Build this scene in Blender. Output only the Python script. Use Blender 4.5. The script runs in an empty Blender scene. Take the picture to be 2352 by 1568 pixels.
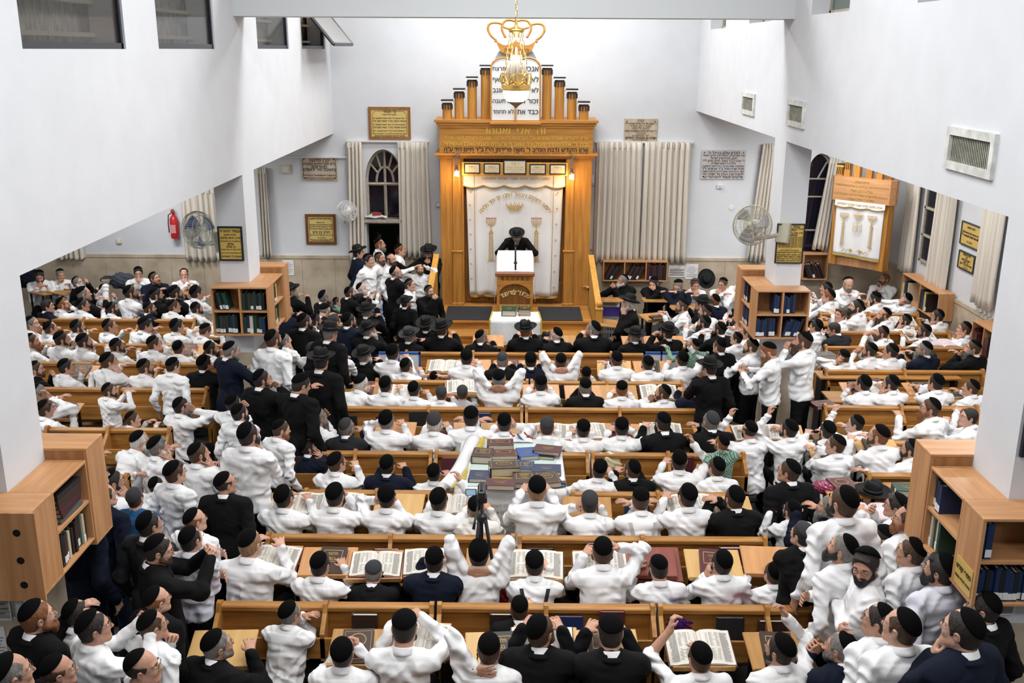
import bpy, bmesh, math, random
import numpy as np
from mathutils import Vector, Matrix, Euler
from mathutils.bvhtree import BVHTree
random.seed(7)
SC = bpy.context.scene
COL = SC.collection
pi = math.pi
R = math.radians

# ------------------------------------------------------------------ camera
F_PX, PITCH, ROLL, YAW, CAM_Z = 2287.4, R(16.3), R(0.31), R(-0.216), 5.2
def make_camera():
    cd = bpy.data.cameras.new('camera')
    cd.sensor_width = 36.0
    cd.lens = F_PX / 2352 * 36.0
    cd.clip_start = 0.1
    cd.clip_end = 100
    cam = bpy.data.objects.new('camera', cd)
    COL.objects.link(cam)
    m = Matrix.Rotation(-YAW, 4, 'Z') @ Matrix.Rotation(pi/2 - PITCH, 4, 'X') @ Matrix.Rotation(ROLL, 4, 'Z')
    cam.matrix_world = Matrix.Translation((0, 0, CAM_Z)) @ m
    SC.camera = cam
    return cam
CAM = make_camera()
CM = CAM.matrix_world.to_3x3()
def ray(px, py):
    return (CM @ Vector(((px - 1176) / F_PX, -(py - 784) / F_PX, -1.0)))
def at(px, py, z):
    d = ray(px, py)
    t = (z - CAM_Z) / d.z
    return Vector((0, 0, CAM_Z)) + d * t
def at_y(px, py, y):
    d = ray(px, py)
    return Vector((0, 0, CAM_Z)) + d * (y / d.y)
def at_x(px, py, x):
    d = ray(px, py)
    return Vector((0, 0, CAM_Z)) + d * (x / d.x)

# ------------------------------------------------------------------ object helpers
def link(name, me, parent=None, mats=None, loc=None, rot=None, mat4=None):
    o = bpy.data.objects.new(name, me)
    COL.objects.link(o)
    if parent is not None:
        o.parent = parent
    if mat4 is not None:
        o.matrix_local = mat4
    else:
        if loc is not None: o.location = loc
        if rot is not None: o.rotation_euler = rot
    if mats and me is not None:
        if not isinstance(mats, (list, tuple)): mats = [mats]
        if len(me.materials) == 0:
            for m in mats: me.materials.append(m)
        else:
            for i, m in enumerate(mats):
                if i < len(me.materials) and me.materials[i] is not m:
                    o.material_slots[i].link = 'OBJECT'
                    o.material_slots[i].material = m
    return o
def tag(o, label, cat, group=None, kind=None):
    o['label'] = label
    o['category'] = cat
    if group: o['group'] = group
    if kind: o['kind'] = kind
    return o
def empty(name, loc=(0, 0, 0), rz=0.0):
    o = bpy.data.objects.new(name, None)
    o.empty_display_size = .05
    COL.objects.link(o)
    o.location = loc
    o.rotation_euler = (0, 0, rz)
    return o
def struct(o):
    o['kind'] = 'structure'
    return o
def copy_tree(o, parent=None):
    c = o.copy()
    COL.objects.link(c)
    if parent is not None: c.parent = parent
    for ch in list(o.children):
        copy_tree(ch, c)
    return c

class MB:
    """collects vertices and faces of one mesh"""
    def __init__(s): s.v, s.f, s.m = [], [], []
    def add(s, vs, fs, mi=0):
        b = len(s.v)
        s.v += [tuple(p) for p in vs]
        s.f += [tuple(b + i for i in f) for f in fs]
        s.m += [mi] * len(fs)
        return s
    def box(s, c, d, rot=None, mi=0):
        x, y, z = d[0]/2, d[1]/2, d[2]/2
        P = [Vector((a*x, b*y, e*z)) for e in (-1, 1) for b in (-1, 1) for a in (-1, 1)]
        if rot is not None: P = [rot @ p for p in P]
        c = Vector(c)
        return s.add([p + c for p in P], [(0,2,3,1),(4,5,7,6),(0,1,5,4),(2,6,7,3),(0,4,6,2),(1,3,7,5)], mi)
    def bb(s, lo, hi, mi=0):
        return s.box([(lo[i]+hi[i])/2 for i in range(3)], [abs(hi[i]-lo[i]) for i in range(3)], None, mi)
    def tube(s, pts, r, n=8, mi=0, closed=False, cap=True):
        pts = [Vector(p) for p in pts]
        rs = r if isinstance(r, (list, tuple)) else [r]*len(pts)
        m = len(pts); vs = []; up = None
        for i, p in enumerate(pts):
            if closed: t = pts[(i+1) % m] - pts[i-1]
            else: t = pts[min(i+1, m-1)] - pts[max(i-1, 0)]
            t.normalize()
            if up is None:
                up = Vector((0, 0, 1)) if abs(t.z) < .9 else Vector((1, 0, 0))
            a = t.cross(up)
            if a.length < 1e-5: a = t.orthogonal()
            a.normalize(); b = a.cross(t).normalized(); up = b
            for k in range(n):
                w = 2*pi*k/n
                vs.append(p + a*(math.cos(w)*rs[i]) + b*(math.sin(w)*rs[i]))
        fs = []
        for i in range(m if closed else m-1):
            j = (i+1) % m
            for k in range(n):
                l = (k+1) % n
                fs.append((i*n+k, i*n+l, j*n+l, j*n+k))
        if cap and not closed:
            fs.append(tuple(range(n-1, -1, -1))); fs.append(tuple((m-1)*n+k for k in range(n)))
        return s.add(vs, fs, mi)
    def lathe(s, prof, n=24, c=(0,0,0), mi=0, sx=1, sy=1, rot=None):
        vs = []; c = Vector(c)
        for r, z in prof:
            for k in range(n):
                w = 2*pi*k/n
                p = Vector((r*math.cos(w)*sx, r*math.sin(w)*sy, z))
                vs.append((rot @ p if rot is not None else p) + c)
        fs = [(i*n+k, i*n+(k+1) % n, (i+1)*n+(k+1) % n, (i+1)*n+k) for i in range(len(prof)-1) for k in range(n)]
        if prof[0][0] > 1e-4: fs.append(tuple(range(n-1, -1, -1)))
        if prof[-1][0] > 1e-4: fs.append(tuple((len(prof)-1)*n+k for k in range(n)))
        return s.add(vs, fs, mi)
    def prism(s, poly, d, ax='y', off=0, mi=0, rot=None, c=(0,0,0)):
        """poly in the plane across axis ax (y: x,z), extruded from off to off+d"""
        n = len(poly); vs = []
        for t in (off, off+d):
            for a, b in poly:
                p = Vector((a, t, b)) if ax == 'y' else (Vector((a, b, t)) if ax == 'z' else Vector((t, a, b)))
                vs.append((rot @ p if rot is not None else p) + Vector(c))
        fs = [tuple(range(n)), tuple(range(2*n-1, n-1, -1))] + [(i, n+i, n+(i+1) % n, (i+1) % n) for i in range(n)]
        return s.add(vs, fs, mi)
    def grid(s, fn, nu, nv, mi=0):
        vs = [fn(i/nu, j/nv) for j in range(nv+1) for i in range(nu+1)]
        fs = [(j*(nu+1)+i, j*(nu+1)+i+1, (j+1)*(nu+1)+i+1, (j+1)*(nu+1)+i) for j in range(nv) for i in range(nu)]
        return s.add(vs, fs, mi)
    def mesh(s, name, smooth=False, bevel=0, fix=True, angle=None):
        me = bpy.data.meshes.new(name)
        me.from_pydata(s.v, [], s.f)
        if any(s.m): me.polygons.foreach_set('material_index', s.m)
        if fix or bevel:
            bm = bmesh.new(); bm.from_mesh(me)
            if fix: bmesh.ops.recalc_face_normals(bm, faces=bm.faces)
            if bevel:
                ed = [e for e in bm.edges if len(e.link_faces) == 2 and e.calc_face_angle(0) > .5]
                bmesh.ops.bevel(bm, geom=ed, offset=bevel, segments=1, affect='EDGES', profile=.5)
            bm.to_mesh(me); bm.free()
        if smooth: me.shade_smooth()
        if angle: me.shade_smooth(); me.set_sharp_from_angle(angle=angle)
        me.update()
        return me
    def obj(s, name, mats, parent=None, loc=None, rot=None, smooth=False, bevel=0, angle=None, nm=1):
        me = s.mesh(name, smooth, bevel, True, angle)
        ms = mats if isinstance(mats, (list, tuple)) else [mats]
        return link(name, me, parent, ms, loc, rot)

# ------------------------------------------------------------------ materials
def mat(name, col, rough=.6, bump=0, bscale=40, var=0, vscale=6, metal=0, spec=.5, sheen=0, emit=None, es=1, stretch=None, trans=0, alpha=1, col2=None, coords='Object', detail=4):
    m = bpy.data.materials.new(name)
    m.use_nodes = True
    nt = m.node_tree; N = nt.nodes; L = nt.links
    b = N['Principled BSDF']
    b.inputs['Base Color'].default_value = (*col, 1)
    b.inputs['Roughness'].default_value = rough
    b.inputs['Metallic'].default_value = metal
    b.inputs['Specular IOR Level'].default_value = spec
    if sheen:
        b.inputs['Sheen Weight'].default_value = sheen
        b.inputs['Sheen Roughness'].default_value = .5
    if trans: b.inputs['Transmission Weight'].default_value = trans
    if alpha < 1: b.inputs['Alpha'].default_value = alpha
    if emit:
        b.inputs['Emission Color'].default_value = (*emit, 1)
        b.inputs['Emission Strength'].default_value = es
    if bump or var or col2:
        tc = N.new('ShaderNodeTexCoord')
        src = tc.outputs[coords]
        if stretch:
            mp = N.new('ShaderNodeMapping'); mp.inputs['Scale'].default_value = stretch
            L.new(src, mp.inputs['Vector']); src = mp.outputs['Vector']
        if var or col2:
            n1 = N.new('ShaderNodeTexNoise'); n1.inputs['Scale'].default_value = vscale; n1.inputs['Detail'].default_value = detail
            L.new(src, n1.inputs['Vector'])
            r = N.new('ShaderNodeValToRGB')
            c2 = col2 if col2 else tuple(max(0, c*(1-var)) for c in col)
            c1 = col if col2 else tuple(min(1, c*(1+var*.6)) for c in col)
            r.color_ramp.elements[0].color = (*c2, 1); r.color_ramp.elements[0].position = .32
            r.color_ramp.elements[1].color = (*c1, 1); r.color_ramp.elements[1].position = .68
            L.new(n1.outputs['Fac'], r.inputs['Fac'])
            L.new(r.outputs['Color'], b.inputs['Base Color'])
        if bump:
            n2 = N.new('ShaderNodeTexNoise'); n2.inputs['Scale'].default_value = bscale; n2.inputs['Detail'].default_value = 3
            L.new(src, n2.inputs['Vector'])
            bp = N.new('ShaderNodeBump'); bp.inputs['Strength'].default_value = bump; bp.inputs['Distance'].default_value = .02
            L.new(n2.outputs['Fac'], bp.inputs['Height']); L.new(bp.outputs['Normal'], b.inputs['Normal'])
    return m
# ------------------------------------------------------------------ implicit shapes -> one continuous mesh
def A(*p): return np.array(p, float)
class Field:
    def __init__(s): s.p = []
    def cone(s, a, b, ra, rb, k=.02, op='u'):
        s.p.append(('c', A(*a), A(*b), ra, rb, k, op)); return s
    def ell(s, c, r, rot=None, k=.02, op='u'):
        s.p.append(('e', A(*c), A(*r), None if rot is None else np.array(rot, float), 0, k, op)); return s
    def cut(s, pt, n, k=.005):
        n = A(*n); n = n/np.linalg.norm(n)
        s.p.append(('p', A(*pt), n, 0, 0, k, 'i')); return s
    def mesh(s, name, res, post=None):
        lo = A(9, 9, 9); hi = -lo
        for q in s.p:
            if q[6] != 'u': continue
            if q[0] == 'c':
                r = max(q[3], q[4])
                lo = np.minimum(lo, np.minimum(q[1], q[2])-r); hi = np.maximum(hi, np.maximum(q[1], q[2])+r)
            else:
                r = q[2].max() if q[3] is not None else q[2]
                lo = np.minimum(lo, q[1]-r); hi = np.maximum(hi, q[1]+r)
        lo -= 3*res; hi += 3*res
        n = np.ceil((hi-lo)/res).astype(int)+1
        V = np.full(n, .09, np.float32)
        ax = [(lo[i]+np.arange(n[i])*res).astype(np.float32) for i in range(3)]
        for q in s.p:
            k = q[5]
            if q[0] == 'p':
                d = (ax[0][:, None, None]-q[1][0])*q[2][0]+(ax[1][None, :, None]-q[1][1])*q[2][1]+(ax[2][None, None, :]-q[1][2])*q[2][2]
                V = np.maximum(V, d); continue
            m = k+2.5*res
            if q[0] == 'c':
                r = max(q[3], q[4])+m
                a0 = np.minimum(q[1], q[2])-r; a1 = np.maximum(q[1], q[2])+r
            else:
                r = (q[2].max() if q[3] is not None else q[2])+m
                a0 = q[1]-r; a1 = q[1]+r
            i0 = np.clip(np.floor((a0-lo)/res).astype(int), 0, n-1); i1 = np.clip(np.ceil((a1-lo)/res).astype(int)+1, 1, n)
            sl = tuple(slice(i0[i], i1[i]) for i in range(3))
            X = ax[0][sl[0]][:, None, None]; Y = ax[1][sl[1]][None, :, None]; Z = ax[2][sl[2]][None, None, :]
            if q[0] == 'c':
                ba = q[2]-q[1]; L2 = max(float(ba@ba), 1e-9)
                x = X-q[1][0]; y = Y-q[1][1]; z = Z-q[1][2]
                t = np.clip((x*ba[0]+y*ba[1]+z*ba[2])/L2, 0, 1)
                d = np.sqrt((x-t*ba[0])**2+(y-t*ba[1])**2+(z-t*ba[2])**2)-(q[3]+(q[4]-q[3])*t)
            else:
                x = X-q[1][0]; y = Y-q[1][1]; z = Z-q[1][2]; ra = q[2]
                if q[3] is not None:
                    M = q[3]
                    x, y, z = (M[0, 0]*x+M[1, 0]*y+M[2, 0]*z, M[0, 1]*x+M[1, 1]*y+M[2, 1]*z, M[0, 2]*x+M[1, 2]*y+M[2, 2]*z)
                k0 = np.sqrt((x/ra[0])**2+(y/ra[1])**2+(z/ra[2])**2)
                k1 = np.sqrt((x/ra[0]**2)**2+(y/ra[1]**2)**2+(z/ra[2]**2)**2)+1e-6
                d = k0*(k0-1)/k1
            W = V[sl]
            if q[6] == 'u':
                h = np.clip(.5+.5*(W-d)/k, 0, 1)
                V[sl] = W+(d-W)*h-k*h*(1-h)
            elif q[6] == 's':
                h = np.clip(.5-.5*(W+d)/k, 0, 1)
                V[sl] = W+(-d-W)*h+k*h*(1-h)
        return nets(name, V, lo, res, post)
def nets(name, V, lo, res, post=None):
    S = V < 0
    S[0], S[-1], S[:, 0], S[:, -1], S[:, :, 0], S[:, :, -1] = False, False, False, False, False, False
    V = np.where(S, V, np.maximum(V, 1e-5))
    c8 = [(i, j, k) for i in (0, 1) for j in (0, 1) for k in (0, 1)]
    n = np.array(S.shape)
    cnt = np.zeros(n-1, np.int8)
    for i, j, k in c8: cnt += S[i:n[0]-1+i, j:n[1]-1+j, k:n[2]-1+k]
    I = np.argwhere((cnt > 0) & (cnt < 8))
    val = np.stack([V[I[:, 0]+i, I[:, 1]+j, I[:, 2]+k] for i, j, k in c8], 1)
    acc = np.zeros((len(I), 3)); num = np.zeros(len(I))
    C = np.array(c8, float)
    for a in range(8):
        for b in range(a+1, 8):
            if np.abs(C[a]-C[b]).sum() != 1: continue
            va, vb = val[:, a], val[:, b]
            m = (va < 0) != (vb < 0)
            t = np.where(m, va/np.where(m, va-vb, 1), 0)
            acc += np.where(m[:, None], C[a]+t[:, None]*(C[b]-C[a]), 0); num += m
    P = lo+(I+acc/num[:, None])*res
    idx = np.full(n-1, -1, np.int32); idx[I[:, 0], I[:, 1], I[:, 2]] = np.arange(len(I))
    Q = []
    for d in range(3):
        u, w = (d+1) % 3, (d+2) % 3
        s0 = [slice(1, -1)]*3; s1 = [slice(1, -1)]*3
        s0[d] = slice(0, -1); s1[d] = slice(1, None)
        s0, s1 = tuple(s0), tuple(s1)
        a, b = S[s0], S[s1]
        E = np.argwhere(a != b)
        inside = a[E[:, 0], E[:, 1], E[:, 2]]
        off = np.array([1, 1, 1]); off[d] = 0
        E = E+off
        eu = np.zeros(3, int); eu[u] = 1
        ew = np.zeros(3, int); ew[w] = 1
        g = lambda e: idx[e[:, 0], e[:, 1], e[:, 2]]
        q = np.stack([g(E-eu-ew), g(E-ew), g(E), g(E-eu)], 1)
        q[~inside] = q[~inside][:, ::-1]
        Q.append(q)
    Q = np.concatenate(Q)
    Q = Q[(Q >= 0).all(1)]
    # one light smoothing pass
    nb = np.zeros_like(P); k = np.zeros(len(P))
    for a in range(4):
        np.add.at(nb, Q[:, a], P[Q[:, (a+1) % 4]]); np.add.at(k, Q[:, a], 1)
    P = P*.5+.5*nb/np.maximum(k, 1)[:, None]
    if post is not None: P = post(P, Q)
    return np_mesh(name, P, Q)
def np_mesh(name, P, Q):
    me = bpy.data.meshes.new(name)
    nq = len(Q)
    me.vertices.add(len(P)); me.vertices.foreach_set('co', P.astype(np.float32).ravel())
    me.loops.add(nq*4); me.loops.foreach_set('vertex_index', Q.astype(np.int32).ravel())
    me.polygons.add(nq)
    me.polygons.foreach_set('loop_start', np.arange(0, nq*4, 4, dtype=np.int32))
    me.update(calc_edges=True)
    me.shade_smooth()
    return me
def vnormals(P, Q):
    fn = np.cross(P[Q[:, 2]]-P[Q[:, 0]], P[Q[:, 3]]-P[Q[:, 1]])
    N = np.zeros_like(P)
    for a in range(4): np.add.at(N, Q[:, a], fn)
    return N/(np.linalg.norm(N, axis=1)[:, None]+1e-12)
def wrinkle(amp, seed, P0, T, jacket):
    rng = np.random.RandomState(seed)
    ph = rng.rand(16)*6.28
    def f(P, Q):
        N = vnormals(P, Q)
        r = (P-P0)@T
        x, y, z = r[:, 0], r[:, 1], r[:, 2]
        wx = x+.03*np.sin(17*z+ph[0])+.02*np.sin(29*y+ph[1]); wz = z+.04*np.sin(11*x+ph[2])+.02*np.sin(23*y+ph[3])
        rid = lambda v: 1-np.abs(np.sin(v))*1.6
        low = np.clip((.34-z)/.2, .15, 1)
        h = 0*x
        h += rid(32*wz+17*np.abs(wx)+ph[4])*np.clip(np.sin(9*x+7*z+ph[5])+.35, 0, 1)*low
        h += .8*rid(34*wx-16*wz+ph[6])*np.clip(np.sin(11*z-8*x+ph[7])+.1, 0, 1)
        h += .5*np.sin(75*wz+40*wx+ph[8])*np.clip(np.sin(15*x+12*y+ph[9]), 0, 1)
        h += .9*rid(26*wx+30*wz+ph[10])*np.clip((np.abs(x)-.15)/.08, 0, 1)
        d = amp*h
        back = np.clip(-N@T[:, 1]*2-.3, 0, 1)
        if not jacket:
            d += back*.0045*np.exp(-(np.abs(x)/.014)**4)*np.clip((z-.12)/.15, 0, 1)*(z < .375)
            d += .006*back*np.where(np.abs(x) < .19, np.clip((z-.372)/.012, -.15, 1), 0)*(z > .2)*(z < .46)
        else:
            d += -back*.004*np.exp(-(np.abs(x)/.007)**2)*(z < .42)
        return P+N*d[:, None]
    return f

# ------------------------------------------------------------------ people
def rx(a): c, s = math.cos(a), math.sin(a); return np.array([[1, 0, 0], [0, c, -s], [0, s, c]])
def ry(a): c, s = math.cos(a), math.sin(a); return np.array([[c, 0, s], [0, 1, 0], [-s, 0, c]])
def rz(a): c, s = math.cos(a), math.sin(a); return np.array([[c, -s, 0], [s, c, 0], [0, 0, 1]])
def unit(v): return v/(np.linalg.norm(v)+1e-9)
def ik(S, W, l1, l2, pole):
    d = W-S; L = np.linalg.norm(d)
    if L > (l1+l2)*.985:
        W = S+d/L*(l1+l2)*.985; d = W-S; L = np.linalg.norm(d)
    if L < .09:
        W = S+unit(d)*.09; d = W-S; L = .09
    a = (l1*l1-l2*l2+L*L)/(2*L)
    h = math.sqrt(max(l1*l1-a*a, 1e-6))
    u = d/L
    p = pole-u*(pole@u); p = unit(p)
    return S+u*a+p*h, W
#  arm presets: side s=+1 right; returns wrist, pole, hand direction, palm normal, curl
def arm_target(code, s, sk):
    H, Rh, P, T = sk['H'], sk['Rh'], sk['P'], sk['T']
    hd = lambda x, y, z: H+Rh@A(s*x, y, z)
    bd = lambda x, y, z: P+T@A(s*x, y, z)
    ab = lambda x, y, z: P+sk['Tz']@A(s*x, y, z)
    dn = A(s*.5, -.2, -1.)
    fw = sk['Tz']@A(0, 1, 0); rt = sk['Tz']@A(s, 0, 0); up = A(0, 0, 1.)
    if code == 'd': return ab(.13, .39, .465), rt*.45-up-fw*.25, unit(fw*.8-rt*.5), -up, .35
    if code == 'r': return ab(-.05, .38, .485), rt*.7-up*.7-fw*.1, unit(-rt+fw*.25), -up, .3
    if code == 'c': return hd(.02, .105, -.20), rt*.4-up+fw*.3, unit(up*.9-rt*.35), unit(-fw*.6-rt*.5), .95
    if code == 'k': return hd(.085, .085, -.17), rt*.5-up+fw*.3, unit(up+0*fw-.2*rt), -rt, .55
    if code == 'm': return hd(.045, .17, -.13), rt*.5-up, unit(up*.5-rt*.8), -fw, .8
    if code == 'f': return hd(.09, .135, -.06), rt*.6-up*.8, unit(up*.7-rt*.8), -fw, .45
    if code == 'b': return hd(.10, -.10, -.08), rt*.8+up*.25+fw*.6, unit(-rt*.9+up*.4-fw*.1), fw, .3
    if code == 't': return hd(.13, .02, .03), rt*.9+fw*.6-up*.2, unit(-rt*.8+up*.8), -up, .25
    if code == 'n': return hd(.07, -.12, -.17), rt*.8-up*.3+fw*.4, unit(-rt*.8+up*.4), fw, .35
    if code == 'e': return hd(.115, .06, -.06), rt*.8-up*.6+fw*.4, unit(up*.8-fw*.3), -rt, .45
    if code == 'x': return bd(-.115, .165, .22 if s > 0 else .26), rt*.8-up*.8, unit(-rt*.9-fw*.25+up*.1), -fw, .5
    if code == 'l': return ab(.09, .26, .10), rt*.7-up*.3-fw*.4, unit(fw*.7-rt*.5), -up, .4
    if code == 'h': return ab(.27, .05, -.06), rt*.2-fw, unit(-up+fw*.15), -rt, .35
    if code == 'u': return ab(.16, .34, .72), rt*.6-up*.6, unit(up*.8+fw*.4), -rt, .7
    if code == 's': return ab(.60, .16, .44), -up-fw*.2, unit(rt*.9+fw*.3), -up, .3
    if code == 'o': return ab(.11, .34, .30), rt*.8-up*.6, unit(fw*.5-rt*.6+up*.3), unit(up-rt*.2), .7
    if code == 'p': return ab(.30, .46, .50), rt*.3-up, unit(fw*.8+rt*.2), -up, .4
    if code == 'g': return ab(.05, .38, .50), rt*.6-up*.8-fw*.1, unit(up*.5-rt*.6+fw*.4), unit(-rt-fw*.2), .9
    if code == 'w': return ab(.07, .44, .50), rt*.9-up*.5, unit(fw*.6-rt*.6), unit(-up), .6
    if code == 'z': return bd(.10, -.17, .02), rt-fw*.4, unit(-rt-up*.2), fw, .4
    if code == 'q': return ab(.15, .40, .10), rt*.9-up*.25-fw*.3, unit(fw*.6-rt*.7), -up, .35
    return ab(.12, .38, .40), dn, fw, -up, .4
def skeleton(q):
    zp = .50 if q['sit'] else .96
    P = A(0, 0, zp)
    lean, side, tw = q.get('lean', 12), q.get('side', 0), q.get('tw', 0)
    Tz = rz(-R(tw))
    T = Tz@ry(R(side))@rx(-R(lean))
    NB = P+T@A(0, -.012, .515)
    Rh = rz(-R(q.get('hy', 0)))@rx(R(q.get('hp', 5)))@ry(R(q.get('hr', 0)))
    nk = Tz@ry(R(side*.5))@rx(-R(lean*.6+4))
    H = NB+nk@A(0, .014, .042)+Rh@A(0, .014, .072)
    sk = dict(P=P, T=T, Tz=Tz, NB=NB, H=H, Rh=Rh, nk=nk)
    for s, key in ((-1, 'L'), (1, 'R')):
        S = P+T@A(s*.185, -.005, .435)
        W, pole, hdir, nrm, curl = arm_target(q.get(key, 'd'), s, sk)
        E, W = ik(S, W, .295, .255, pole)
        f = unit(W-E)
        hdir = unit(hdir*.75+f*.5)
        sk[key] = dict(S=S, E=E, W=W, dir=hdir, n=unit(nrm-hdir*(nrm@hdir)), curl=curl, s=s)
    return sk
def hand(F, a):
    W, d, n, s, c = a['W'], a['dir'], a['n'], a['s'], a['curl']
    t = np.cross(d, n)*s              # towards the thumb
    if np.linalg.norm(t) < .1: t = A(0, 0, 1)
    t = unit(t)
    # palm
    for o in (-.022, -.007, .008, .022):
        F.cone(W+d*.012+t*o*.7, W+d*.082+t*o*1.25, .0155, .0125, .012)
    ln = (.060, .072, .078, .070)
    for i, o in enumerate((-.0315, -.0105, .0105, .0305)):
        b = W+d*.086+t*o
        a1, a2 = c*1.15, c*2.3
        d1 = d*math.cos(a1)+n*math.sin(a1); d2 = d*math.cos(a2)+n*math.sin(a2)
        spread = t*o*.9
        m = b+d1*ln[i]*.5+spread*.3
        F.cone(b, m, .0098, .0088, .006)
        F.cone(m, m+d2*ln[i]*.5, .0088, .0072, .005)
    tb = W+d*.03+t*.026
    td = unit(d*.65+t*.75+n*.35*(.4+c))
    tm = tb+td*.036
    F.cone(tb, tm, .0135, .0105, .01)
    F.cone(tm, tm+unit(d*.9+t*.15+n*.35)*.034, .0105, .0085, .005)
HS = .94   # head size
def head_field(F, H, M, k=.012):
    q = HS
    X = lambda x, y, z: H+M@A(x*q, y*q, z*q)
    F0 = F
    class G:
        def ell(s, c, r, rot=None, k=.02, op='u'): F0.ell(c, tuple(v*q for v in r), rot, k, op)
        def cone(s, a, b, ra, rb, k=.02, op='u'): F0.cone(a, b, ra*q, rb*q, k, op)
    F = G()
    F.ell(X(0, -.012, .040), (.0775, .099, .090), M, .02)
    F.ell(X(0, .030, -.02), (.062, .066, .080), M, .03)
    F.cone(X(0, .045, -.075), X(0, .068, -.088), .036, .026, .03)
    for s in (-1, 1):
        F.cone(X(s*.052, .0, -.05), X(s*.02, .066, -.088), .022, .022, .025)   # jaw line
        F.ell(X(s*.034, .068, -.022), (.022, .018, .02), M, .02)                # cheek bone
        F.ell(X(s*.080, -.006, -.004), (.010, .021, .033), M@ry(s*.22)@rx(-.15), .008)  # ear
        F.ell(X(s*.086, .0, .0), (.007, .010, .016), M, .006, 's')
        F.cone(X(s*.012, .086, .036), X(s*.050, .072, .034), .010, .009, .012)  # brow
        F.ell(X(s*.032, .094, .014), (.016, .014, .011), M, .008, 's')          # eye socket
    F.cone(X(0, .088, .024), X(0, .112, -.020), .008, .0125, .010)
    for s in (-1, 1): F.ell(X(s*.012, .100, -.022), (.009, .010, .008), M, .006)
    F.cone(X(-.018, .085, -.052), X(.018, .085, -.052), .009, .009, .010)       # lips
    F.cone(X(-.02, .096, -.0525), X(.02, .096, -.0525), .003, .003, .004, 's')
def body_mesh(q, sk, res):
    F = Field()
    H, M, NB, P, T = sk['H'], sk['Rh'], sk['NB'], sk['P'], sk['T']
    F.cone(P, NB, .05, .05, .03)
    for a in (sk['L'], sk['R']):
        F.cone(NB+T@A(0, 0, -.08), a['S'], .04, .035, .03)
        F.cone(a['S'], a['E'], .036, .033, .02)
        bare = q.get('sl') == 's'
        F.cone(a['E'], a['W'], .044 if bare else .034, .027 if bare else .026, .02)
        F.cone(a['W'], a['W']+a['dir']*.03, .026, .02, .02)
        hand(F, a)
    F.cone(NB+T@A(0, 0, -.03), H+M@A(0, -.022, -.045), .060, .054, .03)
    head_field(F, H, M)
    return F.mesh('person_body', res)
def cloth_mesh(q, sk, res, inf, jacket, seed, amp):
    F = Field(); P, T = sk['P'], sk['T']
    X = lambda x, y, z: P+T@A(x, y, z)
    g = q.get('g', 1.0)
    F.ell(X(0, .012, .29), (.168*g+inf, .112*g+inf, .225+inf), T, .05)
    F.ell(X(0, .025+.03*(g-1), .11), (.160*g+inf, .118*g*g+inf, .20+inf), T, .06)
    F.cone(X(-.10, -.012, .415), X(.10, -.012, .415), .078+inf, .078+inf, .05)
    F.ell(X(0, -.055, .33), (.13+inf, .06+inf, .15+inf), T, .05)
    for s in (-1, 1): F.cone(X(0, -.016, .492), X(s*.165, -.008, .430), .060+inf, .064+inf, .03)
    if q['sit']: F.ell(X(0, -.01, .0), (.178*g+inf, .13*g+inf, .14), T, .06)
    else:
        F.ell(X(0, 0, -.03), (.168*g+inf, .12*g+inf, .14), T, .06)
        if jacket: F.cone(P+A(0, 0, -.05), P+A(0, 0, -.20), .15*g+inf, .165*g+inf, .08)
    for a in (sk['L'], sk['R']):
        S, E, W = a['S'], a['E'], a['W']
        F.cone(S, E, .062+inf, .050+inf, .035)
        if q.get('sl') == 's':
            F.cone(E, E+(W-E)*.18, .052+inf, .050+inf, .02)
        else:
            e = E+(W-E)*.97
            F.cone(E, e, .050+inf, .037+inf*.8, .03)
            if not jacket: F.cone(E+(W-E)*.82, e, .040, .040, .012)
    if not q['sit']:
        F.cut(P+A(0, 0, -.30 if jacket else -.06), (0, 0, -1))
    else: F.cut(P+A(0, 0, -.10 if jacket else -.05), (0, .15, -1))
    return F.mesh('jacket' if jacket else 'shirt', res, wrinkle(amp, seed, P, T, jacket))
def trousers_mesh(sit):
    F = Field()
    if sit:
        F.ell((0, -.01, .50), (.165, .125, .12), None, .05)
        for s in (-1, 1):
            F.cone((s*.085, .0, .50), (s*.12, .42, .49), .082, .062, .05)
            F.cone((s*.12, .42, .48), (s*.12, .40, .10), .060, .050, .04)
            F.cone((s*.12, .36, .05), (s*.13, .49, .045), .052, .045, .03)
        F.cut((0, 0, .0), (0, 0, -1))
    else:
        F.ell((0, 0, .91), (.146, .100, .11), None, .05)
        for s in (-1, 1):
            F.cone((s*.080, .0, .86), (s*.10, .01, .50), .080, .062, .05)
            F.cone((s*.10, .01, .50), (s*.11, -.01, .10), .062, .052, .03)
            F.cone((s*.11, -.03, .05), (s*.12, .14, .045), .052, .045, .03)
        F.cut((0, 0, .0), (0, 0, -1))
    return F.mesh('trousers', .022)
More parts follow.
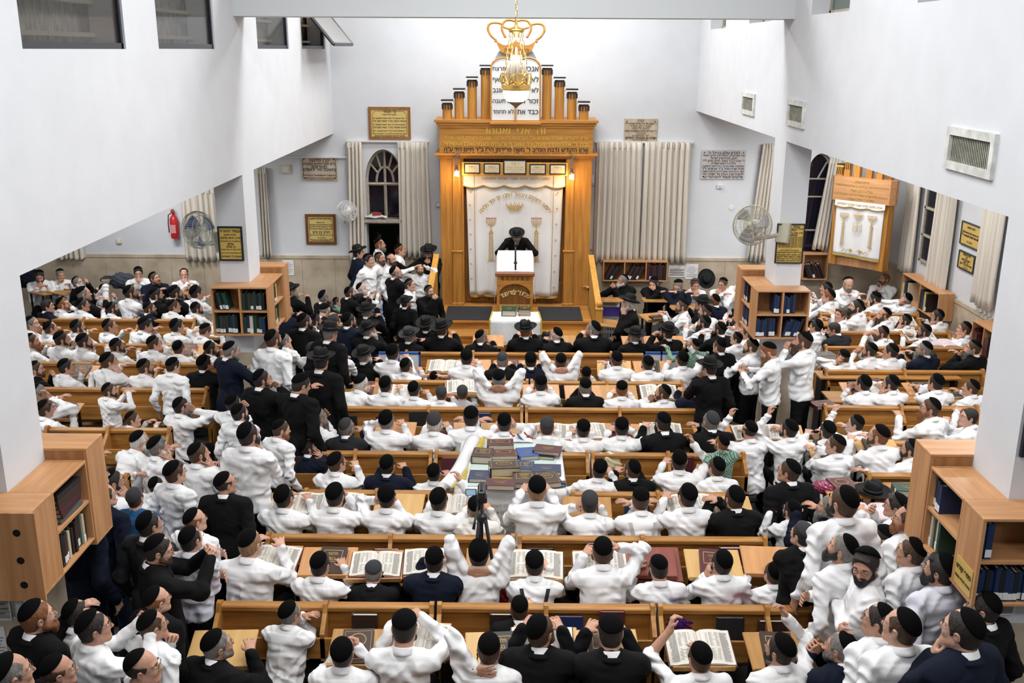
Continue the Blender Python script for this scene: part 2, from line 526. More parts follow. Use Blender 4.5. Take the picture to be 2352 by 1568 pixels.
# --- head-frame parts, built once
def hair_mesh(kind):
    F = Field()
    if kind == 'bald':
        F.ell((0, -.014, .030), (.082, .1035, .088), None, .01)
        F.cut((0, 0, .052), (0, .25, 1)); F.cut((0, .035, 0), (0, 1, -.25)); F.cut((0, -.03, -.062), (0, .1, -1))
    else:
        e = {'buzz': .0035, 'short': .008, 'thick': .014}[kind]
        F.ell((0, -.014, .039), (.0775+e*.8, .098+e*.55, .088+e*.35), None, .01)
        F.ell((0, -.035, -.022), (.064+e*.6, .066+e*.4, .072), None, .03)
        for s in (-1, 1): F.cone((s*.073, .028, .03), (s*.073, .026, -.012), .012, .008, .01)
        if kind == 'thick':
            for i in range(7): F.ell((-.045+.015*i, .062, .098-.002*abs(i-3)), (.02, .026, .016), None, .012)
        F.cut((0, .074, .074), (0, 1, -.42))
        F.cut((0, -.05, -.085), (0, -.1, -1))
        for s in (-1, 1): F.ell((s*.08, .03, -.045), (.04, .04, .034), None, .006, 's')
        F.ell((0, .085, -.01), (.066, .07, .075), None, .006, 's')
    return F.mesh('hair', .0065)
def beard_mesh(kind):
    F = Field(); L = {'short': 0, 'full': 1, 'long': 2}[kind]
    e = (.004, .014, .02)[L]
    for s in (-1, 1):
        F.cone((s*.072, .020, .0), (s*.062, .025, -.05), .008+e*.3, .014+e*.5, .01)
        F.cone((s*.062, .022, -.05), (s*.022, .074, -.085), .020+e*.6, .022+e*.7, .02)
        F.cone((s*.030, .088, -.042), (s*.010, .098, -.040), .007+e*.2, .007+e*.2, .008)
        F.cone((s*.034, .086, -.045), (s*.022, .082, -.08), .010+e*.3, .014+e*.3, .012)
    F.cone((0, .070, -.088), (0, .078, -.098), .030+e*.5, .026+e*.6, .02)
    if L == 1: F.cone((0, .075, -.10), (0, .082, -.135), .036, .024, .03)
    if L == 2:
        F.cone((0, .075, -.10), (0, .085, -.16), .046, .036, .03)
        F.cone((0, .085, -.16), (0, .078, -.235), .036, .014, .03)
    return F.mesh('beard', .0065)
def cap_mesh():
    m = MB(); n = 28; prof = []
    rr = .106
    for i in range(10):
        a = R(2+57*i/9)
        prof.append((rr*math.sin(a), rr*math.cos(a)))
    prof += [(rr*math.sin(R(61)), rr*math.cos(R(61))-.004), ((rr-.006)*math.sin(R(59)), (rr-.006)*math.cos(R(59)))]
    m.lathe([(.0002, rr)]+prof, n)
    me = m.mesh('skullcap', True)
    return me
def hat_meshes():
    b = MB(); n = 40; vs = []
    def brim(i, r):
        w = 2*pi*i/n
        z = .010*abs(math.cos(w))**2*((r-.09)/.09) + .012*math.sin(w)*0
        curl = .022*max(0, (r-.13)/.05)**2*(.5+.5*abs(math.cos(w)))
        return (r*math.cos(w)*.93, r*math.sin(w)*1.07, z+curl)
    rs = [.088, .105, .125, .145, .162, .175, .181]
    top = [[brim(i, r) for i in range(n)] for r in rs]
    v = [p for ring in top for p in ring]; k = len(rs)
    v += [(p[0]*.995, p[1]*.995, p[2]-.006) for ring in reversed(top) for p in ring]
    f = [(a*n+i, a*n+(i+1) % n, (a+1)*n+(i+1) % n, (a+1)*n+i) for a in range(2*k-1) for i in range(n)]
    b.add(v, f)
    c = MB(); prof = [(.093, -.004), (.0935, .02), (.092, .05), (.088, .08), (.082, .105), (.070, .118), (.05, .121), (.02, .117), (.0002, .115)]
    vs = []
    for r, z in prof:
        for i in range(n):
            w = 2*pi*i/n; x, y = r*math.cos(w)*.93, r*math.sin(w)*1.07
            zz = z
            if z > .07:
                zz -= .022*math.exp(-(x/.022)**2)*(z/.12)+.018*max(0, y/.1)*(z/.12)
                if y > .02: x *= 1-.28*(y/.09)*(z/.12)
            vs.append((x, y, zz))
    c.add(vs, [(a*n+i, a*n+(i+1) % n, (a+1)*n+(i+1) % n, (a+1)*n+i) for a in range(len(prof)-1) for i in range(n)])
    d = MB(); d.lathe([(.0935, .0), (.0965, .002), (.0965, .034), (.0925, .036)], n, sx=.93, sy=1.07)
    return b.mesh('hat_brim', True), c.mesh('hat_crown', True), d.mesh('hat_band', True)
def glasses_mesh():
    m = MB()
    for s in (-1, 1):
        pts = [(s*.032+.0215*math.cos(2*pi*i/14), .104+.003*math.sin(2*pi*i/14), .011+.0155*math.sin(2*pi*i/14)) for i in range(14)]
        m.tube(pts, .0014, 5, closed=True)
        m.tube([(s*.053, .103, .017), (s*.076, .07, .017), (s*.085, .0, .014), (s*.083, -.015, -.005)], .0014, 5)
    m.tube([(-.010, .105, .017), (0, .112, .020), (.010, .105, .017)], .0014, 5)
    return m.mesh('glasses', True)
def eye_mesh():
    m = MB(); m.lathe([(.0001, -.0115), (.006, -.0098), (.0098, -.006), (.0115, 0), (.0098, .006), (.0062, .0097)], 12, rot=Matrix.Rotation(-pi/2, 3, 'X'), mi=0)
    m.lathe([(.0066, .0095), (.004, .0112), (.0001, .0118)], 12, rot=Matrix.Rotation(-pi/2, 3, 'X'), mi=1)
    return m.mesh('eye', True)
def brow_mesh():
    m = MB(); m.tube([(-.018, .0, -.003), (-.008, .004, .002), (.006, .004, .002), (.020, -.006, -.004)], [.0025, .004, .004, .0015], 6)
    return m.mesh('eyebrow', True)
def lock_mesh():
    m = MB(); m.tube([(.003*math.cos(i*1.1), .003*math.sin(i*1.1), -.006*i) for i in range(18)], [.006]*14+[.005, .004, .003, .001], 6)
    return m.mesh('sidelock', True)
def collar_mesh(k=1.0, h=1.0):
    m = MB(); n = 32; vs = []
    prof = ((.056, -.02), (.0565, .018*h), (.059, .024*h), (.064, .020*h), (.072*k, -.002), (.079*k, -.022*k), (.074*k, -.026*k))
    for j, (rr, z) in enumerate(prof):
        for i in range(n):
            w = 2*pi*i/n
            pt = .022*math.exp(-((abs(w-pi)-(pi-.42))/.22)**2) if j >= 4 else 0
            vs.append((rr*math.sin(w), (rr+pt*.6)*math.cos(w)*1.06-.004, z-.016*math.cos(w)-pt))
    m.add(vs, [(a*n+i, a*n+(i+1) % n, (a+1)*n+(i+1) % n, (a+1)*n+i) for a in range(len(prof)-1) for i in range(n)])
    return m.mesh('shirt_collar', True)
# ------------------------------------------------------------------ person assembly
SKIN = [mat('skin_%s' % n, c, .55, .15, 60, .08, 20, spec=.35) for n, c in (('fair', (.62, .36, .26)), ('warm', (.54, .29, .195)), ('tan', (.42, .215, .135)))]
HAIRC = {'d': (.022, .016, .013), 'k': (.010, .009, .009), 'b': (.075, .038, .020), 'g': (.23, .085, .03), 'y': (.20, .185, .17), 'w': (.62, .60, .56), 'l': (.32, .19, .09)}
HAIRM = {k: mat('hair_'+k, c, .6, .6, 120, .35, 45, stretch=(1, 1, .25)) for k, c in HAIRC.items()}
CLOTHC = {'w': (.86, .86, .865), 'lav': (.74, .74, .83), 'cr': (.84, .815, .76), 'gr': (.40, .41, .43), 'bl': (.02, .10, .24), 'lb': (.36, .50, .72), 'b': (.0035, .0035, .004), 'n': (.005, .0085, .021), 'c': (.018, .018, .021)}
CLOTHM = {k: mat('cloth_'+k, c, .85, .10, 90, spec=.2) for k, c in CLOTHC.items()}
def plaid():
    m = bpy.data.materials.new('cloth_plaid'); m.use_nodes = True
    nt = m.node_tree; N = nt.nodes; b = N['Principled BSDF']; b.inputs['Roughness'].default_value = .9
    tc = N.new('ShaderNodeTexCoord'); ck = N.new('ShaderNodeTexChecker'); ck.inputs['Scale'].default_value = 55
    ck.inputs['Color1'].default_value = (.01, .05, .03, 1); ck.inputs['Color2'].default_value = (.35, .55, .42, 1)
    nt.links.new(tc.outputs['Object'], ck.inputs['Vector']); nt.links.new(ck.outputs['Color'], b.inputs['Base Color'])
    return m
CLOTHM['pl'] = plaid()
def fold_bump(m, scale, strength):
    nt = m.node_tree; N = nt.nodes; L = nt.links; b = N['Principled BSDF']
    tc = N.new('ShaderNodeTexCoord'); mp = N.new('ShaderNodeMapping'); mp.inputs['Scale'].default_value = (1, 1, 1.5); L.new(tc.outputs['Object'], mp.inputs['Vector'])
    n = N.new('ShaderNodeTexNoise'); n.noise_type = 'RIDGED_MULTIFRACTAL'; n.normalize = True
    n.inputs['Scale'].default_value = scale; n.inputs['Detail'].default_value = 1.5; n.inputs['Distortion'].default_value = .6; L.new(mp.outputs['Vector'], n.inputs['Vector'])
    bp = N.new('ShaderNodeBump'); bp.inputs['Strength'].default_value = strength; bp.inputs['Distance'].default_value = .14
    L.new(n.outputs['Fac'], bp.inputs['Height']); L.new(bp.outputs['Normal'], b.inputs['Normal'])
for k in ('w', 'lav', 'cr', 'gr', 'lb', 'bl'): fold_bump(CLOTHM[k], 4.5, .8)
for k in ('b', 'n', 'c'): fold_bump(CLOTHM[k], 4.0, .35)
VELVET = mat('black_velvet', (.0022, .0022, .0026), .9, .06, 300, spec=.10)
GREYCAP = mat('grey_cloth_cap', (.030, .030, .033), .9, .06, 250)
FELT = mat('black_felt', (.006, .006, .0065), .75, .06, 200, spec=.3)
FELTB = mat('hat_ribbon', (.003, .003, .003), .4)
FELTG = mat('dark_grey_felt', (.022, .024, .022), .8, .06, 200)
WIRE = mat('glasses_metal', (.10, .09, .08), .3, metal=.8)
EYEW = mat('eye_white', (.75, .72, .68), .2); EYED = mat('eye_iris', (.03, .018, .010), .15)
LIPM = mat('lips', (.40, .16, .13), .5)
STRAP = {'sus': mat('suspender_black', (.012, .012, .014), .7), 'susw': mat('suspender_cream', (.50, .47, .42), .8)}
PARTS = {}
def part(key, fn):
    if key not in PARTS: PARTS[key] = fn()
    return PARTS[key]
BODY, CLO = {}, {}
STATS = dict(bodies=0, cloths=0, polys=0)
GARN = {'w': 'white shirt', 'lav': 'pale lavender shirt', 'cr': 'cream shirt', 'gr': 'grey shirt', 'bl': 'blue shirt', 'lb': 'light blue shirt', 'b': 'black suit', 'n': 'navy suit', 'c': 'charcoal suit', 'pl': 'green checked shirt'}
def q5(v, s): return int(round(v/s)*s)
def make_person(px, py, tok, floor=0.0, fit=1.0):
    """px, py: the middle of the head in the photograph; tok: the look and the pose"""
    t = set(tok)
    num = {}
    for w in tok:
        if len(w) > 1 and w[0] in 'yhprltgz' and w[1] == '=': num[w[0]] = float(w[2:])
    arms = next((w[1:] for w in tok if len(w) == 3 and w[0] == 'a'), 'dd')
    gar = next((w for w in tok if w in CLOTHC or w == 'pl'), 'w')
    jacket = gar in ('b', 'n', 'c')
    sit = 't' not in t
    scl = .80 if 'kid' in t else (1.07 if 'big' in t else 1.0)
    if 'z' in num: scl *= num['z']
    scl *= fit
    # which way to the speaker
    p0 = at(px, py, floor+(1.2 if sit else 1.62)*scl)
    spk = math.degrees(math.atan2(.1-p0.x, 17.6-p0.y))
    head = num.get('h', spk)
    body = num.get('y', head*.45)
    rel = (head-body+180) % 360-180
    rel = max(-80, min(80, rel))
    q = dict(sit=sit, lean=q5(num.get('l', 13 if sit else 4), 3), hy=q5(rel, 10), hp=q5(num.get('p', 7), 5), hr=q5(num.get('r', 0), 5), L=arms[0], R=arms[1], g=1.0+.08*(('fat' in t)+0), sl='s' if 'ss' in t else 'l')
    dist = p0.y
    near = dist < 10.5
    res_b = .007 if near else .010
    res_c = .013 if near else .019
    kb = (q['sit'], q['lean'], q['hy'], q['hp'], q['hr'], q['L'], q['R'], q['sl'], near)
    if kb not in BODY:
        sk = skeleton(q)
        BODY[kb] = (body_mesh(q, sk, res_b), sk); STATS['bodies'] += 1; STATS['polys'] += len(BODY[kb][0].polygons)
    bm_, sk = BODY[kb]
    kc = (q['sit'], q['lean'], q['L'], q['R'], q['g'], q['sl'], jacket, near)+((q['hy'], q['hp'], q['hr']) if any(c in 'ckmfbtne' for c in arms) else ())
    if kc not in CLO:
        CLO[kc] = cloth_mesh(q, sk, res_c, .012 if jacket else 0., jacket, hash(kc) % 9999, .0045 if jacket else .0095); STATS['cloths'] += 1; STATS['polys'] += len(CLO[kc].polygons)
    H = sk['H']
    P = at(px, py, floor+float(H[2])*scl)
    ca, sa = math.cos(-R(body)), math.sin(-R(body))
    off = Vector((ca*H[0]-sa*H[1], sa*H[0]+ca*H[1], 0))*scl
    loc = (P.x-off.x, P.y-off.y, floor)
    o = link('person', bm_, None, SKIN[1] if len(bm_.materials) == 0 else None)
    o.location = loc; o.rotation_euler = (0, 0, -R(body)); o.scale = (scl, scl, scl)
    sk_i = 0 if ('hg' in t or 'kid' in t) else (2 if 'tan' in t else (int(px*7+py*3) % 5 != 0) and 1 or 0)
    o.material_slots[0].link = 'OBJECT'; o.material_slots[0].material = SKIN[sk_i]
    Mh = Matrix.Translation(Vector(H)) @ Matrix(sk['Rh'].tolist()).to_4x4() @ Matrix.Diagonal((HS, HS, HS, 1))
    cm = CLOTHM[gar]
    link('jacket' if jacket else 'shirt', CLO[kc], o, cm, mat4=Matrix.Identity(4))
    link('trousers', part(('tr', sit), lambda: trousers_mesh(sit)), o, CLOTHM['b'] if gar != 'n' else CLOTHM['n'], mat4=Matrix.Identity(4))
    Mc = Matrix.Translation(Vector(sk['NB'])) @ Matrix(sk['nk'].tolist()).to_4x4()
    if gar not in ('bl', 'gr'):
        link('shirt_collar', part('col', collar_mesh), o, CLOTHM['w'] if jacket else cm, mat4=Mc)
    if jacket: link('jacket_collar', part('jcol', lambda: collar_mesh(1.0, .4)), o, cm, mat4=Mc @ Matrix.Translation((0, -.004, -.016)) @ Matrix.Diagonal((1.16, 1.2, .8, 1)))
    hair = next((w[1] for w in tok if len(w) == 2 and w[0] == 'h' and w[1] in HAIRC), 'd')
    hk = 'bald' if 'hx' in t else ('thick' if 'thick' in t else ('buzz' if 'buzz' in t else 'short'))
    link('hair', part(('hair', hk), lambda: hair_mesh(hk)), o, HAIRM[hair], mat4=Mh)
    rnd = random.Random(int(px)*31+int(py))
    if 'hat' in t or 'ghat' in t:
        b, c, d = part('hat', hat_meshes)
        fm = FELTG if 'ghat' in t else FELT
        Mk = Mh @ Matrix.Translation((0, -.012, .068)) @ Matrix.Rotation(R(6+rnd.uniform(-4, 8)), 4, 'X')
        h = link('hat', c, o, fm, mat4=Mk)
        link('hat_brim', b, h, fm, mat4=Matrix.Identity(4)); link('hat_band', d, h, FELTB, mat4=Matrix.Identity(4))
    elif 'nk' not in t:
        tilt = 36+rnd.uniform(-8, 8); s = rnd.uniform(.95, 1.04); kt = 1.06 if 'thick' in t else 1.0
        Mk = Mh @ Matrix.Translation((0, -.013, .036)) @ Matrix.Rotation(R(rnd.uniform(-5, 5)), 4, 'Y') @ Matrix.Rotation(R(tilt), 4, 'X') @ Matrix.Diagonal((.90*s*kt, 1.06*s*kt, 1.0*kt, 1))
        link('skullcap', part('cap', cap_mesh), o, GREYCAP if 'gk' in t else VELVET, mat4=Mk)
    bd = next((w for w in tok if w[0] == 'B'), None)
    if bd:
        bk = {'s': 'short', 'L': 'long'}.get(bd[2:], 'full')
        link('beard', part(('beard', bk), lambda: beard_mesh(bk)), o, HAIRM[bd[1]], mat4=Mh)
    if 'gl' in t: link('glasses', part('gl', glasses_mesh), o, WIRE, mat4=Mh)
    # the face is turned enough to be seen
    bear = math.degrees(math.atan2(P.x, P.y))
    face = abs((head-bear+180) % 360-180)
    if face > 55:
        for s in (-1, 1):
            link('eye', part('eye', eye_mesh), o, [EYEW, EYED], mat4=Mh @ Matrix.Translation((s*.032, .0785, .0135)) @ Matrix.Diagonal((1, 1, .68, 1)))
            link('eyebrow', part('brow', brow_mesh), o, HAIRM[hair], mat4=Mh @ Matrix.Translation((s*.033, .0905, .036)) @ Matrix.Diagonal((s, 1, 1, 1)))
    if 'sl' in t:
        for s in (-1, 1): link('sidelock', part('lock', lock_mesh), o, HAIRM[hair], mat4=Mh @ Matrix.Translation((s*.084, .018, .0)))
    for sx in ('sus', 'susw'):
        if sx in t: suspenders(o, CLO[kc], sk, STRAP[sx])
    PEOPLE.append((o, px, py, tok, dict(gar=gar, jacket=jacket, sit=sit, hair=hair, hk=hk, arms=arms, head=head, loc=loc)))
    return o
PEOPLE = []
def suspenders(o, me, sk, m):
    bt = BVHTree.FromPolygons([v.co for v in me.vertices], [p.vertices for p in me.polygons])
    P, T = sk['P'], sk['T']
    yv = Vector(T@A(0, 1, 0))
    for s in (-1, 1):
        mb = MB(); vs = []
        n = 22
        for i in range(n+1):
            u = i/n
            x = s*(.115*(1-u)**.8+.012*u); z = .445-.40*u
            for e in (-.017, .017):
                p = Vector(P+T@A(x+e, -.5, z))
                h = bt.ray_cast(p, yv)
                c = h[0] if h[0] else Vector(P+T@A(x+e, -.12, z))
                vs.append(c-yv*.006)
        mb.add(vs, [(2*i, 2*i+1, 2*i+3, 2*i+2) for i in range(n)])
        mb.obj('suspender', m, o, smooth=True)
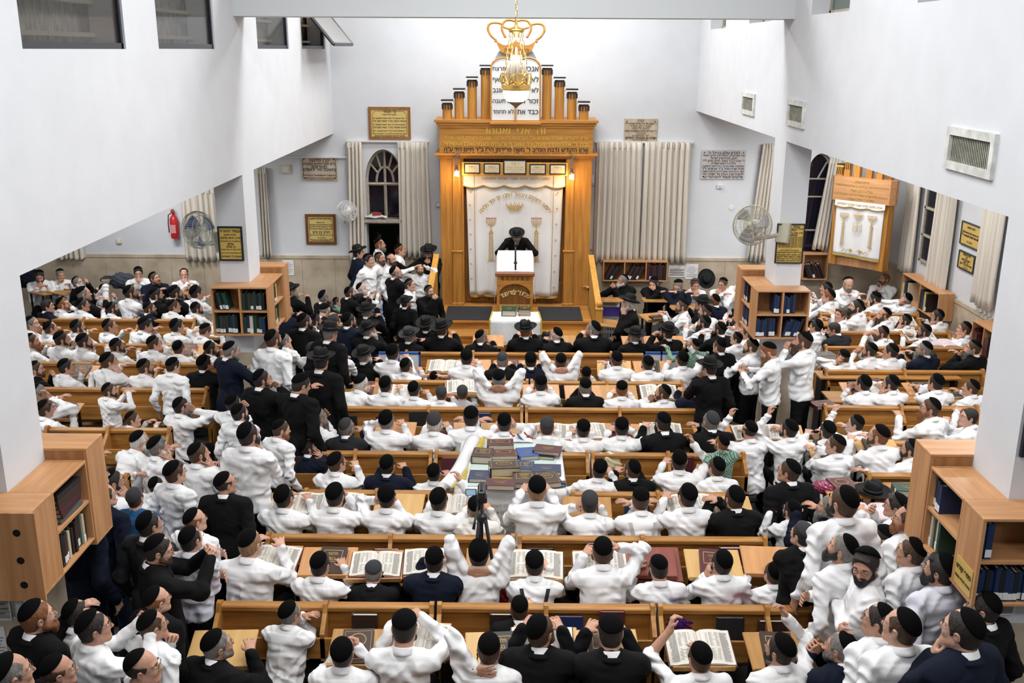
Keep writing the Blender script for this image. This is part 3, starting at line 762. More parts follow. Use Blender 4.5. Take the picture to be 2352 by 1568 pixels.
# ------------------------------------------------------------------ who sits and stands where
# zone: phrase for the labels | default tokens ; then one line per person: px py tokens
# w b n c ...: clothes; t: standing; kid; hat/ghat; h?: hair colour; B??: beard; gl: glasses; y h p l: body, head, pitch, lean (degrees); aXY: arms; +d +o +c: desk, with open / closed book
CROWD = """
#N1|bench row nearest the camera
500 1484 b Bys hy gl ald y=25 h=55 +d l=20
787 1500 w agg p=8 +c
929 1446 w gl Bks adw p=-25 l=6 +o
1123 1492 w sl hb abl p=0 +c
1242 1451 b hb Bb gl h=35 y=5 add +o
1402 1456 b p=-20 add +c
1606 1512 w gl hb aud h=-15 p=0 l=10 +o ss
1790 1494 w gl Bks h=-45 y=-15 ahu +c
1930 1489 n gl hy By h=-45 y=-15 amm l=18 +d
#N2|second bench row from camera
575 1250 w hl buzz p=0 h=25 add fat +o
667 1410 w hy gl h=30 y=15 arr l=24 fat
736 1298 w h=18 add p=-5 +c
858 1318 b gk hy agg p=-25 l=30 fat +o
998 1288 n buzz add p=0 h=8 +o
1100 1273 w thick abb p=5 l=18 +d
1193 1398 b hb Bg agd p=0
1228 1298 w sus hd acd p=-8 l=24 +o
1384 1268 w hb Bb adt p=-6 l=20 fat +o
1512 1306 w Bk gl p=-15 h=-12 adl l=5 +d
1657 1293 w Bks h=-16 akl p=4 +c
1775 1318 w kid gl hb h=-20 adl +d
#N3|third bench row from camera
654 1143 w h=22 buzz add +o
771 1140 w Bk h=10 adg p=-4 +o
889 1143 w buzz aem p=0 +d
1009 1150 w adu h=16 p=0 +o
1093 1166 cr sl hl p=4 add
1233 1125 w hl buzz big fat add p=0 l=10
1354 1156 w gk sl aed p=-4 l=20 +d
1471 1150 w susw hb arr p=-12 l=22 fat
1578 1140 w buzz h=-16 gl add +o
1686 1145 b Bk hb h=-22 adr l=16 +d
#N4|fourth bench row from camera
774 1064 w gl hb h=40 y=10 add
891 1069 n h=15 add
998 1087 w buzz h=12 akd
1377 1079 w h=12 y=10 asd buzz r=8
1451 1079 b hb Bbs h=-35 add y=-5
1560 1059 w hd h=6 adu
1645 1074 w gl hb h=-28 y=-5 add
1818 1173 w gl Bks h=-30 y=-8 add
#N5|fifth bench row from camera
710 1028 n gl Bk h=68 y=20 p=18 ack
731 960 w hy ByL gl h=40 y=20 l=18 afr fat
797 983 c gk hy By h=25 y=5 add l=15
889 967 w hy fat aed +d
998 972 w hw BwL gk fat p=-4 +c
1082 959 w arr p=0 h=4
1159 972 w buzz ade h=6 +d
1256 982 w gk p=-10 add +o
1339 987 w buzz add p=0 +o
1428 982 w adw h=6 aud +c
1522 972 b BkL hd h=-25 p=-6 add +o fat
1632 969 b gk hy ByL h=-20 l=22 arr +c
1721 990 w Bks hx hd h=-25 aud p=2 +o
1811 987 w Bks h=-40 y=-10 p=4 auw +o
1900 990 w h=-14 Bks add
#N6|sixth bench row from camera
830 882 w hw Bw gl h=45 y=20 l=30 p=-12 arr fat +c
887 885 w buzz h=18 add +o
952 895 w h=20 Bks amd
1014 905 w kid gk hb h=8
1062 903 gr kid gk hb h=4 +o
1146 872 w hy big tan abb p=-8 l=10
1242 882 w Bb sl add p=0 +d
1344 890 b hy sl agg p=-8 l=18 +d
1428 895 w hg buzz p=-4 h=6 +d
1522 903 w Bb hb h=-68 y=-12 p=10 amd +o
1596 890 n hy gl h=-25 y=-8 By
#N7|seventh bench row from camera
903 811 w thick h=20 add
934 841 w h=30 akd
965 880 w kid hb gk h=20
998 868 lb kid hl att h=10 ss +o
1072 823 w hd fat +d
1154 829 b gk hy p=-4 +c
1219 829 n p=2 +d
1288 831 w hb abb p=2 +c
1346 859 w kid hb h=-5
1415 826 w Bk hb h=-15 fat arr +c
1487 836 w Bks h=-14 ahd +c
1566 826 w gl h=-14 adu
#N8|row of elders below the platform
942 773 b ghat hy By h=40 y=20 l=15
1016 757 b hat hb Bb sl h=28 y=8 +d
1106 775 b hy Bys gl h=45 y=10 +d
1208 760 b hat Bg hg gl h=25 y=0 big
1276 770 b hw hx Bw gl h=-50 y=-12 l=18 fat +d
1362 757 b hy Bys gl h=-52 y=-6 big fat
1456 773 b hat hy By h=-40 y=-10 akd l=18 +c
1530 765 b hat Bk hb h=-55 y=-25 agg +d
#LF|crowd along the lower left pillar
176 1181 n big t Bg hg gl h=42 y=15 ahh p=0
87 1418 b t Bg hg gl h=55 y=30 adh
179 1410 w t gl h=60 y=40 ahh
217 1443 w t gl h=55 y=40 agg
352 1438 w t gl hb h=48 y=30 ach buzz
362 1380 b t gl hg h=40 y=25 ahh hx
329 1535 w t gl h=75 y=60 ahh hx hd
135 1543 b t gl h=60 y=30 ahh hx hb
28 1550 b t gl buzz hy h=50 y=30 ahh
365 1265 b t gl Bbs h=75 y=62 agg p=-8 l=0
439 1240 lav t gl buzz h=25 y=15 axx
449 1196 w t gl hg hx h=50 y=20 axx
344 1206 c t gl h=40 y=20 ahh
240 1140 n t hb gl buzz h=40 y=20 ahh z=.95
311 1145 bl t kid hb gk h=5 y=5 ahh buzz z=1.1
518 1112 b t z=.94 gl hx hd h=40 y=5 ahh fat
403 1087 w t gl hb thick h=48 y=25 ahh kid z=1.12
457 1043 w t Bk hb h=50 y=15 ack
571 1000 w t big Bk hd gl h=35 y=10 ahc fat
224 1092 w t gl hb h=60 y=30 kid ahh z=1.12
260 1107 w gl Bks h=60 y=30 ack z=1.1
360 1115 w kid hd h=30
#LM|crowd standing before the far left pillar
536 926 w h=30 amh t kid z=1.12
551 949 w Bk h=40 y=10 t kid z=1.12 ahh
603 872 b t sl Bbs gl h=60 y=25 ahm
692 885 b t gl h=55 y=25 p=-20 adh
646 987 w t kid z=1.1 Bg hb h=62 y=35 p=-10 ahh
738 831 b t hat big h=15 y=10 ahh p=-8
781 806 w t hb thick h=45 y=15 acc kid z=1.05
718 803 w t kid hb gk h=30 z=1.05
628 780 w t big Bk hb h=45 y=20 ahh fat
654 783 w t kid z=1.05 hy h=55 y=25 ahc
531 806 n t hy By gl h=55 y=38 p=-8 aoo
470 836 b thick h=30 y=10
700 739 b t Bk gl h=50 y=20 ahh
759 767 b t hat hy h=45 y=20 p=-10 ahh
718 765 w kid t hb nk h=80 y=50 ahh z=1.1
725 737 w gl Bks h=58 y=40 amd
769 739 b hb gk h=40 y=20
802 737 n gl Bb h=50 y=25 acd big
838 818 b hat hy Bw h=38 y=10 akd
#LB|crowd between far left pillar and platform
848 760 b hat hy BwL h=60 y=25 adr
843 716 b hat hy By h=30 y=10
830 696 b hat h=50 y=30 hd
980 748 b hat h=20 y=10
932 696 b hat t big Bg hb h=48 y=15 ahh kid z=1.0
909 627 b t Bys hy gl hx h=72 y=50 axx p=8
804 673 b gl Bk hb h=65 y=50 t kid z=1.05
830 663 w hw BwL h=70 y=40 t kid z=1.02 hx
868 683 lb kid t nk hl h=120 y=110 ahh z=.78
774 693 pl kid t hb h=85 y=40 ahh z=.85
746 683 b hy ByL gl h=60 y=55
746 716 b hy hx h=40 y=30 p=-30
659 714 n hx hy Bys gl h=40 y=10
669 670 b hat hy ByL h=60 y=30
628 752 w t kid hd h=50 y=30 aoo
#LD|crowd by the doorway
868 545 b t h=130 y=100 hb nk ahh
919 548 b t h=165 y=160 hb nk ahh
873 563 w t hg By h=85 y=70 ahh buzz
919 575 w t hg gl h=85 y=85 ahh
824 582 n t hat gl h=90 y=70 ahh
847 599 w t thick h=125 y=120 ahh
872 594 w t Bb hb gl h=120 y=100 ahh
898 597 w t Bk hx hd gl h=115 y=100 ahh
985 581 b t hat Bb h=-170 y=180 p=-20 ams gl
965 618 w t hb Bbs gl h=172 y=-170 att p=-2 kid z=1.12
942 655 w t kid hb gl h=110 y=100 ahh z=1.1
986 670 b t Bb gl hd h=140 y=170 ahm kid z=1.08
#L1|left aisle row along the back wall
91 635 w Bks h=165 y=160 p=-25 adm
139 632 w hy h=140 y=150 p=-10 adk
179 650 b hy BwL gl h=95 y=60 p=15 kid z=1.2 afd
241 668 w hb buzz h=120 y=60 amb
318 628 w thick gl h=165 y=160 p=-6 amd
355 640 n Bg hb gl h=110 y=150 p=8 add
423 632 w hg buzz h=165 y=165 gl amr
#L2|second left aisle row from back wall
110 704 n hd thick nk h=75 y=40
145 699 w hg Bgs gl h=70 y=40 adf
191 701 w gl tan h=68 y=30
193 676 b hy buzz Bys h=70 y=30
258 709 w BkL h=62 y=30 p=8
301 673 w tan Bks h=72 y=30 akd p=10
344 709 n Bb hb gl h=72 y=40 add
360 678 b h=68 y=30 Bks
400 704 w hb gl h=68 y=30 add
404 673 b Bks h=62 y=30 amd
452 673 w h=50 y=30
452 709 w h=60 y=30 Bks
#L3|third left aisle row from back wall
74 744 w hy gl h=90 y=60 adm
117 755 w hb buzz h=55 y=25
179 752 w Bk h=62 y=30 adk
253 750 w hb h=72 y=40 p=10
334 747 w gl thick h=62 y=30 p=-10 adm
407 750 w thick h=50 y=30 arr
472 760 w hb h=50 y=30 p=-25 +o
#L4|fourth left aisle row from back wall
74 785 w Bg hb h=80 y=40
143 780 w Bks gl h=62 y=25 adm
194 785 w hd Bks h=60 y=25 akd
270 795 w gl tan h=62 y=25 Bks
355 790 w gl hb h=62 y=25 arr
411 800 w hb h=15 y=5 +c
485 801 w Bk gl h=62 y=25 adm
#L5|fifth left aisle row from back wall
84 849 b hb Bbs gl h=75 y=40 amd
153 844 w gl h=65 y=35 amd +c
251 831 w hb h=62 y=30 adk
334 844 w hb Bbs h=55 y=20
398 841 w t kid z=1.12 gl h=45 y=12 ahh p=-10
#L6|sixth left aisle row from back wall
89 905 w hy gl h=70 y=40 adf
107 941 w hb thick h=60 y=25 +c
252 898 w Bks gl hb h=70 y=35 t kid z=1.02 adr
306 964 w kid hb h=78 y=40 z=1.05
418 934 w By hd ByL h=58 y=22 acf
#L7|seventh left aisle row from back wall
204 1043 w hx hd h=60 y=20 ads
321 1015 w hw buzz Bw h=48 y=30 l=30 fat p=-10 arr
365 1028 w hy thick Bw h=62 y=20 adk
#RB|rows right of the platform
1430 645 b hy Bw h=-115 y=-160 r=-12 ams tan
1502 650 b Bk gl h=-140 y=180 p=-25 afr
1558 658 n hy ByL gl big h=-150 y=180 p=-25 l=24 arr
1596 655 w gk hb h=175 y=170 p=-15 amd
1660 653 w hb gl h=-135 y=-160 amr p=-12
1703 645 w Bks hb h=-150 y=-170 akd p=-15
1443 699 b hat hw Bw h=-100 y=-100 akl big l=8 p=5
1566 704 w Bbs gl hb h=-88 y=-80 add
1640 691 n hg h=-40 y=-30
1611 699 b hat h=-60 y=-60
1619 716 w hb Bbs h=-85 y=-40 ads
1617 742 w BkL gl h=-62 y=-30 add
1652 757 b BkL h=-55 y=-25
1698 729 w Bk gl h=-85 y=-30
1703 747 w gk hy h=-80 y=-30 akd
1716 765 w h=-65 y=-30 hb
#RM|crowd standing before the far right pillar
1594 793 pl kid t hl gl h=-45 y=-20 aph z=1.0
1652 796 b t hb h=-45 y=-20 ahh kid z=1.12
1691 778 w kid t hd gl h=-70 y=-30 ahh
1724 796 w t hb Bbs h=-75 y=-45 aoo kid z=1.15
1765 808 w t BgL hg h=-85 y=-60 p=-25 aoo
1844 785 w t big BbL hb h=-70 y=-50 amm p=6 fat
1629 847 b t hat h=-30 y=-15 amh kid z=1.12 p=-8
1657 1018 pl kid t hg Bgs h=-40 y=-15 ahd z=1.1
1874 750 w h=-50 y=-20 thick
#R1|right aisle row along the back wall
1948 653 w hy Bys hx h=170 y=172 p=-14 arr big
2031 642 w hg Bg gl nk h=-110 y=-160 akd p=8
1897 663 w thick h=-80 y=-60
#R2|second right aisle row from back wall
1902 681 w hg gl thick h=-72 y=-40 add
2010 686 w gl Bks h=-60 y=-30 p=-14 +c
2081 688 w hy Bw h=-30 y=-15 aed +o
#R3|third right aisle row from back wall
1930 724 w hb thick nk h=-170 y=-40 add
1966 706 w Bk gl h=-95 y=-50 p=10
2030 724 w BbL hb hx h=-85 y=-40 amd
2078 737 w BkL h=-75 y=-35 p=12 akd +o
2152 727 w gl Bks tan h=-75 y=-35 akd
#R4|fourth right aisle row from back wall
1915 757 c gl nk h=-70 y=-30 p=-15 l=30 arr
2025 765 w Bb hb h=-72 y=-35 agg
2122 762 w Bks tan h=-72 y=-30 add +o
2214 757 w hb h=-75 y=-40 akk
#R5|fifth right aisle row from back wall
1937 821 w hb buzz kk aee h=-30 y=-12 p=-10
1997 806 w Bbs gl h=-62 y=-20 agg
2045 808 w hd gl h=-65 y=-20
2122 803 n hy ByL gl h=-65 y=-25 +d
2234 801 b hb ByL h=-72 y=-35 amd
#R6|sixth right aisle row from back wall
1982 882 w hd h=-35 y=-15 amd +c
2045 882 w Bks hd h=-60 y=-15 akd +o
2149 880 w h=-30 y=-10 arr +c
2229 892 w hb h=-65 y=-25 add
#R7|seventh right aisle row from back wall
1964 974 w gl h=-68 y=-25 aud
2135 939 w Bg hb gl h=-72 y=-35 ads
2224 959 w nk gl h=-85 y=-50 arr
#R8|eighth right aisle row from back wall
1918 1023 w gl hb h=-68 y=-15 arr +c
2017 1002 w gl hg buzz Bbs h=-55 y=-15 add +c
2091 1033 w gl Bks hd h=-62 y=-20 asd l=18
2150 1033 w tan hx gl h=-70 y=-30
#RS|crowd along the lower right pillar
1811 1084 b big gl hb h=-50 y=-15 ahh
1841 1229 b gk t kid z=1.1 gl h=-40 y=-15 anh
1936 1155 w t big Bk h=-35 y=-12 ahh hb
1905 1166 n ByL hy h=-60 y=-25
2056 1163 w gl thick h=-65 y=-30 adm
2081 1194 w t Bg hb gl h=-65 y=-30 ahh buzz
2030 1237 w gl h=-60 y=-25 p=-10
1933 1262 w t hy Bk h=-60 y=-30 p=14 ahx
1987 1301 w t gl Bks thick h=-140 y=-80 axx p=-10
2091 1270 w t gl hb h=-60 y=-30 ahh
2158 1311 lav t Bk gl hd thick h=-50 y=-20 big ahh
2017 1426 w t gl h=-55 y=-20 ahh
2068 1443 w t gl hb buzz h=-40 y=-12 ahh
2209 1449 n t gl h=-50 y=-25 ach big
2257 1398 b t gl h=-60 y=-30 ahh
"""
ORD = ['first', 'second', 'third', 'fourth', 'fifth', 'sixth', 'seventh', 'eighth', 'ninth', 'tenth', 'eleventh', 'twelfth', 'thirteenth', 'fourteenth', 'fifteenth', 'sixteenth', 'seventeenth', 'eighteenth', 'nineteenth', 'twentieth', 'twenty-first', 'twenty-second', 'twenty-third', 'twenty-fourth', 'twenty-fifth']
HNAME = {'d': 'dark', 'k': 'black', 'b': 'brown', 'g': 'ginger', 'y': 'grey', 'w': 'white', 'l': 'fair'}
ANAME = {'b': 'hands behind head', 't': 'hand on head', 'x': 'arms folded', 'f': 'hand on forehead', 'm': 'hand at mouth', 'k': 'hand at cheek', 'c': 'hand at chin', 'u': 'hand raised', 's': 'arm stretched out', 'o': 'holding a book', 'g': 'hands clasped', 'e': 'hand at ear', 'n': 'hand on neck', 'p': 'arm pointing', 'r': 'arms crossed on desk'}
DESKS, ZONES, ZONED = [], [], []
def relax(L):
    """people who would stand inside each other are made a little taller or shorter, which moves them nearer or farther"""
    n = len(L); z0 = []; lim = []; dm = []
    for px, py, tok, code in L:
        k = .80 if 'kid' in tok else (1.07 if 'big' in tok else 1.0)
        for w in tok:
            if w[:2] == 'z=': k *= float(w[2:])
        sit = 't' not in tok
        z0.append((1.2 if sit else 1.64)*k); lim.append((.95, 1.05) if sit else (.90, 1.10)); dm.append(.42*k if not sit else .40*k)
    s = [1.0]*n
    pos = lambda i: at(L[i][0], L[i][1], z0[i]*s[i])
    P = [pos(i) for i in range(n)]
    tgt = {}
    for c in set(l[3] for l in L):
        ys = sorted(P[i].y for i in range(n) if L[i][3] == c and 't' not in L[i][2])
        if ys and (c[0] == 'N' or (c[0] in 'LR' and c[1].isdigit() and c not in ('L1', 'R1'))): tgt[c] = ys[len(ys)//2]+{'N3': -.10, 'N4': .10, 'N1': -.05}.get(c, 0)
    for it in range(120):
        for i in range(n):
            for j in range(i+1, n):
                d = math.hypot(P[i].x-P[j].x, P[i].y-P[j].y); m = (dm[i]+dm[j])/2
                if d < m:
                    a, b = (i, j) if P[i].y < P[j].y else (j, i)
                    e = .12*(m-d)
                    s[a] = min(lim[a][1], s[a]+e*.5); s[b] = max(lim[b][0], s[b]-e*.5)
                    P[a], P[b] = pos(a), pos(b)
        for i in range(n):
            p = P[i]
            if L[i][3] not in ('LD', 'L1', 'R1', 'RB'):
                pass
            if 18.78 < p.y < 19.6 and not (-2.7 < p.x < -2.1 and p.y > 19.0): s[i] += .004
            for x0, x1, y0, y1 in ((-9, XL+.26, YN-.28, YN+CD+.28) if p.x > XL-.7 else (0, 0, 0, 0), (XCL-.24, XL+.24, YF-.26, YF+CD+.26), (XR-.24, XCR+.24, YF-.26, YF+CD+.26), (XR-.24, 9, YN-.28, YN+CD+.28) if p.x < XR+.7 else (0, 0, 0, 0)):
                if x0 < p.x < x1 and y0 < p.y < y1: s[i] += .006 if p.y < (y0+y1)/2 else -.006
            if L[i][1] < 550: s[i] = .90
            if L[i][3] in tgt and 't' not in L[i][2]: s[i] += .12*(p.y-tgt[L[i][3]])
            s[i] = max(lim[i][0]-.06, min(lim[i][1]+.06, s[i])); P[i] = pos(i)
    return {(L[i][0], L[i][1]): s[i] for i in range(n)}
XL, XR, YF, YN, CD, XCL, XCR = -3.448, 3.345, 12.576, 6.191, .56, -3.95, 3.92
def build_crowd():
    zones = []
    for ln in CROWD.strip().split('\n'):
        if ln[0] == '#':
            code, ph = ln[1:].split('|')
            zones.append((code, ph, []))
        else:
            w = ln.split(); zones[-1][2].append((float(w[0]), float(w[1]), w[2:]))
    fits = relax([(px, py, tok, code) for code, ph, rows in zones for px, py, tok in rows])
    for code, ph, rows in zones:
        ZONES.append((code, ph))
        rows.sort(key=lambda r: r[0])
        for i, (px, py, tok) in enumerate(rows):
            o = make_person(px, py, tok, 0.0, fits[(px, py)])
            ZONED.append((o, code, tok))
            t = set(tok); info = PEOPLE[-1][4]
            who = 'boy' if 'kid' in t and not any(w[:2] == 'z=' and float(w[2:]) > 1.05 for w in tok) else 'man'
            L = '%s in %s' % (who, GARN[info['gar']])
            bits = []
            if 'hat' in t: bits.append('black hat')
            if 'ghat' in t: bits.append('dark grey hat')
            if 'gk' in t: bits.append('grey cap')
            if 'nk' in t: bits.append('no skullcap')
            if 'sus' in t: bits.append('black suspenders')
            if 'susw' in t: bits.append('cream suspenders')
            bd = next((w for w in tok if w[0] == 'B'), None)
            if bd: bits.append(('long ' if bd.endswith('L') else '')+HNAME[bd[1]]+' beard')
            elif info['hair'] in 'gywl' : bits.append(HNAME[info['hair']]+' hair')
            ar = next((ANAME[c] for c in info['arms'][::-1] if c in ANAME), None)
            if ar: bits.append(ar)
            if 'gl' in t: bits.append('glasses')
            if 't' in t and code[0] in 'NLR' and code[1] not in 'FMDS': bits.insert(0, 'standing')
            tail = '%s from left, %s' % (ORD[i], ph)
            n = 16-len(tail.split())
            while bits and len((L+' '+' '.join(bits)).split())+1 > n: bits.pop()
            tag(o, L+((', '+', '.join(bits)) if bits else '')+', '+tail, 'person', 'people in the '+ph if False else None)
            for w in tok:
                if w[0] == '+': DESKS.append((px, py, w[1], PEOPLE[-1], '%s man from left, %s' % (ORD[i], ph)))
# ------------------------------------------------------------------ room materials
WALL = mat('white_plaster', (.655, .672, .70), .85, .08, 12, .03, 3)
CEIL = mat('ceiling_white', (.85, .86, .87), .9)
BEAMM = mat('beam_grey_paint', (.66, .69, .70), .8)
STONE = mat('travertine', (.58, .49, .37), .55, .1, 40, col2=(.40, .32, .225), vscale=3.5, detail=10)
FLOOR = mat('dark_terrazzo', (.05, .047, .043), .5, 0, 40, .3, 8)
def wood(name, c, c2, rough=.45, st=(9, 9, .7), vs=2.2):
    return mat(name, c, rough, .06, 30, col2=c2, vscale=vs, stretch=st, detail=6, spec=.4)
OAK = wood('golden_oak', (.54, .255, .050), (.36, .15, .024))
OAKX = wood('golden_oak_beam', (.55, .265, .054), (.38, .16, .027), st=(.7, 9, 9))
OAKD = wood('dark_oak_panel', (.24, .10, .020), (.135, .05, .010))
PINE = wood('honey_pine', (.50, .245, .060), (.29, .115, .022), st=(.8, 9, 9))
PINEZ = wood('honey_pine_upright', (.50, .245, .060), (.30, .12, .024))
STEPW = wood('worn_step_wood', (.55, .27, .06), (.30, .12, .02), st=(.8, 8, 8))
RAILW = wood('yellow_pine', (.66, .36, .075), (.50, .24, .04))
BEECH = wood('beech_laminate', (.60, .315, .145), (.46, .225, .095), st=(1, 9, 9))
BEECHZ = wood('beech_laminate_upright', (.58, .30, .135), (.43, .205, .085))
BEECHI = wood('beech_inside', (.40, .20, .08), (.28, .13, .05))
DESKW = [wood('desk_beech', (.64, .33, .135), (.50, .23, .085), st=(8, 1, 8)), wood('desk_oak', (.50, .27, .085), (.36, .17, .045), st=(8, 1, 8)), wood('desk_pale', (.66, .42, .16), (.56, .33, .11), st=(8, 1, 8)), wood('desk_mahogany', (.27, .070, .045), (.19, .045, .03), st=(8, 1, 8))]
BLACK = mat('black_metal', (.012, .012, .013), .4, metal=.3)
PLASTIC = mat('black_plastic', (.012, .012, .014), .35)
GOLD = mat('gold_paint', (.78, .52, .09), .35, metal=.35)
BRASS = mat('brass', (.75, .48, .13), .25, metal=.9)
GOLDT = mat('gold_thread', (.50, .33, .075), .6)
INK = mat('black_ink', (.010, .010, .011), .6)
INKB = mat('dark_blue_ink', (.022, .03, .06), .6)
INKR = mat('red_brown_ink', (.20, .035, .02), .6)
INKG = mat('faded_olive_ink', (.22, .16, .03), .6)
PLATE = mat('brass_plate', (.66, .49, .17), .4, 0, 5, .06, 8, spec=.4)
PLATED = mat('brass_plate_deep', (.60, .41, .10), .4, 0, 5, .06, 8)
FRAMEB = mat('black_frame', (.012, .014, .022), .35)
FRAMEW = wood('plaque_walnut', (.20, .075, .02), (.12, .04, .010))
MARBLE = mat('beige_marble', (.56, .48, .37), .5, 0, 5, col2=(.42, .33, .21), vscale=7, detail=8)
MARBLEG = mat('grey_marble', (.50, .48, .46), .5, 0, 5, .12, 7, detail=8)
WCLOTH = mat('white_cloth', (.80, .80, .80), .9, .35, 18)
SATIN = mat('white_satin', (.80, .80, .80), .7, .5, 7, stretch=(2, 1, .5))
DRAPE = mat('beige_drape', (.66, .61, .53), .85, .15, 90)
DARKGL = mat('night_glass', (.010, .010, .018), .06, spec=.6)
TINT = mat('tinted_glass', (.06, .055, .05), .08, alpha=.42)
CLEAR = mat('thin_glass', (.8, .9, .87), .05, alpha=.25)
CREAMP = mat('window_paint', (.42, .37, .30), .6, .2, 60, .2, 12)
RUG = mat('charcoal_rug', (.022, .023, .026), .95, .4, 200, .25, 160)
PAPER = mat('page_paper', (.74, .70, .62), .8)
PAPERW = mat('white_paper', (.80, .80, .80), .8)
STEEL = mat('chrome', (.55, .55, .56), .25, metal=.9)
WPLAS = mat('white_plastic', (.72, .72, .70), .4)
CPLAS = mat('cream_plastic', (.66, .60, .42), .4)
# ------------------------------------------------------------------ the setting
XL, ZL, XR, ZR, YF, YN, CD, YB, ZW, XRW = -3.448, 3.68, 3.345, 4.131, 12.576, 6.191, .56, 19.05, 1.35, 7.2
XLW, TOP = -11.2, 7.6
XCL = at_y(497, 500, YF).x; XCR = at_y(1860, 400, YF).x
def sbox(name, lo, hi, m, bevel=0):
    mb = MB(); mb.bb(lo, hi); return struct(mb.obj(name, m, bevel=bevel))
def build_room():
    sbox('floor', (XLW-.3, -4, -.2), (XRW+.3, YB+3.2, 0), FLOOR)
    sbox('ceiling', (XLW-.3, -4, TOP), (XRW+.3, YB+.3, TOP+.2), CEIL)
    # back wall with the doorway and arched window, and the window of the right aisle
    a = at_y(838, 420, YB); b = at_y(926, 420, YB); zt = at_y(880, 343, YB).z; zs = at_y(838, 420, YB).z
    x0, x1 = a.x, b.x
    c = at_y(1850, 440, YB).x; d = at_y(1906, 440, YB).x+.05; z2 = at_y(1870, 585, YB).z; z3 = at_y(1870, 352, YB).z
    mb = MB()
    def wallpiece(l, r, lo, hi): mb.bb((l, YB, lo), (r, YB+.3, hi))
    wallpiece(XLW-.3, x0, 0, TOP); wallpiece(x1, c, 0, TOP); wallpiece(d, XRW+.3, 0, TOP)
    wallpiece(c, d, 0, z2)
    def arch_top(l, r, zspring, ztop):
        m = (l+r)/2; h = (r-l)/2; n = 16
        pts = [(m-h*math.cos(pi*i/n), zspring+(ztop-zspring)*math.sin(pi*i/n)) for i in range(n+1)]
        for i in range(n):
            p, q = pts[i], pts[i+1]
            mb.prism([p, q, (q[0], TOP), (p[0], TOP)], .3, off=YB)
    arch_top(x0, x1, zs, zt); arch_top(c, d, z3-.45, z3)
    struct(mb.obj('wall_back', WALL))
    sbox('wall_right', (XRW, -4, 0), (XRW+.3, YB, TOP), WALL)
    sbox('wall_left', (XLW-.3, -4, 0), (XLW, YB, TOP), WALL)
    sbox('wall_front', (XLW-.3, -4.3, 0), (XRW+.3, -4, TOP), WALL)
    # vestibule behind the doorway
    mb = MB()
    mb.bb((x0-1.2, YB+2.8, -.01), (x1+1.2, YB+3, 4.6)); mb.bb((x0-1.3, YB+.3, -.01), (x0-1.2, YB+3, 4.6)); mb.bb((x1+1.2, YB+.3, -.01), (x1+1.3, YB+3, 4.6))
    mb.bb((x0-1.3, YB+.3, 4.5), (x1+1.3, YB+3, 4.6))
    struct(mb.obj('wall_vestibule', mat('vestibule_green', (.030, .050, .032), .8)))
    # galleries: the white fronts above both aisles, with window openings
    def gallery(name, x, xo, z, wins):
        mb = MB(); t = .3 if x > 0 else -.3
        ys = [-4]+[v for w in wins for v in w[:2]]+[YB]
        for i in range(0, len(ys)-1, 2): mb.bb((x, ys[i], z), (x+t, ys[i+1], TOP))
        for y0, y1, za, zb in wins:
            mb.bb((x, y0, z), (x+t, y1, za)); mb.bb((x, y0, zb), (x+t, y1, TOP))
        mb.bb((x+t, -4, z), (xo, YB, z+.25))
        struct(mb.obj(name, WALL))
    lw = []
    for pa, pb in ((52, 290), (365, 495), (592, 664), (694, 746)):
        A_, B_ = at_x(pa, 112, XL), at_x(pb, 114, XL)
        lw.append((A_.y, B_.y, A_.z, A_.z+1.15))
    rw = []
    for pa, pb, yy in ((2172, 2108, 3), (1950, 1864, 30), (1773, 1721, 51), (1667, 1632, 66)):
        A_, B_ = at_x(pa, yy, XR), at_x(pb, yy, XR)
        rw.append((A_.y, B_.y, (A_.z+B_.z)/2, (A_.z+B_.z)/2+.9))
    gallery('wall_gallery_left', XL, XLW, ZL, lw)
    gallery('wall_gallery_right', XR, XRW, ZR, rw)
    # beam across the hall
    yb = at_x(535, 38, XL).y; zb = at_y(1176, 40, yb).z
    sbox('beam', (XL, yb, zb), (XR, yb+.5, zb+.75), BEAMM)
    # pillars
    for nm, lo, hi in (('left_far', XCL, XL), ('right_far', XR, XCR)):
        sbox('pillar_'+nm, (lo, YF, ZW), (hi, YF+CD, ZL if lo < 0 else ZR), WALL)
        sbox('trim_pillar_'+nm, (lo-.02, YF-.02, 0), (hi+.02, YF+CD+.02, ZW), STONE)
    for nm, lo, hi in (('left_near', XL-.55, XL), ('right_near', XR, XR+.55)):
        sbox('pillar_'+nm, (lo, YN, ZW), (hi, YN+CD, ZL if lo < 0 else ZR), WALL)
        sbox('trim_pillar_'+nm, (lo-.02, YN-.02, 0), (hi+.02, YN+CD+.02, ZW), STONE)
    # travertine dado with a capping strip and thin joints
    def dado(nm, x0_, x1_):
        mb = MB(); n = max(1, round((x1_-x0_)/.62)); w = (x1_-x0_)/n
        for i in range(n):
            mb.bb((x0_+i*w+.002, YB-.03, .0), (x0_+(i+1)*w-.002, YB, ZW-.06))
        mb.bb((x0_, YB-.045, ZW-.056), (x1_, YB, ZW))
        struct(mb.obj('baseboard_'+nm, STONE))
    dado('back_left', XLW, x0); dado('back_middle', x1, -1.55); dado('back_right', 1.55, XRW)
    mb = MB()
    for i in range(36): mb.bb((XRW-.03, -4+i*.64+.002, 0), (XRW, -4+(i+1)*.64-.002, ZW-.06))
    mb.bb((XRW-.045, -4, ZW-.056), (XRW, YB, ZW)); struct(mb.obj('baseboard_right', STONE))
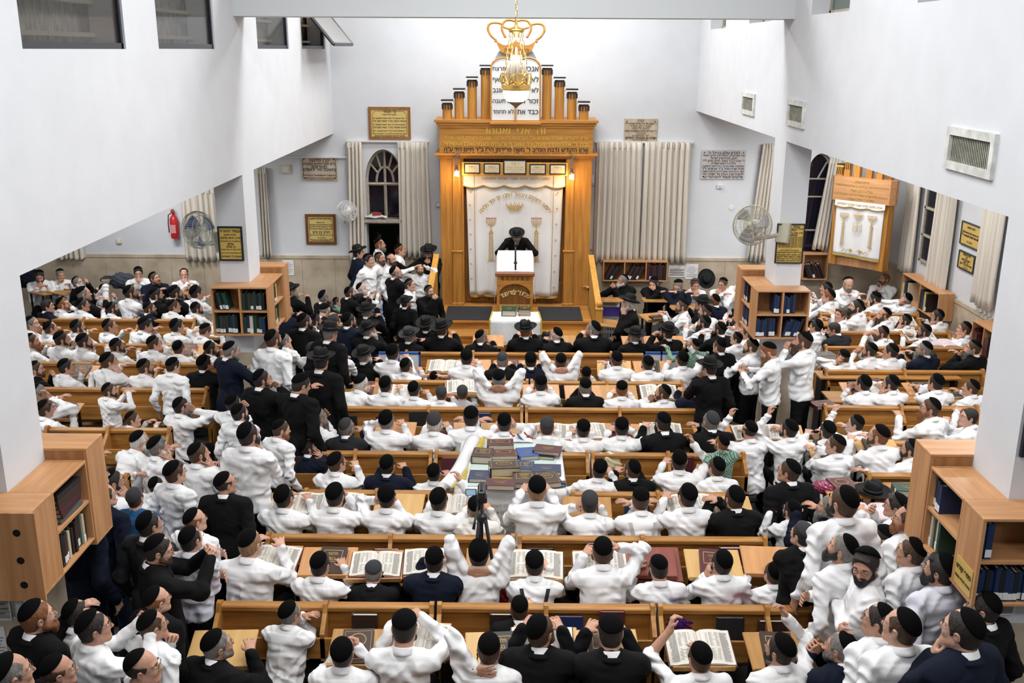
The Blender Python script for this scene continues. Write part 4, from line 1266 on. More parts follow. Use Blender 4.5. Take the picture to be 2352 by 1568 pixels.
    # gallery windows
    for k, (y0, y1, za, zb_) in enumerate(lw):
        w = struct(empty('window_%d' % (k+1), (XL, (y0+y1)/2, za)))
        h, L = zb_-za, y1-y0
        m = MB()
        for lo, hi in (((-.06, -L/2, 0), (-.02, L/2, .05)), ((-.06, -L/2, h-.05), (-.02, L/2, h)), ((-.06, -L/2, 0), (-.02, -L/2+.04, h)), ((-.06, L/2-.04, 0), (-.02, L/2, h))): m.bb(lo, hi)
        m.obj('window_frame', FRAMEB, w)
        if k < 3:
            m = MB(); m.bb((-.05, -L/2+.04, .05), (-.044, L/2-.04, h-.05)); m.obj('window_pane', TINT, w)
        m = MB()
        for j in range(4): m.bb((-.34, -L/2, .10+j*.27), (-.24, L/2, .135+j*.27))
        m.obj('louvre_rail', mat('louvre_cream_%d' % k, (.66, .60, .44), .6), w)
        m = MB(); m.bb((-.42, -L/2-.3, -.2), (-.38, L/2+.3, h+.2)); m.obj('louvre_glass', LOUVRE, w)
        if k == 3:
            p = empty('x', (0, 0, 0)); p.name = 'open_sash'; p.parent = w
            A_, B_ = at_y(768, 100, y0), at_y(811, 101, y1-.1)
            q = [Vector((-.0, y0-(y0+y1)/2, .72)), Vector((0, y1-(y0+y1)/2, .72)), B_-w.location, A_-w.location]
            nn = (q[1]-q[0]).cross(q[3]-q[0]).normalized()*.035
            m = MB(); m.add([v for v in q]+[v+nn for v in q], [(0, 1, 2, 3), (7, 6, 5, 4), (0, 4, 5, 1), (1, 5, 6, 2), (2, 6, 7, 3), (3, 7, 4, 0)])
            m.obj('sash_pane', mat('sash_glass', (.30, .29, .27), .12), p)
            m = MB()
            for i in range(4): m.tube([q[i]+nn*.5, q[(i+1) % 4]+nn*.5], .028, 4)
            m.obj('sash_frame', FRAMEB, p)
    for k, (y0, y1, za, zb_) in enumerate(rw):
        w = struct(empty('window_%d' % (k+5), (XR, (y0+y1)/2, za))); L = y1-y0
        m = MB()
        for lo, hi in (((.2, -L/2, 0), (.25, L/2, .05)), ((.2, -L/2, .85), (.25, L/2, .9)), ((.2, -L/2, 0), (.25, -L/2+.05, .9)), ((.2, L/2-.05, 0), (.25, L/2, .9))): m.bb(lo, hi)
        m.obj('window_frame', CREAMP, w)
        m = MB(); m.bb((.22, -L/2+.05, .05), (.23, L/2-.05, .85)); m.obj('window_pane', mat('green_glass_%d' % k, (.10, .14, .11), .1), w)
    # the arched window over the doorway
    w = struct(empty('window_9', ((x0+x1)/2, YB, 0)))
    hw = (x1-x0)/2; zr_ = at_y(880, 503, YB).z; zm = at_y(880, 425, YB).z
    m = MB(); n = 20
    ar = lambda r, i: (-r*hw*math.cos(pi*i/n), zs+(zt-zs)*r*math.sin(pi*i/n))
    m.prism([(-hw, zr_)]+[ar(1, i) for i in range(n+1)]+[(hw, zr_)], .012, off=.20); m.obj('window_pane', DARKGL, w)
    m = MB(); T = .17
    P3 = lambda p: (p[0], T, p[1])
    m.tube([(-hw+.02, T, zr_)]+[P3(ar(.97, i)) for i in range(n+1)]+[(hw-.02, T, zr_)], .035, 4)
    m.tube([P3(ar(.45, i)) for i in range(n+1)], .022, 4)
    for i in (4, 7, 10, 13, 16): m.tube([P3(ar(.45, i)), P3(ar(.97, i))], .020, 4)
    m.tube([(0, T, zr_), (0, T, zm)], .03, 4); m.tube([(-hw, T, zm), (hw, T, zm)], .03, 4); m.tube([(0, T, zm), (0, T, zs+.55*(zt-zs))], .025, 4)
    m.bb((-hw, .05, zr_-.10), (hw, .28, zr_)); m.bb((-hw, T-.03, zr_), (-hw+.05, T+.03, zs)); m.bb((hw-.05, T-.03, zr_), (hw, T+.03, zs))
    m.obj('window_frame', CREAMP, w)
    m = MB(); m.bb((-hw-.03, -.07, zr_-.06), (hw, .10, zr_)); m.obj('window_sill', CREAMP, w)
    m = MB(); m.bb((-hw, .05, 0), (-hw+.09, .28, zr_-.1)); m.bb((hw-.05, .05, 0), (hw, .28, zr_-.1)); 
    struct(m.obj('door_1', CREAMP))
    # arched night window of the right aisle
    w = struct(empty('window_10', ((c+d)/2, YB, 0))); hw2 = (d-c)/2
    m = MB(); ar2 = lambda r, i: (-r*hw2*math.cos(pi*i/n), z3-.45+.45*r*math.sin(pi*i/n))
    m.prism([(-hw2, z2)]+[ar2(1, i) for i in range(n+1)]+[(hw2, z2)], .012, off=.20); m.obj('window_pane', DARKGL, w)
    m = MB(); m.tube([(-hw2+.02, T, z2)]+[P3(ar2(.97, i)) for i in range(n+1)]+[(hw2-.02, T, z2)], .03, 4)
    for zz in (z2+.45, z2+1.1, z3-.5): m.tube([(-hw2, T, zz), (hw2, T, zz)], .018, 4)
    m.tube([(0, T, z3-.5), (hw2*.6, T, z3-.18)], .018, 4); m.obj('window_frame', CREAMP, w)
    # window in the right wall, behind its drapes
    A_, B_ = at_x(2142, 445, XRW), at_x(2185, 480, XRW); z0 = at_x(2150, 615, XRW).z
    w = struct(empty('window_11', (XRW, (A_.y+B_.y)/2+.05, z0))); L = abs(A_.y-B_.y)+.2; h = A_.z-z0+.3
    m = MB(); m.bb((-.02, -L/2, 0), (-.005, L/2, h)); m.obj('window_pane', DARKGL, w)
    m = MB()
    for yy in (-L/2, L/2-.05): m.bb((-.05, yy, 0), (-.001, yy+.05, h))
    for zz in (0, h*.3, h*.62, h-.05): m.bb((-.05, -L/2, zz), (-.001, L/2, zz+.04))
    m.obj('window_frame', CREAMP, w)
LOUVRE = mat('louvre_panels', (.60, .55, .45), .5, .5, 14, .6, 9, stretch=(1, 3, 1))
def drape(name, x0, x1, z0, z1, y, label, folds=7, amp=.05, wall='back', flare=1.12, shift=0, seed=0):
    """hanging pleated cloth from (x0..x1, z1) down to z0"""
    rng = random.Random(seed); w = x1-x0
    ph = [rng.uniform(0, 6) for _ in range(4)]
    def fn(u, v):
        k = 1+(flare-1)*v
        x = x0+w/2+(u-.5)*w*k+shift*v
        d = amp*(.55+.6*v)*(math.sin(2*pi*folds*u+ph[0]+.5*math.sin(3*v+ph[1]))+.35*math.sin(2*pi*folds*2.3*u+ph[2]))
        z = z1+(z0-z1)*v+.012*math.sin(9*u+ph[3])*v
        if wall == 'back': return (x, y-.07+d, z)
        return (y-.07+d, x, z)
    m = MB(); m.grid(fn, folds*9, 14)
    o = empty(name, ((x0+x1)/2, y, z0) if wall == 'back' else (y, (x0+x1)/2, z0))
    me = m.mesh('drape_cloth', True)
    me.transform(Matrix.Translation(-Vector(o.location)))
    c = link('cloth', me, o, [DRAPE]); s = c.modifiers.new('thick', 'SOLIDIFY'); s.thickness = .008
    m = MB(); n = folds+1
    for i in range(n):
        xx = x0+w*(i+.5)/n
        lo = (xx-.012, y-.10, z1-.10); hi = (xx+.012, y-.055, z1+.01)
        if wall != 'back': lo = (y-.10, xx-.012, z1-.10); hi = (y-.055, xx+.012, z1+.01)
        m.bb(lo, hi)
    me = m.mesh('pleat'); me.transform(Matrix.Translation(-Vector(o.location)))
    link('pleat_header', me, o, [DRAPE])
    return tag(o, label, 'curtain', 'beige curtains')
def build_drapes():
    def bk(name, pxl, pxr, pyt, pyb, label, **k):
        a, b = at_y(pxl, pyt, YB-.05), at_y(pxr, pyt, YB-.05); c = at_y((pxl+pxr)/2, pyb, YB-.05)
        return drape(name, a.x, b.x, c.z, a.z, YB-.02, label, **k)
    bk('curtain', 796, 830, 326, 600, 'beige curtain narrow on the wall-fan side of the arched window', folds=4, flare=1.1, shift=-.02, seed=1)
    bk('curtain', 914, 982, 326, 590, 'beige curtain hanging between the arched window and the ark', folds=6, shift=.02, seed=2)
    bk('curtain', 1371, 1476, 326, 600, 'closed beige curtain beside the ark, on the ark side', folds=8, flare=1.03, seed=3)
    bk('curtain', 1482, 1588, 326, 603, 'closed beige curtain beside the ark, farther from the ark', folds=8, flare=1.03, seed=4)
    bk('curtain', 1752, 1782, 330, 600, 'beige curtain partly behind the far right pillar', folds=4, flare=1.35, shift=-.12, seed=5)
    bk('curtain', 592, 612, 385, 590, 'beige curtain strip beside the far left pillar', folds=3, flare=1.1, seed=6)
    bk('curtain', 415, 497, 430, 598, 'beige curtain behind the left pillar fan', folds=6, flare=1.05, seed=7)
    bk('curtain', 130, 188, 520, 594, 'short visible end of beige curtain in the far left corner', folds=5, flare=1.0, seed=8)
    bk('curtain', 1906, 1934, 362, 572, 'beige curtain tied back beside the right arched window', folds=4, flare=1.3, shift=-.14, seed=9)
    def rt(pxl, pxr, pyb, label, **k):
        a, b = at_x(pxl, 500, XRW-.05), at_x(pxr, 500, XRW-.05); z0 = at_x((pxl+pxr)/2, pyb, XRW-.05).z
        y0, y1 = min(a.y, b.y), max(a.y, b.y)
        return drape('curtain', y0, y1, z0, 3.72, XRW-.02, label, wall='right', **k)
    rt(2082, 2112, 632, 'beige curtain on the right wall next to the small ark', folds=4, flare=1.05, seed=10)
    rt(2152, 2196, 680, 'beige curtain on the right wall before the shelf of books', folds=5, flare=1.05, seed=11)
    rt(2264, 2314, 720, 'beige curtain on the right wall next to the near right pillar', folds=5, flare=1.0, seed=12)
# ------------------------------------------------------------------ lettering
from mathutils.geometry import delaunay_2d_cdt
def heb(s):
    if not any('\u0590' <= c <= '\u05ff' for c in s): return s
    out = s[::-1]
    return out
def text_mesh(s, size, bold=0):
    c = bpy.data.curves.new('txt', 'FONT'); c.body = heb(s); c.size = 1; c.align_x = 'CENTER'
    c.resolution_u = 2; c.fill_mode = 'NONE'; c.offset = 0
    o = bpy.data.objects.new('txt', c); COL.objects.link(o)
    dg = bpy.context.evaluated_depsgraph_get(); dg.update()
    me = bpy.data.meshes.new_from_object(o.evaluated_get(dg), depsgraph=dg)
    P = [(p.co.x, p.co.y) for p in me.vertices]
    nb = {}
    for e in me.edges:
        i, j = e.vertices; nb.setdefault(i, []).append(j); nb.setdefault(j, []).append(i)
    seen, loops = set(), []
    for st in nb:
        if st in seen: continue
        Lp = [st]; seen.add(st); cur = st
        while True:
            nx = [q for q in nb[cur] if q not in seen]
            if not nx: break
            cur = nx[0]; seen.add(cur); Lp.append(cur)
        if len(Lp) > 2:
            Q = [P[i] for i in Lp]; n = len(Q)
            loops.append((Q, sum(Q[i][0]*Q[(i+1) % n][1]-Q[(i+1) % n][0]*Q[i][1] for i in range(n))/2, min(q[0] for q in Q), max(q[0] for q in Q)))
    def inside(p, Q):
        c_ = False; n = len(Q)
        for i in range(n):
            (x1, y1), (x2, y2) = Q[i], Q[i-1]
            if (y1 > p[1]) != (y2 > p[1]) and p[0] < (x2-x1)*(p[1]-y1)/(y2-y1)+x1: c_ = not c_
        return c_
    owner = [next((j for j, o_ in enumerate(loops) if j != i and o_[1]*l[1] < 0 and abs(o_[1]) > abs(l[1]) and o_[2] <= l[2] and o_[3] >= l[3] and inside(l[0][0], o_[0])), None) for i, l in enumerate(loops)]
    v, f = [], []
    for i, l in enumerate(loops):
        if owner[i] is not None: continue
        rings = [l[0]]+[m_[0] for j, m_ in enumerate(loops) if owner[j] == i]
        V, E = [], []
        for Q in rings:
            b0 = len(V); V += [Vector(q) for q in Q]; E += [(b0+k, b0+(k+1) % len(Q)) for k in range(len(Q))]
        r = delaunay_2d_cdt(V, E, [], 1, 1e-6)
        b0 = len(v); dz = .0002*(i % 3)
        v += [(q.x*size, q.y*size, dz) for q in r[0]]; 
        for t in r[2]:
            cc = (sum(r[0][k].x for k in t)/len(t), sum(r[0][k].y for k in t)/len(t))
            if not any(inside(cc, h_) for h_ in rings[1:]): f.append(tuple(b0+k for k in t))
    bpy.data.objects.remove(o); bpy.data.curves.remove(c); bpy.data.meshes.remove(me)
    if bold and v:
        b = bold*size*1.1; n = len(v); v0, f0 = v, f
        v = [(x+dx, y+dy, z+dz) for dx, dy, dz in ((-b, 0, 0), (b, 0, .0007), (0, b*.7, .0014), (0, -b*.7, .0021)) for x, y, z in v0]
        f = [tuple(i+k*n for i in p) for k in range(4) for p in f0]
    return v, f
def lettering(parent, lines, width, mats, y=-.004, name='lettering', maxw=.94):
    """lines: (text, size, z, material index[, bold, x]) in the parent's x-z plane, facing -y; returns the mesh object"""
    m = MB()
    for L in lines:
        s, size, z, mi = L[:4]; bold = L[4] if len(L) > 4 else .012; x0 = L[5] if len(L) > 5 else 0
        v, f = text_mesh(s, size, bold)
        if not v: continue
        xs = [p[0] for p in v]; w = max(xs)-min(xs); c = (max(xs)+min(xs))/2
        k = min(1, width*maxw/w) if w > 0 else 1
        m.add([((p[0]-c)*k+x0, y-p[2], z+p[1]*k+size*.33*(1-k)) for p in v], f, mi)
    me = m.mesh(name, fix=False)
    return link(name, me, parent, mats)
def arc_text(m, s, size, rad, cz, span, y, mi=0, up=1, bold=.015):
    """letters along an arch of radius rad round (0, cz), over span degrees"""
    s = heb(s); n = len(s)
    for i, ch in enumerate(s):
        if ch == ' ': continue
        v, f = text_mesh(ch, size, bold)
        if not v: continue
        c = (max(p[0] for p in v)+min(p[0] for p in v))/2
        a = R(-span/2+span*i/(n-1))
        ca, sa = math.cos(a), math.sin(a)
        out = []
        for p in v:
            X, Z = p[0]-c, p[1]+rad
            out.append((X*ca+Z*sa, y-p[2], cz+(-X*sa+Z*ca)))
        m.add(out, f, mi)
# ------------------------------------------------------------------ the ark, its platform and what stands on it
PZ = .60
YA = at(1185, 700, PZ).y        # front of the ark
def arch_poly(x0, x1, zs, zt, n=14):
    m, h = (x0+x1)/2, (x1-x0)/2
    return [(m-h*math.cos(pi*i/n), zs+(zt-zs)*math.sin(pi*i/n)) for i in range(n+1)]
def menorah(m, x, z, s, y, n=7, mi=0, fl=1):
    """candlestick of n lights embroidered above a lattice tower: s = total height"""
    r = .0058*s/.9
    T = lambda pts, k=1: m.tube([(x+px*s, y, z+pz*s) for px, pz in pts], r*k, 4, mi)
    T([(-.08, 0), (.08, 0)], 1.4); T([(-.05, .035), (.05, .035)]); T([(-.06, 0), (-.03, .035), (.0, .0), (.03, .035), (.06, 0)])
    T([(-.045, .04), (-.03, .62)], 1.2); T([(.045, .04), (.03, .62)], 1.2)
    for i in range(9):
        a = .07+.06*i; w = .043-.0016*i; T([(-w*.5, a), (0, a+.028), (w*.5, a), (0, a-.028), (-w*.5, a)])
    T([(-.05, .63), (.05, .63)], 1.6); T([(-.045, .66), (.045, .66)], 1.4); T([(-.04, .63), (0, .72), (.04, .63)])
    T([(0, .66), (0, .90)], 1.3)
    for k in range(1, n//2+1):
        w = .034*k
        T([(w*math.sin(pi/2*j/6) if True else 0, .80-.0*k+(1-math.cos(pi/2*j/6))*.10-.01*(3-k)) for j in range(7)])
        T([(-w*math.sin(pi/2*j/6), .80+(1-math.cos(pi/2*j/6))*.10-.01*(3-k)) for j in range(7)])
    for k in range(-(n//2), n//2+1):
        T([(.034*k, .89), (.034*k, .93)]); m.tube([(x+.034*k*s, y, z+.94*s), (x+.034*k*s, y, z+.975*s)], r*1.5, 4, fl)
def crown_outline(m, x, z, s, y, mi=0):
    r = .006*s/.3
    T = lambda pts, k=1: m.tube([(x+px*s, y, z+pz*s) for px, pz in pts], r*k, 4, mi)
    T([(-.28, 0), (-.15, -.03), (0, -.04), (.15, -.03), (.28, 0)], 1.3); T([(-.3, .08), (-.15, .05), (0, .04), (.15, .05), (.3, .08)], 1.2)
    for a in (-1, -.5, 0, .5, 1):
        T([(.3*a, .07), (.48*a-.06, .30), (.5*a, .52-.1*abs(a)), (.48*a+.06, .30), (.3*a, .07)])
    for a in (-.75, -.25, .25, .75): T([(.3*a, .07), (.45*a, .30-.04*abs(a))])
    for i in range(8): m.lathe([(0.0001, -.01*s), (.014*s, 0), (.0001, .01*s)], 6, (x+s*(-.42+.12*i), y, z+s*(.40-.25*abs(i-3.5)/8)), mi)
def star(m, x, z, r, y, mi=0):
    P = [(x+(r if i % 2 == 0 else r*.42)*math.sin(pi*i/5), z+(r if i % 2 == 0 else r*.42)*math.cos(pi*i/5)) for i in range(10)]
    m.prism(P, .004, off=y, mi=mi)
def build_ark():
    L = lambda px, py, y=None: at_y(px, py, YA if y is None else y)
    xl, xr = L(1012, 500).x, L(1357, 500).x
    cx = (xl+xr)/2; W = xr-xl
    z1, z2, z3 = L(1185, 364).z, L(1185, 352).z, L(1185, 275).z   # lower cornice, its top, upper cornice top
    ark = empty('holy_ark', (cx, YA, PZ))
    tag(ark, 'tall golden oak holy ark with white curtain on the platform', 'ark')
    X = lambda x: x-cx; D = YB-.04-YA; Z = lambda z: z-PZ
    ol, orr = L(1068, 500).x, L(1295, 500).x    # opening
    for u0, u1 in ((X(xl), X(ol)-.02), (X(orr)+.02, X(xr))): m = MB(); m.bb((u0, 0, 0), (u1, D, Z(z1))); m.obj('side_panel', OAK, ark, bevel=.008)
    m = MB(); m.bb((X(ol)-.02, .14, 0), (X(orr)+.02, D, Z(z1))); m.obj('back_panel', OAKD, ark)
    m = MB()
    for i in range(4):
        w = (orr-ol)/4; m.bb((X(ol)+w*i+.02, .12, .03), (X(ol)+w*(i+1)-.02, .14, .42))
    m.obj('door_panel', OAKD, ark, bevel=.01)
    for s, px in ((-1, 1051), (1, 1305)):
        c = X(L(px, 600).x); zc = Z(L(px, 578).z)
        m = MB(); m.bb((c-.085, -.055, 0), (c+.085, 0, zc)); m.bb((c-.105, -.075, zc), (c+.105, 0, zc+.035)); m.bb((c-.075, -.045, zc+.035), (c+.075, 0, Z(z1)))
        m.bb((c-.105, -.07, 0), (c+.105, 0, .05)); m.obj('pilaster', OAK, ark, bevel=.006)
    m = MB(); m.bb((X(xl)-.0, -.03, Z(z2)), (X(xr), D, Z(z3)-.12)); m.obj('inscription_panel', OAKX, ark)
    for nm, a, b in (('cornice', z1, z2), ('cornice', z3-.14, z3)):
        m = MB()
        for i, o_ in enumerate((.02, .05, .085)): m.bb((X(xl)-o_, -.03-o_, Z(a)+(b-a)*i/3), (X(xr)+o_, D, Z(a)+(b-a)*(i+1)/3))
        m.obj(nm, OAKX, ark)
    zt = lambda py: Z(L(1185, py).z)
    lw = W
    o = lettering(ark, [
        ('זה  אלי  ואנוהו', .185, zt(299)-.06, 0, .02),
        ('ארון הקודש שוכלל מחדש ע"י הנדיבים ר\' שלמה שארף ורעיתו לאה שיחי\'', .175, zt(316)-.055, 0, .018),
        ('ובנו ר\' אלכסנדר זיסקינד שארף ורעיתו נעמי גאלדא שיחי\'', .18, zt(331)-.055, 0, .018),
        ('ארון הקודש נדבת הנדיב ר\' משה פרידמן הי"ו ב"ר חיים דוד ע"ה', .105, zt(343.5)-.03, 1, .02),
        ('לע"נ רעיתו הכבודה מרת שרה פייגא ב"ר יששכר ע"ה נפטרה ב\' מרחשון תשי"ב', .105, zt(354)-.03, 1, .02)], lw, [GOLD, INK], y=-.035)
    # organ-pipe columns in two rising flights
    zb = Z(z3)
    for s, pxs in ((-1, ((1026, 229), (1054, 203), (1084, 176), (1115, 149))), (1, ((1342, 233), (1314, 204), (1285, 177), (1256, 149)))):
        for px, py in pxs:
            x, t = X(L(px, 250).x), Z(L(px, py).z)
            c = empty('pipe', (0, 0, 0)); c.name = 'pipe_column'; c.parent = ark
            m = MB(); m.lathe([(.085, zb), (.085, t-.05)], 20, (x, .12, 0)); m.obj('shaft', OAK, c, angle=.6)
            m = MB(); m.lathe([(.0855, t-.05), (.088, t-.05), (.088, t-.09)], 20, (x, .12, 0))
            for i in range(10):
                a = 2*pi*i/10; m.bb((x+.086*math.cos(a)-.012, .12+.086*math.sin(a)-.014, t-.17), (x+.086*math.cos(a)+.014, .12+.086*math.sin(a)+.014, t-.08))
            m.obj('capital', INKW, c)
            m = MB(); m.bb((x-.115, .01, t-.05), (x+.115, .24, t-.025)); m.obj('cap_plate', WPLAS, c)
            m = MB(); m.bb((x-.105, .02, t-.025), (x+.105, .23, t)); m.obj('cap_top', INK, c)
    # tablets
    tl, tr = X(L(1128, 250).x), X(L(1240, 250).x); tb, ts, tt = Z(L(1185, 279).z), Z(L(1185, 158).z), Z(L(1185, 132).z)
    tm = (tl+tr)/2
    poly = [(tl, tb)]+arch_poly(tl, tm, ts, tt)+arch_poly(tm, tr, ts, tt)+[(tr, tb)]
    m = MB(); m.prism([(a, b) for a, b in poly], .16, off=-.10); tab = m.obj('tablets', WPLAS, ark)
    m = MB(); ed = [(a, -.105, b) for a, b in poly]; m.tube(ed+[ed[0]], .016, 5); m.bb((tm-.018, -.125, tb), (tm+.018, -.10, ts+.05)); m.bb((tl-.02, -.14, tb-.04), (tr+.02, .02, tb)); m.obj('tablets_frame', OAKX, ark)
    m = MB(); m.prism([(tl+.04, ts)]+arch_poly(tl+.04, tr-.04, ts, tt+.25)+[(tr-.04, ts)], .14, off=.02); m.obj('tablets_backing', mat('grey_metal_sheet', (.30, .30, .31), .5), ark)
    rows = []
    for i, (a, b) in enumerate((('אנכי ה\'', 'לא תרצח'), ('לא יהיה', 'לא תנאף'), ('לא תשא', 'לא תגנב'), ('זכור את', 'לא תענה'), ('כבד את', 'לא תחמד'))):
        z = Z(L(1185, 167+24.5*i).z)
        rows += [(a, .215, z, 0, .012, (tm+tr)/2), (b, .215, z, 0, .012, (tl+tm)/2)]
    lettering(tab, rows, (tr-tl)/2, [INK], y=-.106, maxw=.86)
    # crown
    cr = empty('c', (0, 0, 0)); cr.name = 'crown'; cr.parent = ark
    Cx = X(L(1185, 100).x); px = lambda p: X(L(p, 100, YA-.05).x); pz = lambda p: Z(L(1185, p, YA-.05).z)
    m = MB(); n = 32
    up, lo = [], []
    for i in range(n+1):
        u = -1+2*i/n
        lo.append((px(1185+36*u), pz(127-9*abs(u)**2)))
        up.append((px(1185+(41+5*(abs(u) > .98))*u), pz(91+11*abs(math.sin(2*pi*i/n))**.7+4*abs(u))))
    m.prism(lo+up[::-1], .06, off=-.08); m.obj('crown_band', OAKX, cr)
    m = MB()
    def loop(pts, r):
        Q = []
        for i in range(len(pts)-1):
            p0, p1, p2, p3 = pts[max(i-1, 0)], pts[i], pts[i+1], pts[min(i+2, len(pts)-1)]
            for k in range(5):
                t = k/5; Q.append(tuple(.5*(2*p1[c]+(p2[c]-p0[c])*t+(2*p0[c]-5*p1[c]+4*p2[c]-p3[c])*t*t+(3*p1[c]-p0[c]-3*p2[c]+p3[c])*t**3) for c in (0, 1)))
        Q.append(pts[-1]); m.tube([(px(a), -.05, pz(b)) for a, b in Q], r, 6)
    loop([(1139, 92), (1128, 82), (1121, 68), (1124, 56), (1135, 52), (1150, 54), (1156, 58)], .024); loop([(1231, 92), (1242, 84), (1250, 70), (1247, 58), (1236, 54), (1222, 56), (1216, 60)], .024)
    loop([(1160, 83), (1154, 72), (1153, 60), (1160, 48), (1172, 46), (1185, 49)], .024); loop([(1211, 84), (1218, 72), (1219, 60), (1211, 48), (1198, 46), (1185, 49)], .024)
    loop([(1156, 62), (1170, 66), (1185, 62), (1200, 66), (1215, 62)], .022)
    loop([(1185, 62), (1185, 38)], .03)
    m.obj('crown_arch', OAKX, cr, smooth=True)
    m = MB()
    for a, b in ((1139, 94), (1160, 84), (1211, 84), (1232, 95)): m.lathe([(.0001, -.028), (.02, -.02), (.028, 0), (.02, .02), (.0001, .028)], 10, (px(a), -.05, pz(b)))
    m.obj('crown_knob', OAKX, cr, smooth=True)
    o = lettering(cr, [('כתר תורה', .12, pz(121), 0)], px(1215)-px(1155), [OAKD], y=-.085)
    # memorial light board with five plaques
    zb0, zb1 = Z(L(1185, 401).z), Z(L(1185, 372).z)
    bl, br = X(L(1062, 390).x), X(L(1304, 390).x)
    m = MB(); m.bb((bl, -.14, zb0), (br, -.03, zb1)); bd = m.obj('plaque_board', RAILW, ark, bevel=.004)
    for pxa, pxb, pa, pb in ((1066, 1103, 375, 399), (1111, 1149, 375, 399), (1156, 1209, 367, 400), (1216, 1254, 376, 400), (1262, 1300, 376, 400)):
        a, b = X(L(pxa, 390, YA-.14).x), X(L(pxb, 390, YA-.14).x); c, d = Z(L(1185, pa, YA-.14).z), Z(L(1185, pb, YA-.14).z)
        m = MB(); m.bb((a, -.165, d), (b, -.135, c), 0); m.bb((a+.022, -.168, d+.022), (b-.022, -.15, c-.022), 1)
        pl = m.obj('light_plaque', [FRAMEB, MARBLEP], bd)
        h = c-d; k = (a+b)/2
        lettering(pl, [('נר תמיד', .045, c-.075, 0, 0, k), ('לע"נ', .026, c-h*.40, 0, 0, k), ('מרת חיה בת ר\' משה ז"ל', .03, c-h*.55, 0, 0, k), ('ר\' יעקב ב"ר יצחק הלוי זצ"ל', .03, c-h*.70, 0, 0, k), ('נלב"ע י"ז תשרי', .026, c-h*.84, 0, 0, k)], b-a, [INKG], y=-.170, maxw=.74)
    # curtain of the ark
    y0 = .06; al, ar = X(ol)-.01, X(orr)+.01; c0, c1 = Z(L(1185, 680).z), Z(L(1185, 398).z)
    def fn(u, v):
        amp = .008+.030*v
        return (al+.03+(ar-al-.06)*(.5+(u-.5)*(1-.06*v)), y0+amp*math.sin(11*u*pi+2*math.sin(4*u))*v-.01*math.sin(3*pi*u), c1+(c0-c1)*v+.02*math.sin(7*u)*v)
    m = MB(); m.grid(fn, 60, 24); pc = m.obj('parochet', SATIN, ark, smooth=True); pc.name = 'ark_curtain'
    s = pc.modifiers.new('t', 'SOLIDIFY'); s.thickness = .01
    m = MB(); m.grid(lambda u, v: (al+.10+(ar-al-.2)*u, fn(.06+.88*u, 1)[1]-.008+.004*math.sin(90*u), fn(.06+.88*u, 1)[2]+.01-.055*v), 70, 2); m.obj('bottom_fringe', GOLDT, pc)
    # valance with scallops
    v1, v0 = c1+.03, Z(L(1185, 425).z)
    def fv(u, v):
        sc = .045*abs(math.sin(pi*5.0*u+.0))
        return (al-.03+(ar-al+.06)*u, y0-.055-.012*math.sin(9*pi*u)*v, v1+(v0-sc-v1)*v)
    m = MB(); m.grid(fv, 80, 5); va = m.obj('valance', SATIN, pc, smooth=True)
    m = MB(); m.tube([Vector(fv(i/80, 1))+Vector((0, -.006, -.005)) for i in range(81)], .014, 5)
    for u in (0, 1): m.tube([fv(u, 0), fv(u, 1)], .012, 5)
    m.obj('valance_fringe', GOLDT, pc, smooth=True)
    lettering(va, [('אבינו  מלכנו  פתח  שערי  שמים  לתפלתנו', .115, Z(L(1185, 414).z), 0, .012, X(cx))], (ar-al)*.72, [GOLDT], y=y0-.085)
    m = MB(); ye = y0-.055
    for px_, (a, b) in ((1078, (437, 640)), (1281, (443, 660))):
        for i in range(7):
            py = a+(b-a)*i/6.0; p = at_y(px_+(5 if px_ < 1180 else -9)*i/6, py, YA+ye); star(m, X(p.x), Z(p.z), .026, ye)
    for px_, d in ((1089, 4), (1272, -7)):
        m.tube([(X(at_y(px_+d*i/8, 403+34*i, YA+ye).x), ye, Z(at_y(px_, 403+34*i, YA+ye).z)) for i in range(9)], .006, 4)
    cxx = X(at_y(1182, 470, YA+ye).x)
    arc_text(m, 'וישמעו רחוקים ויבואו ויתנו לך כתר מלוכה', .10, .78, Z(at_y(1182, 450, YA+ye).z)-.78, 104, ye-.002)
    crown_outline(m, cxx, Z(at_y(1182, 482, YA+ye).z), .30, ye)
    for px_, py in ((1128, 598), (1231, 600)):
        p = at_y(px_, py, YA+ye); menorah(m, X(p.x), Z(p.z), at_y(px_, 497, YA+ye).z-p.z, ye, mi=0, fl=1)
    m.obj('embroidery', [GOLDT, mat('red_thread', (.35, .03, .04), .7)], pc)
    # two energy-saving lamps hanging on wire
    for px_, py, nm in ((1049, 398, 'bulb hanging on wire at the ark corner by the door'), (1313, 405, 'bulb hanging on wire at the ark corner by the closed curtains')):
        p = at_y(px_, py, YA-.22)
        b = empty('hanging_bulb', p); tag(b, 'glowing energy-saving '+nm, 'lamp')
        m = MB()
        for r_ in (.022, .034, .028):
            pass
        pts = [(.032*math.cos(i*.5), .032*math.sin(i*.5), -.05+.0022*i) for i in range(40)]
        m.tube(pts, .014, 6); m.obj('lamp_tube', BULB, b, smooth=True)
        m = MB(); m.lathe([(.04, .04), (.042, .075), (.03, .08), (.026, .14), (.02, .15)], 14); m.obj('lamp_socket', mat('lamp_brown', (.09, .06, .04), .5), b)
        m = MB(); m.tube([(0, 0, .15), (.02, .02, .21), (-.03, .05, .27), (.03, .08, .33), (0, .10, .40)], .008, 5); m.tube([(0, 0, .15), (-.03, .02, .2), (.02, .06, .3), (0, .10, .4)], .006, 5); m.obj('lamp_wire', mat('grey_wire', (.15, .14, .13), .6), b)
        l = bpy.data.lights.new('bulb_light', 'POINT'); l.energy = 14; l.color = (1, .62, .25); l.shadow_soft_size = .05
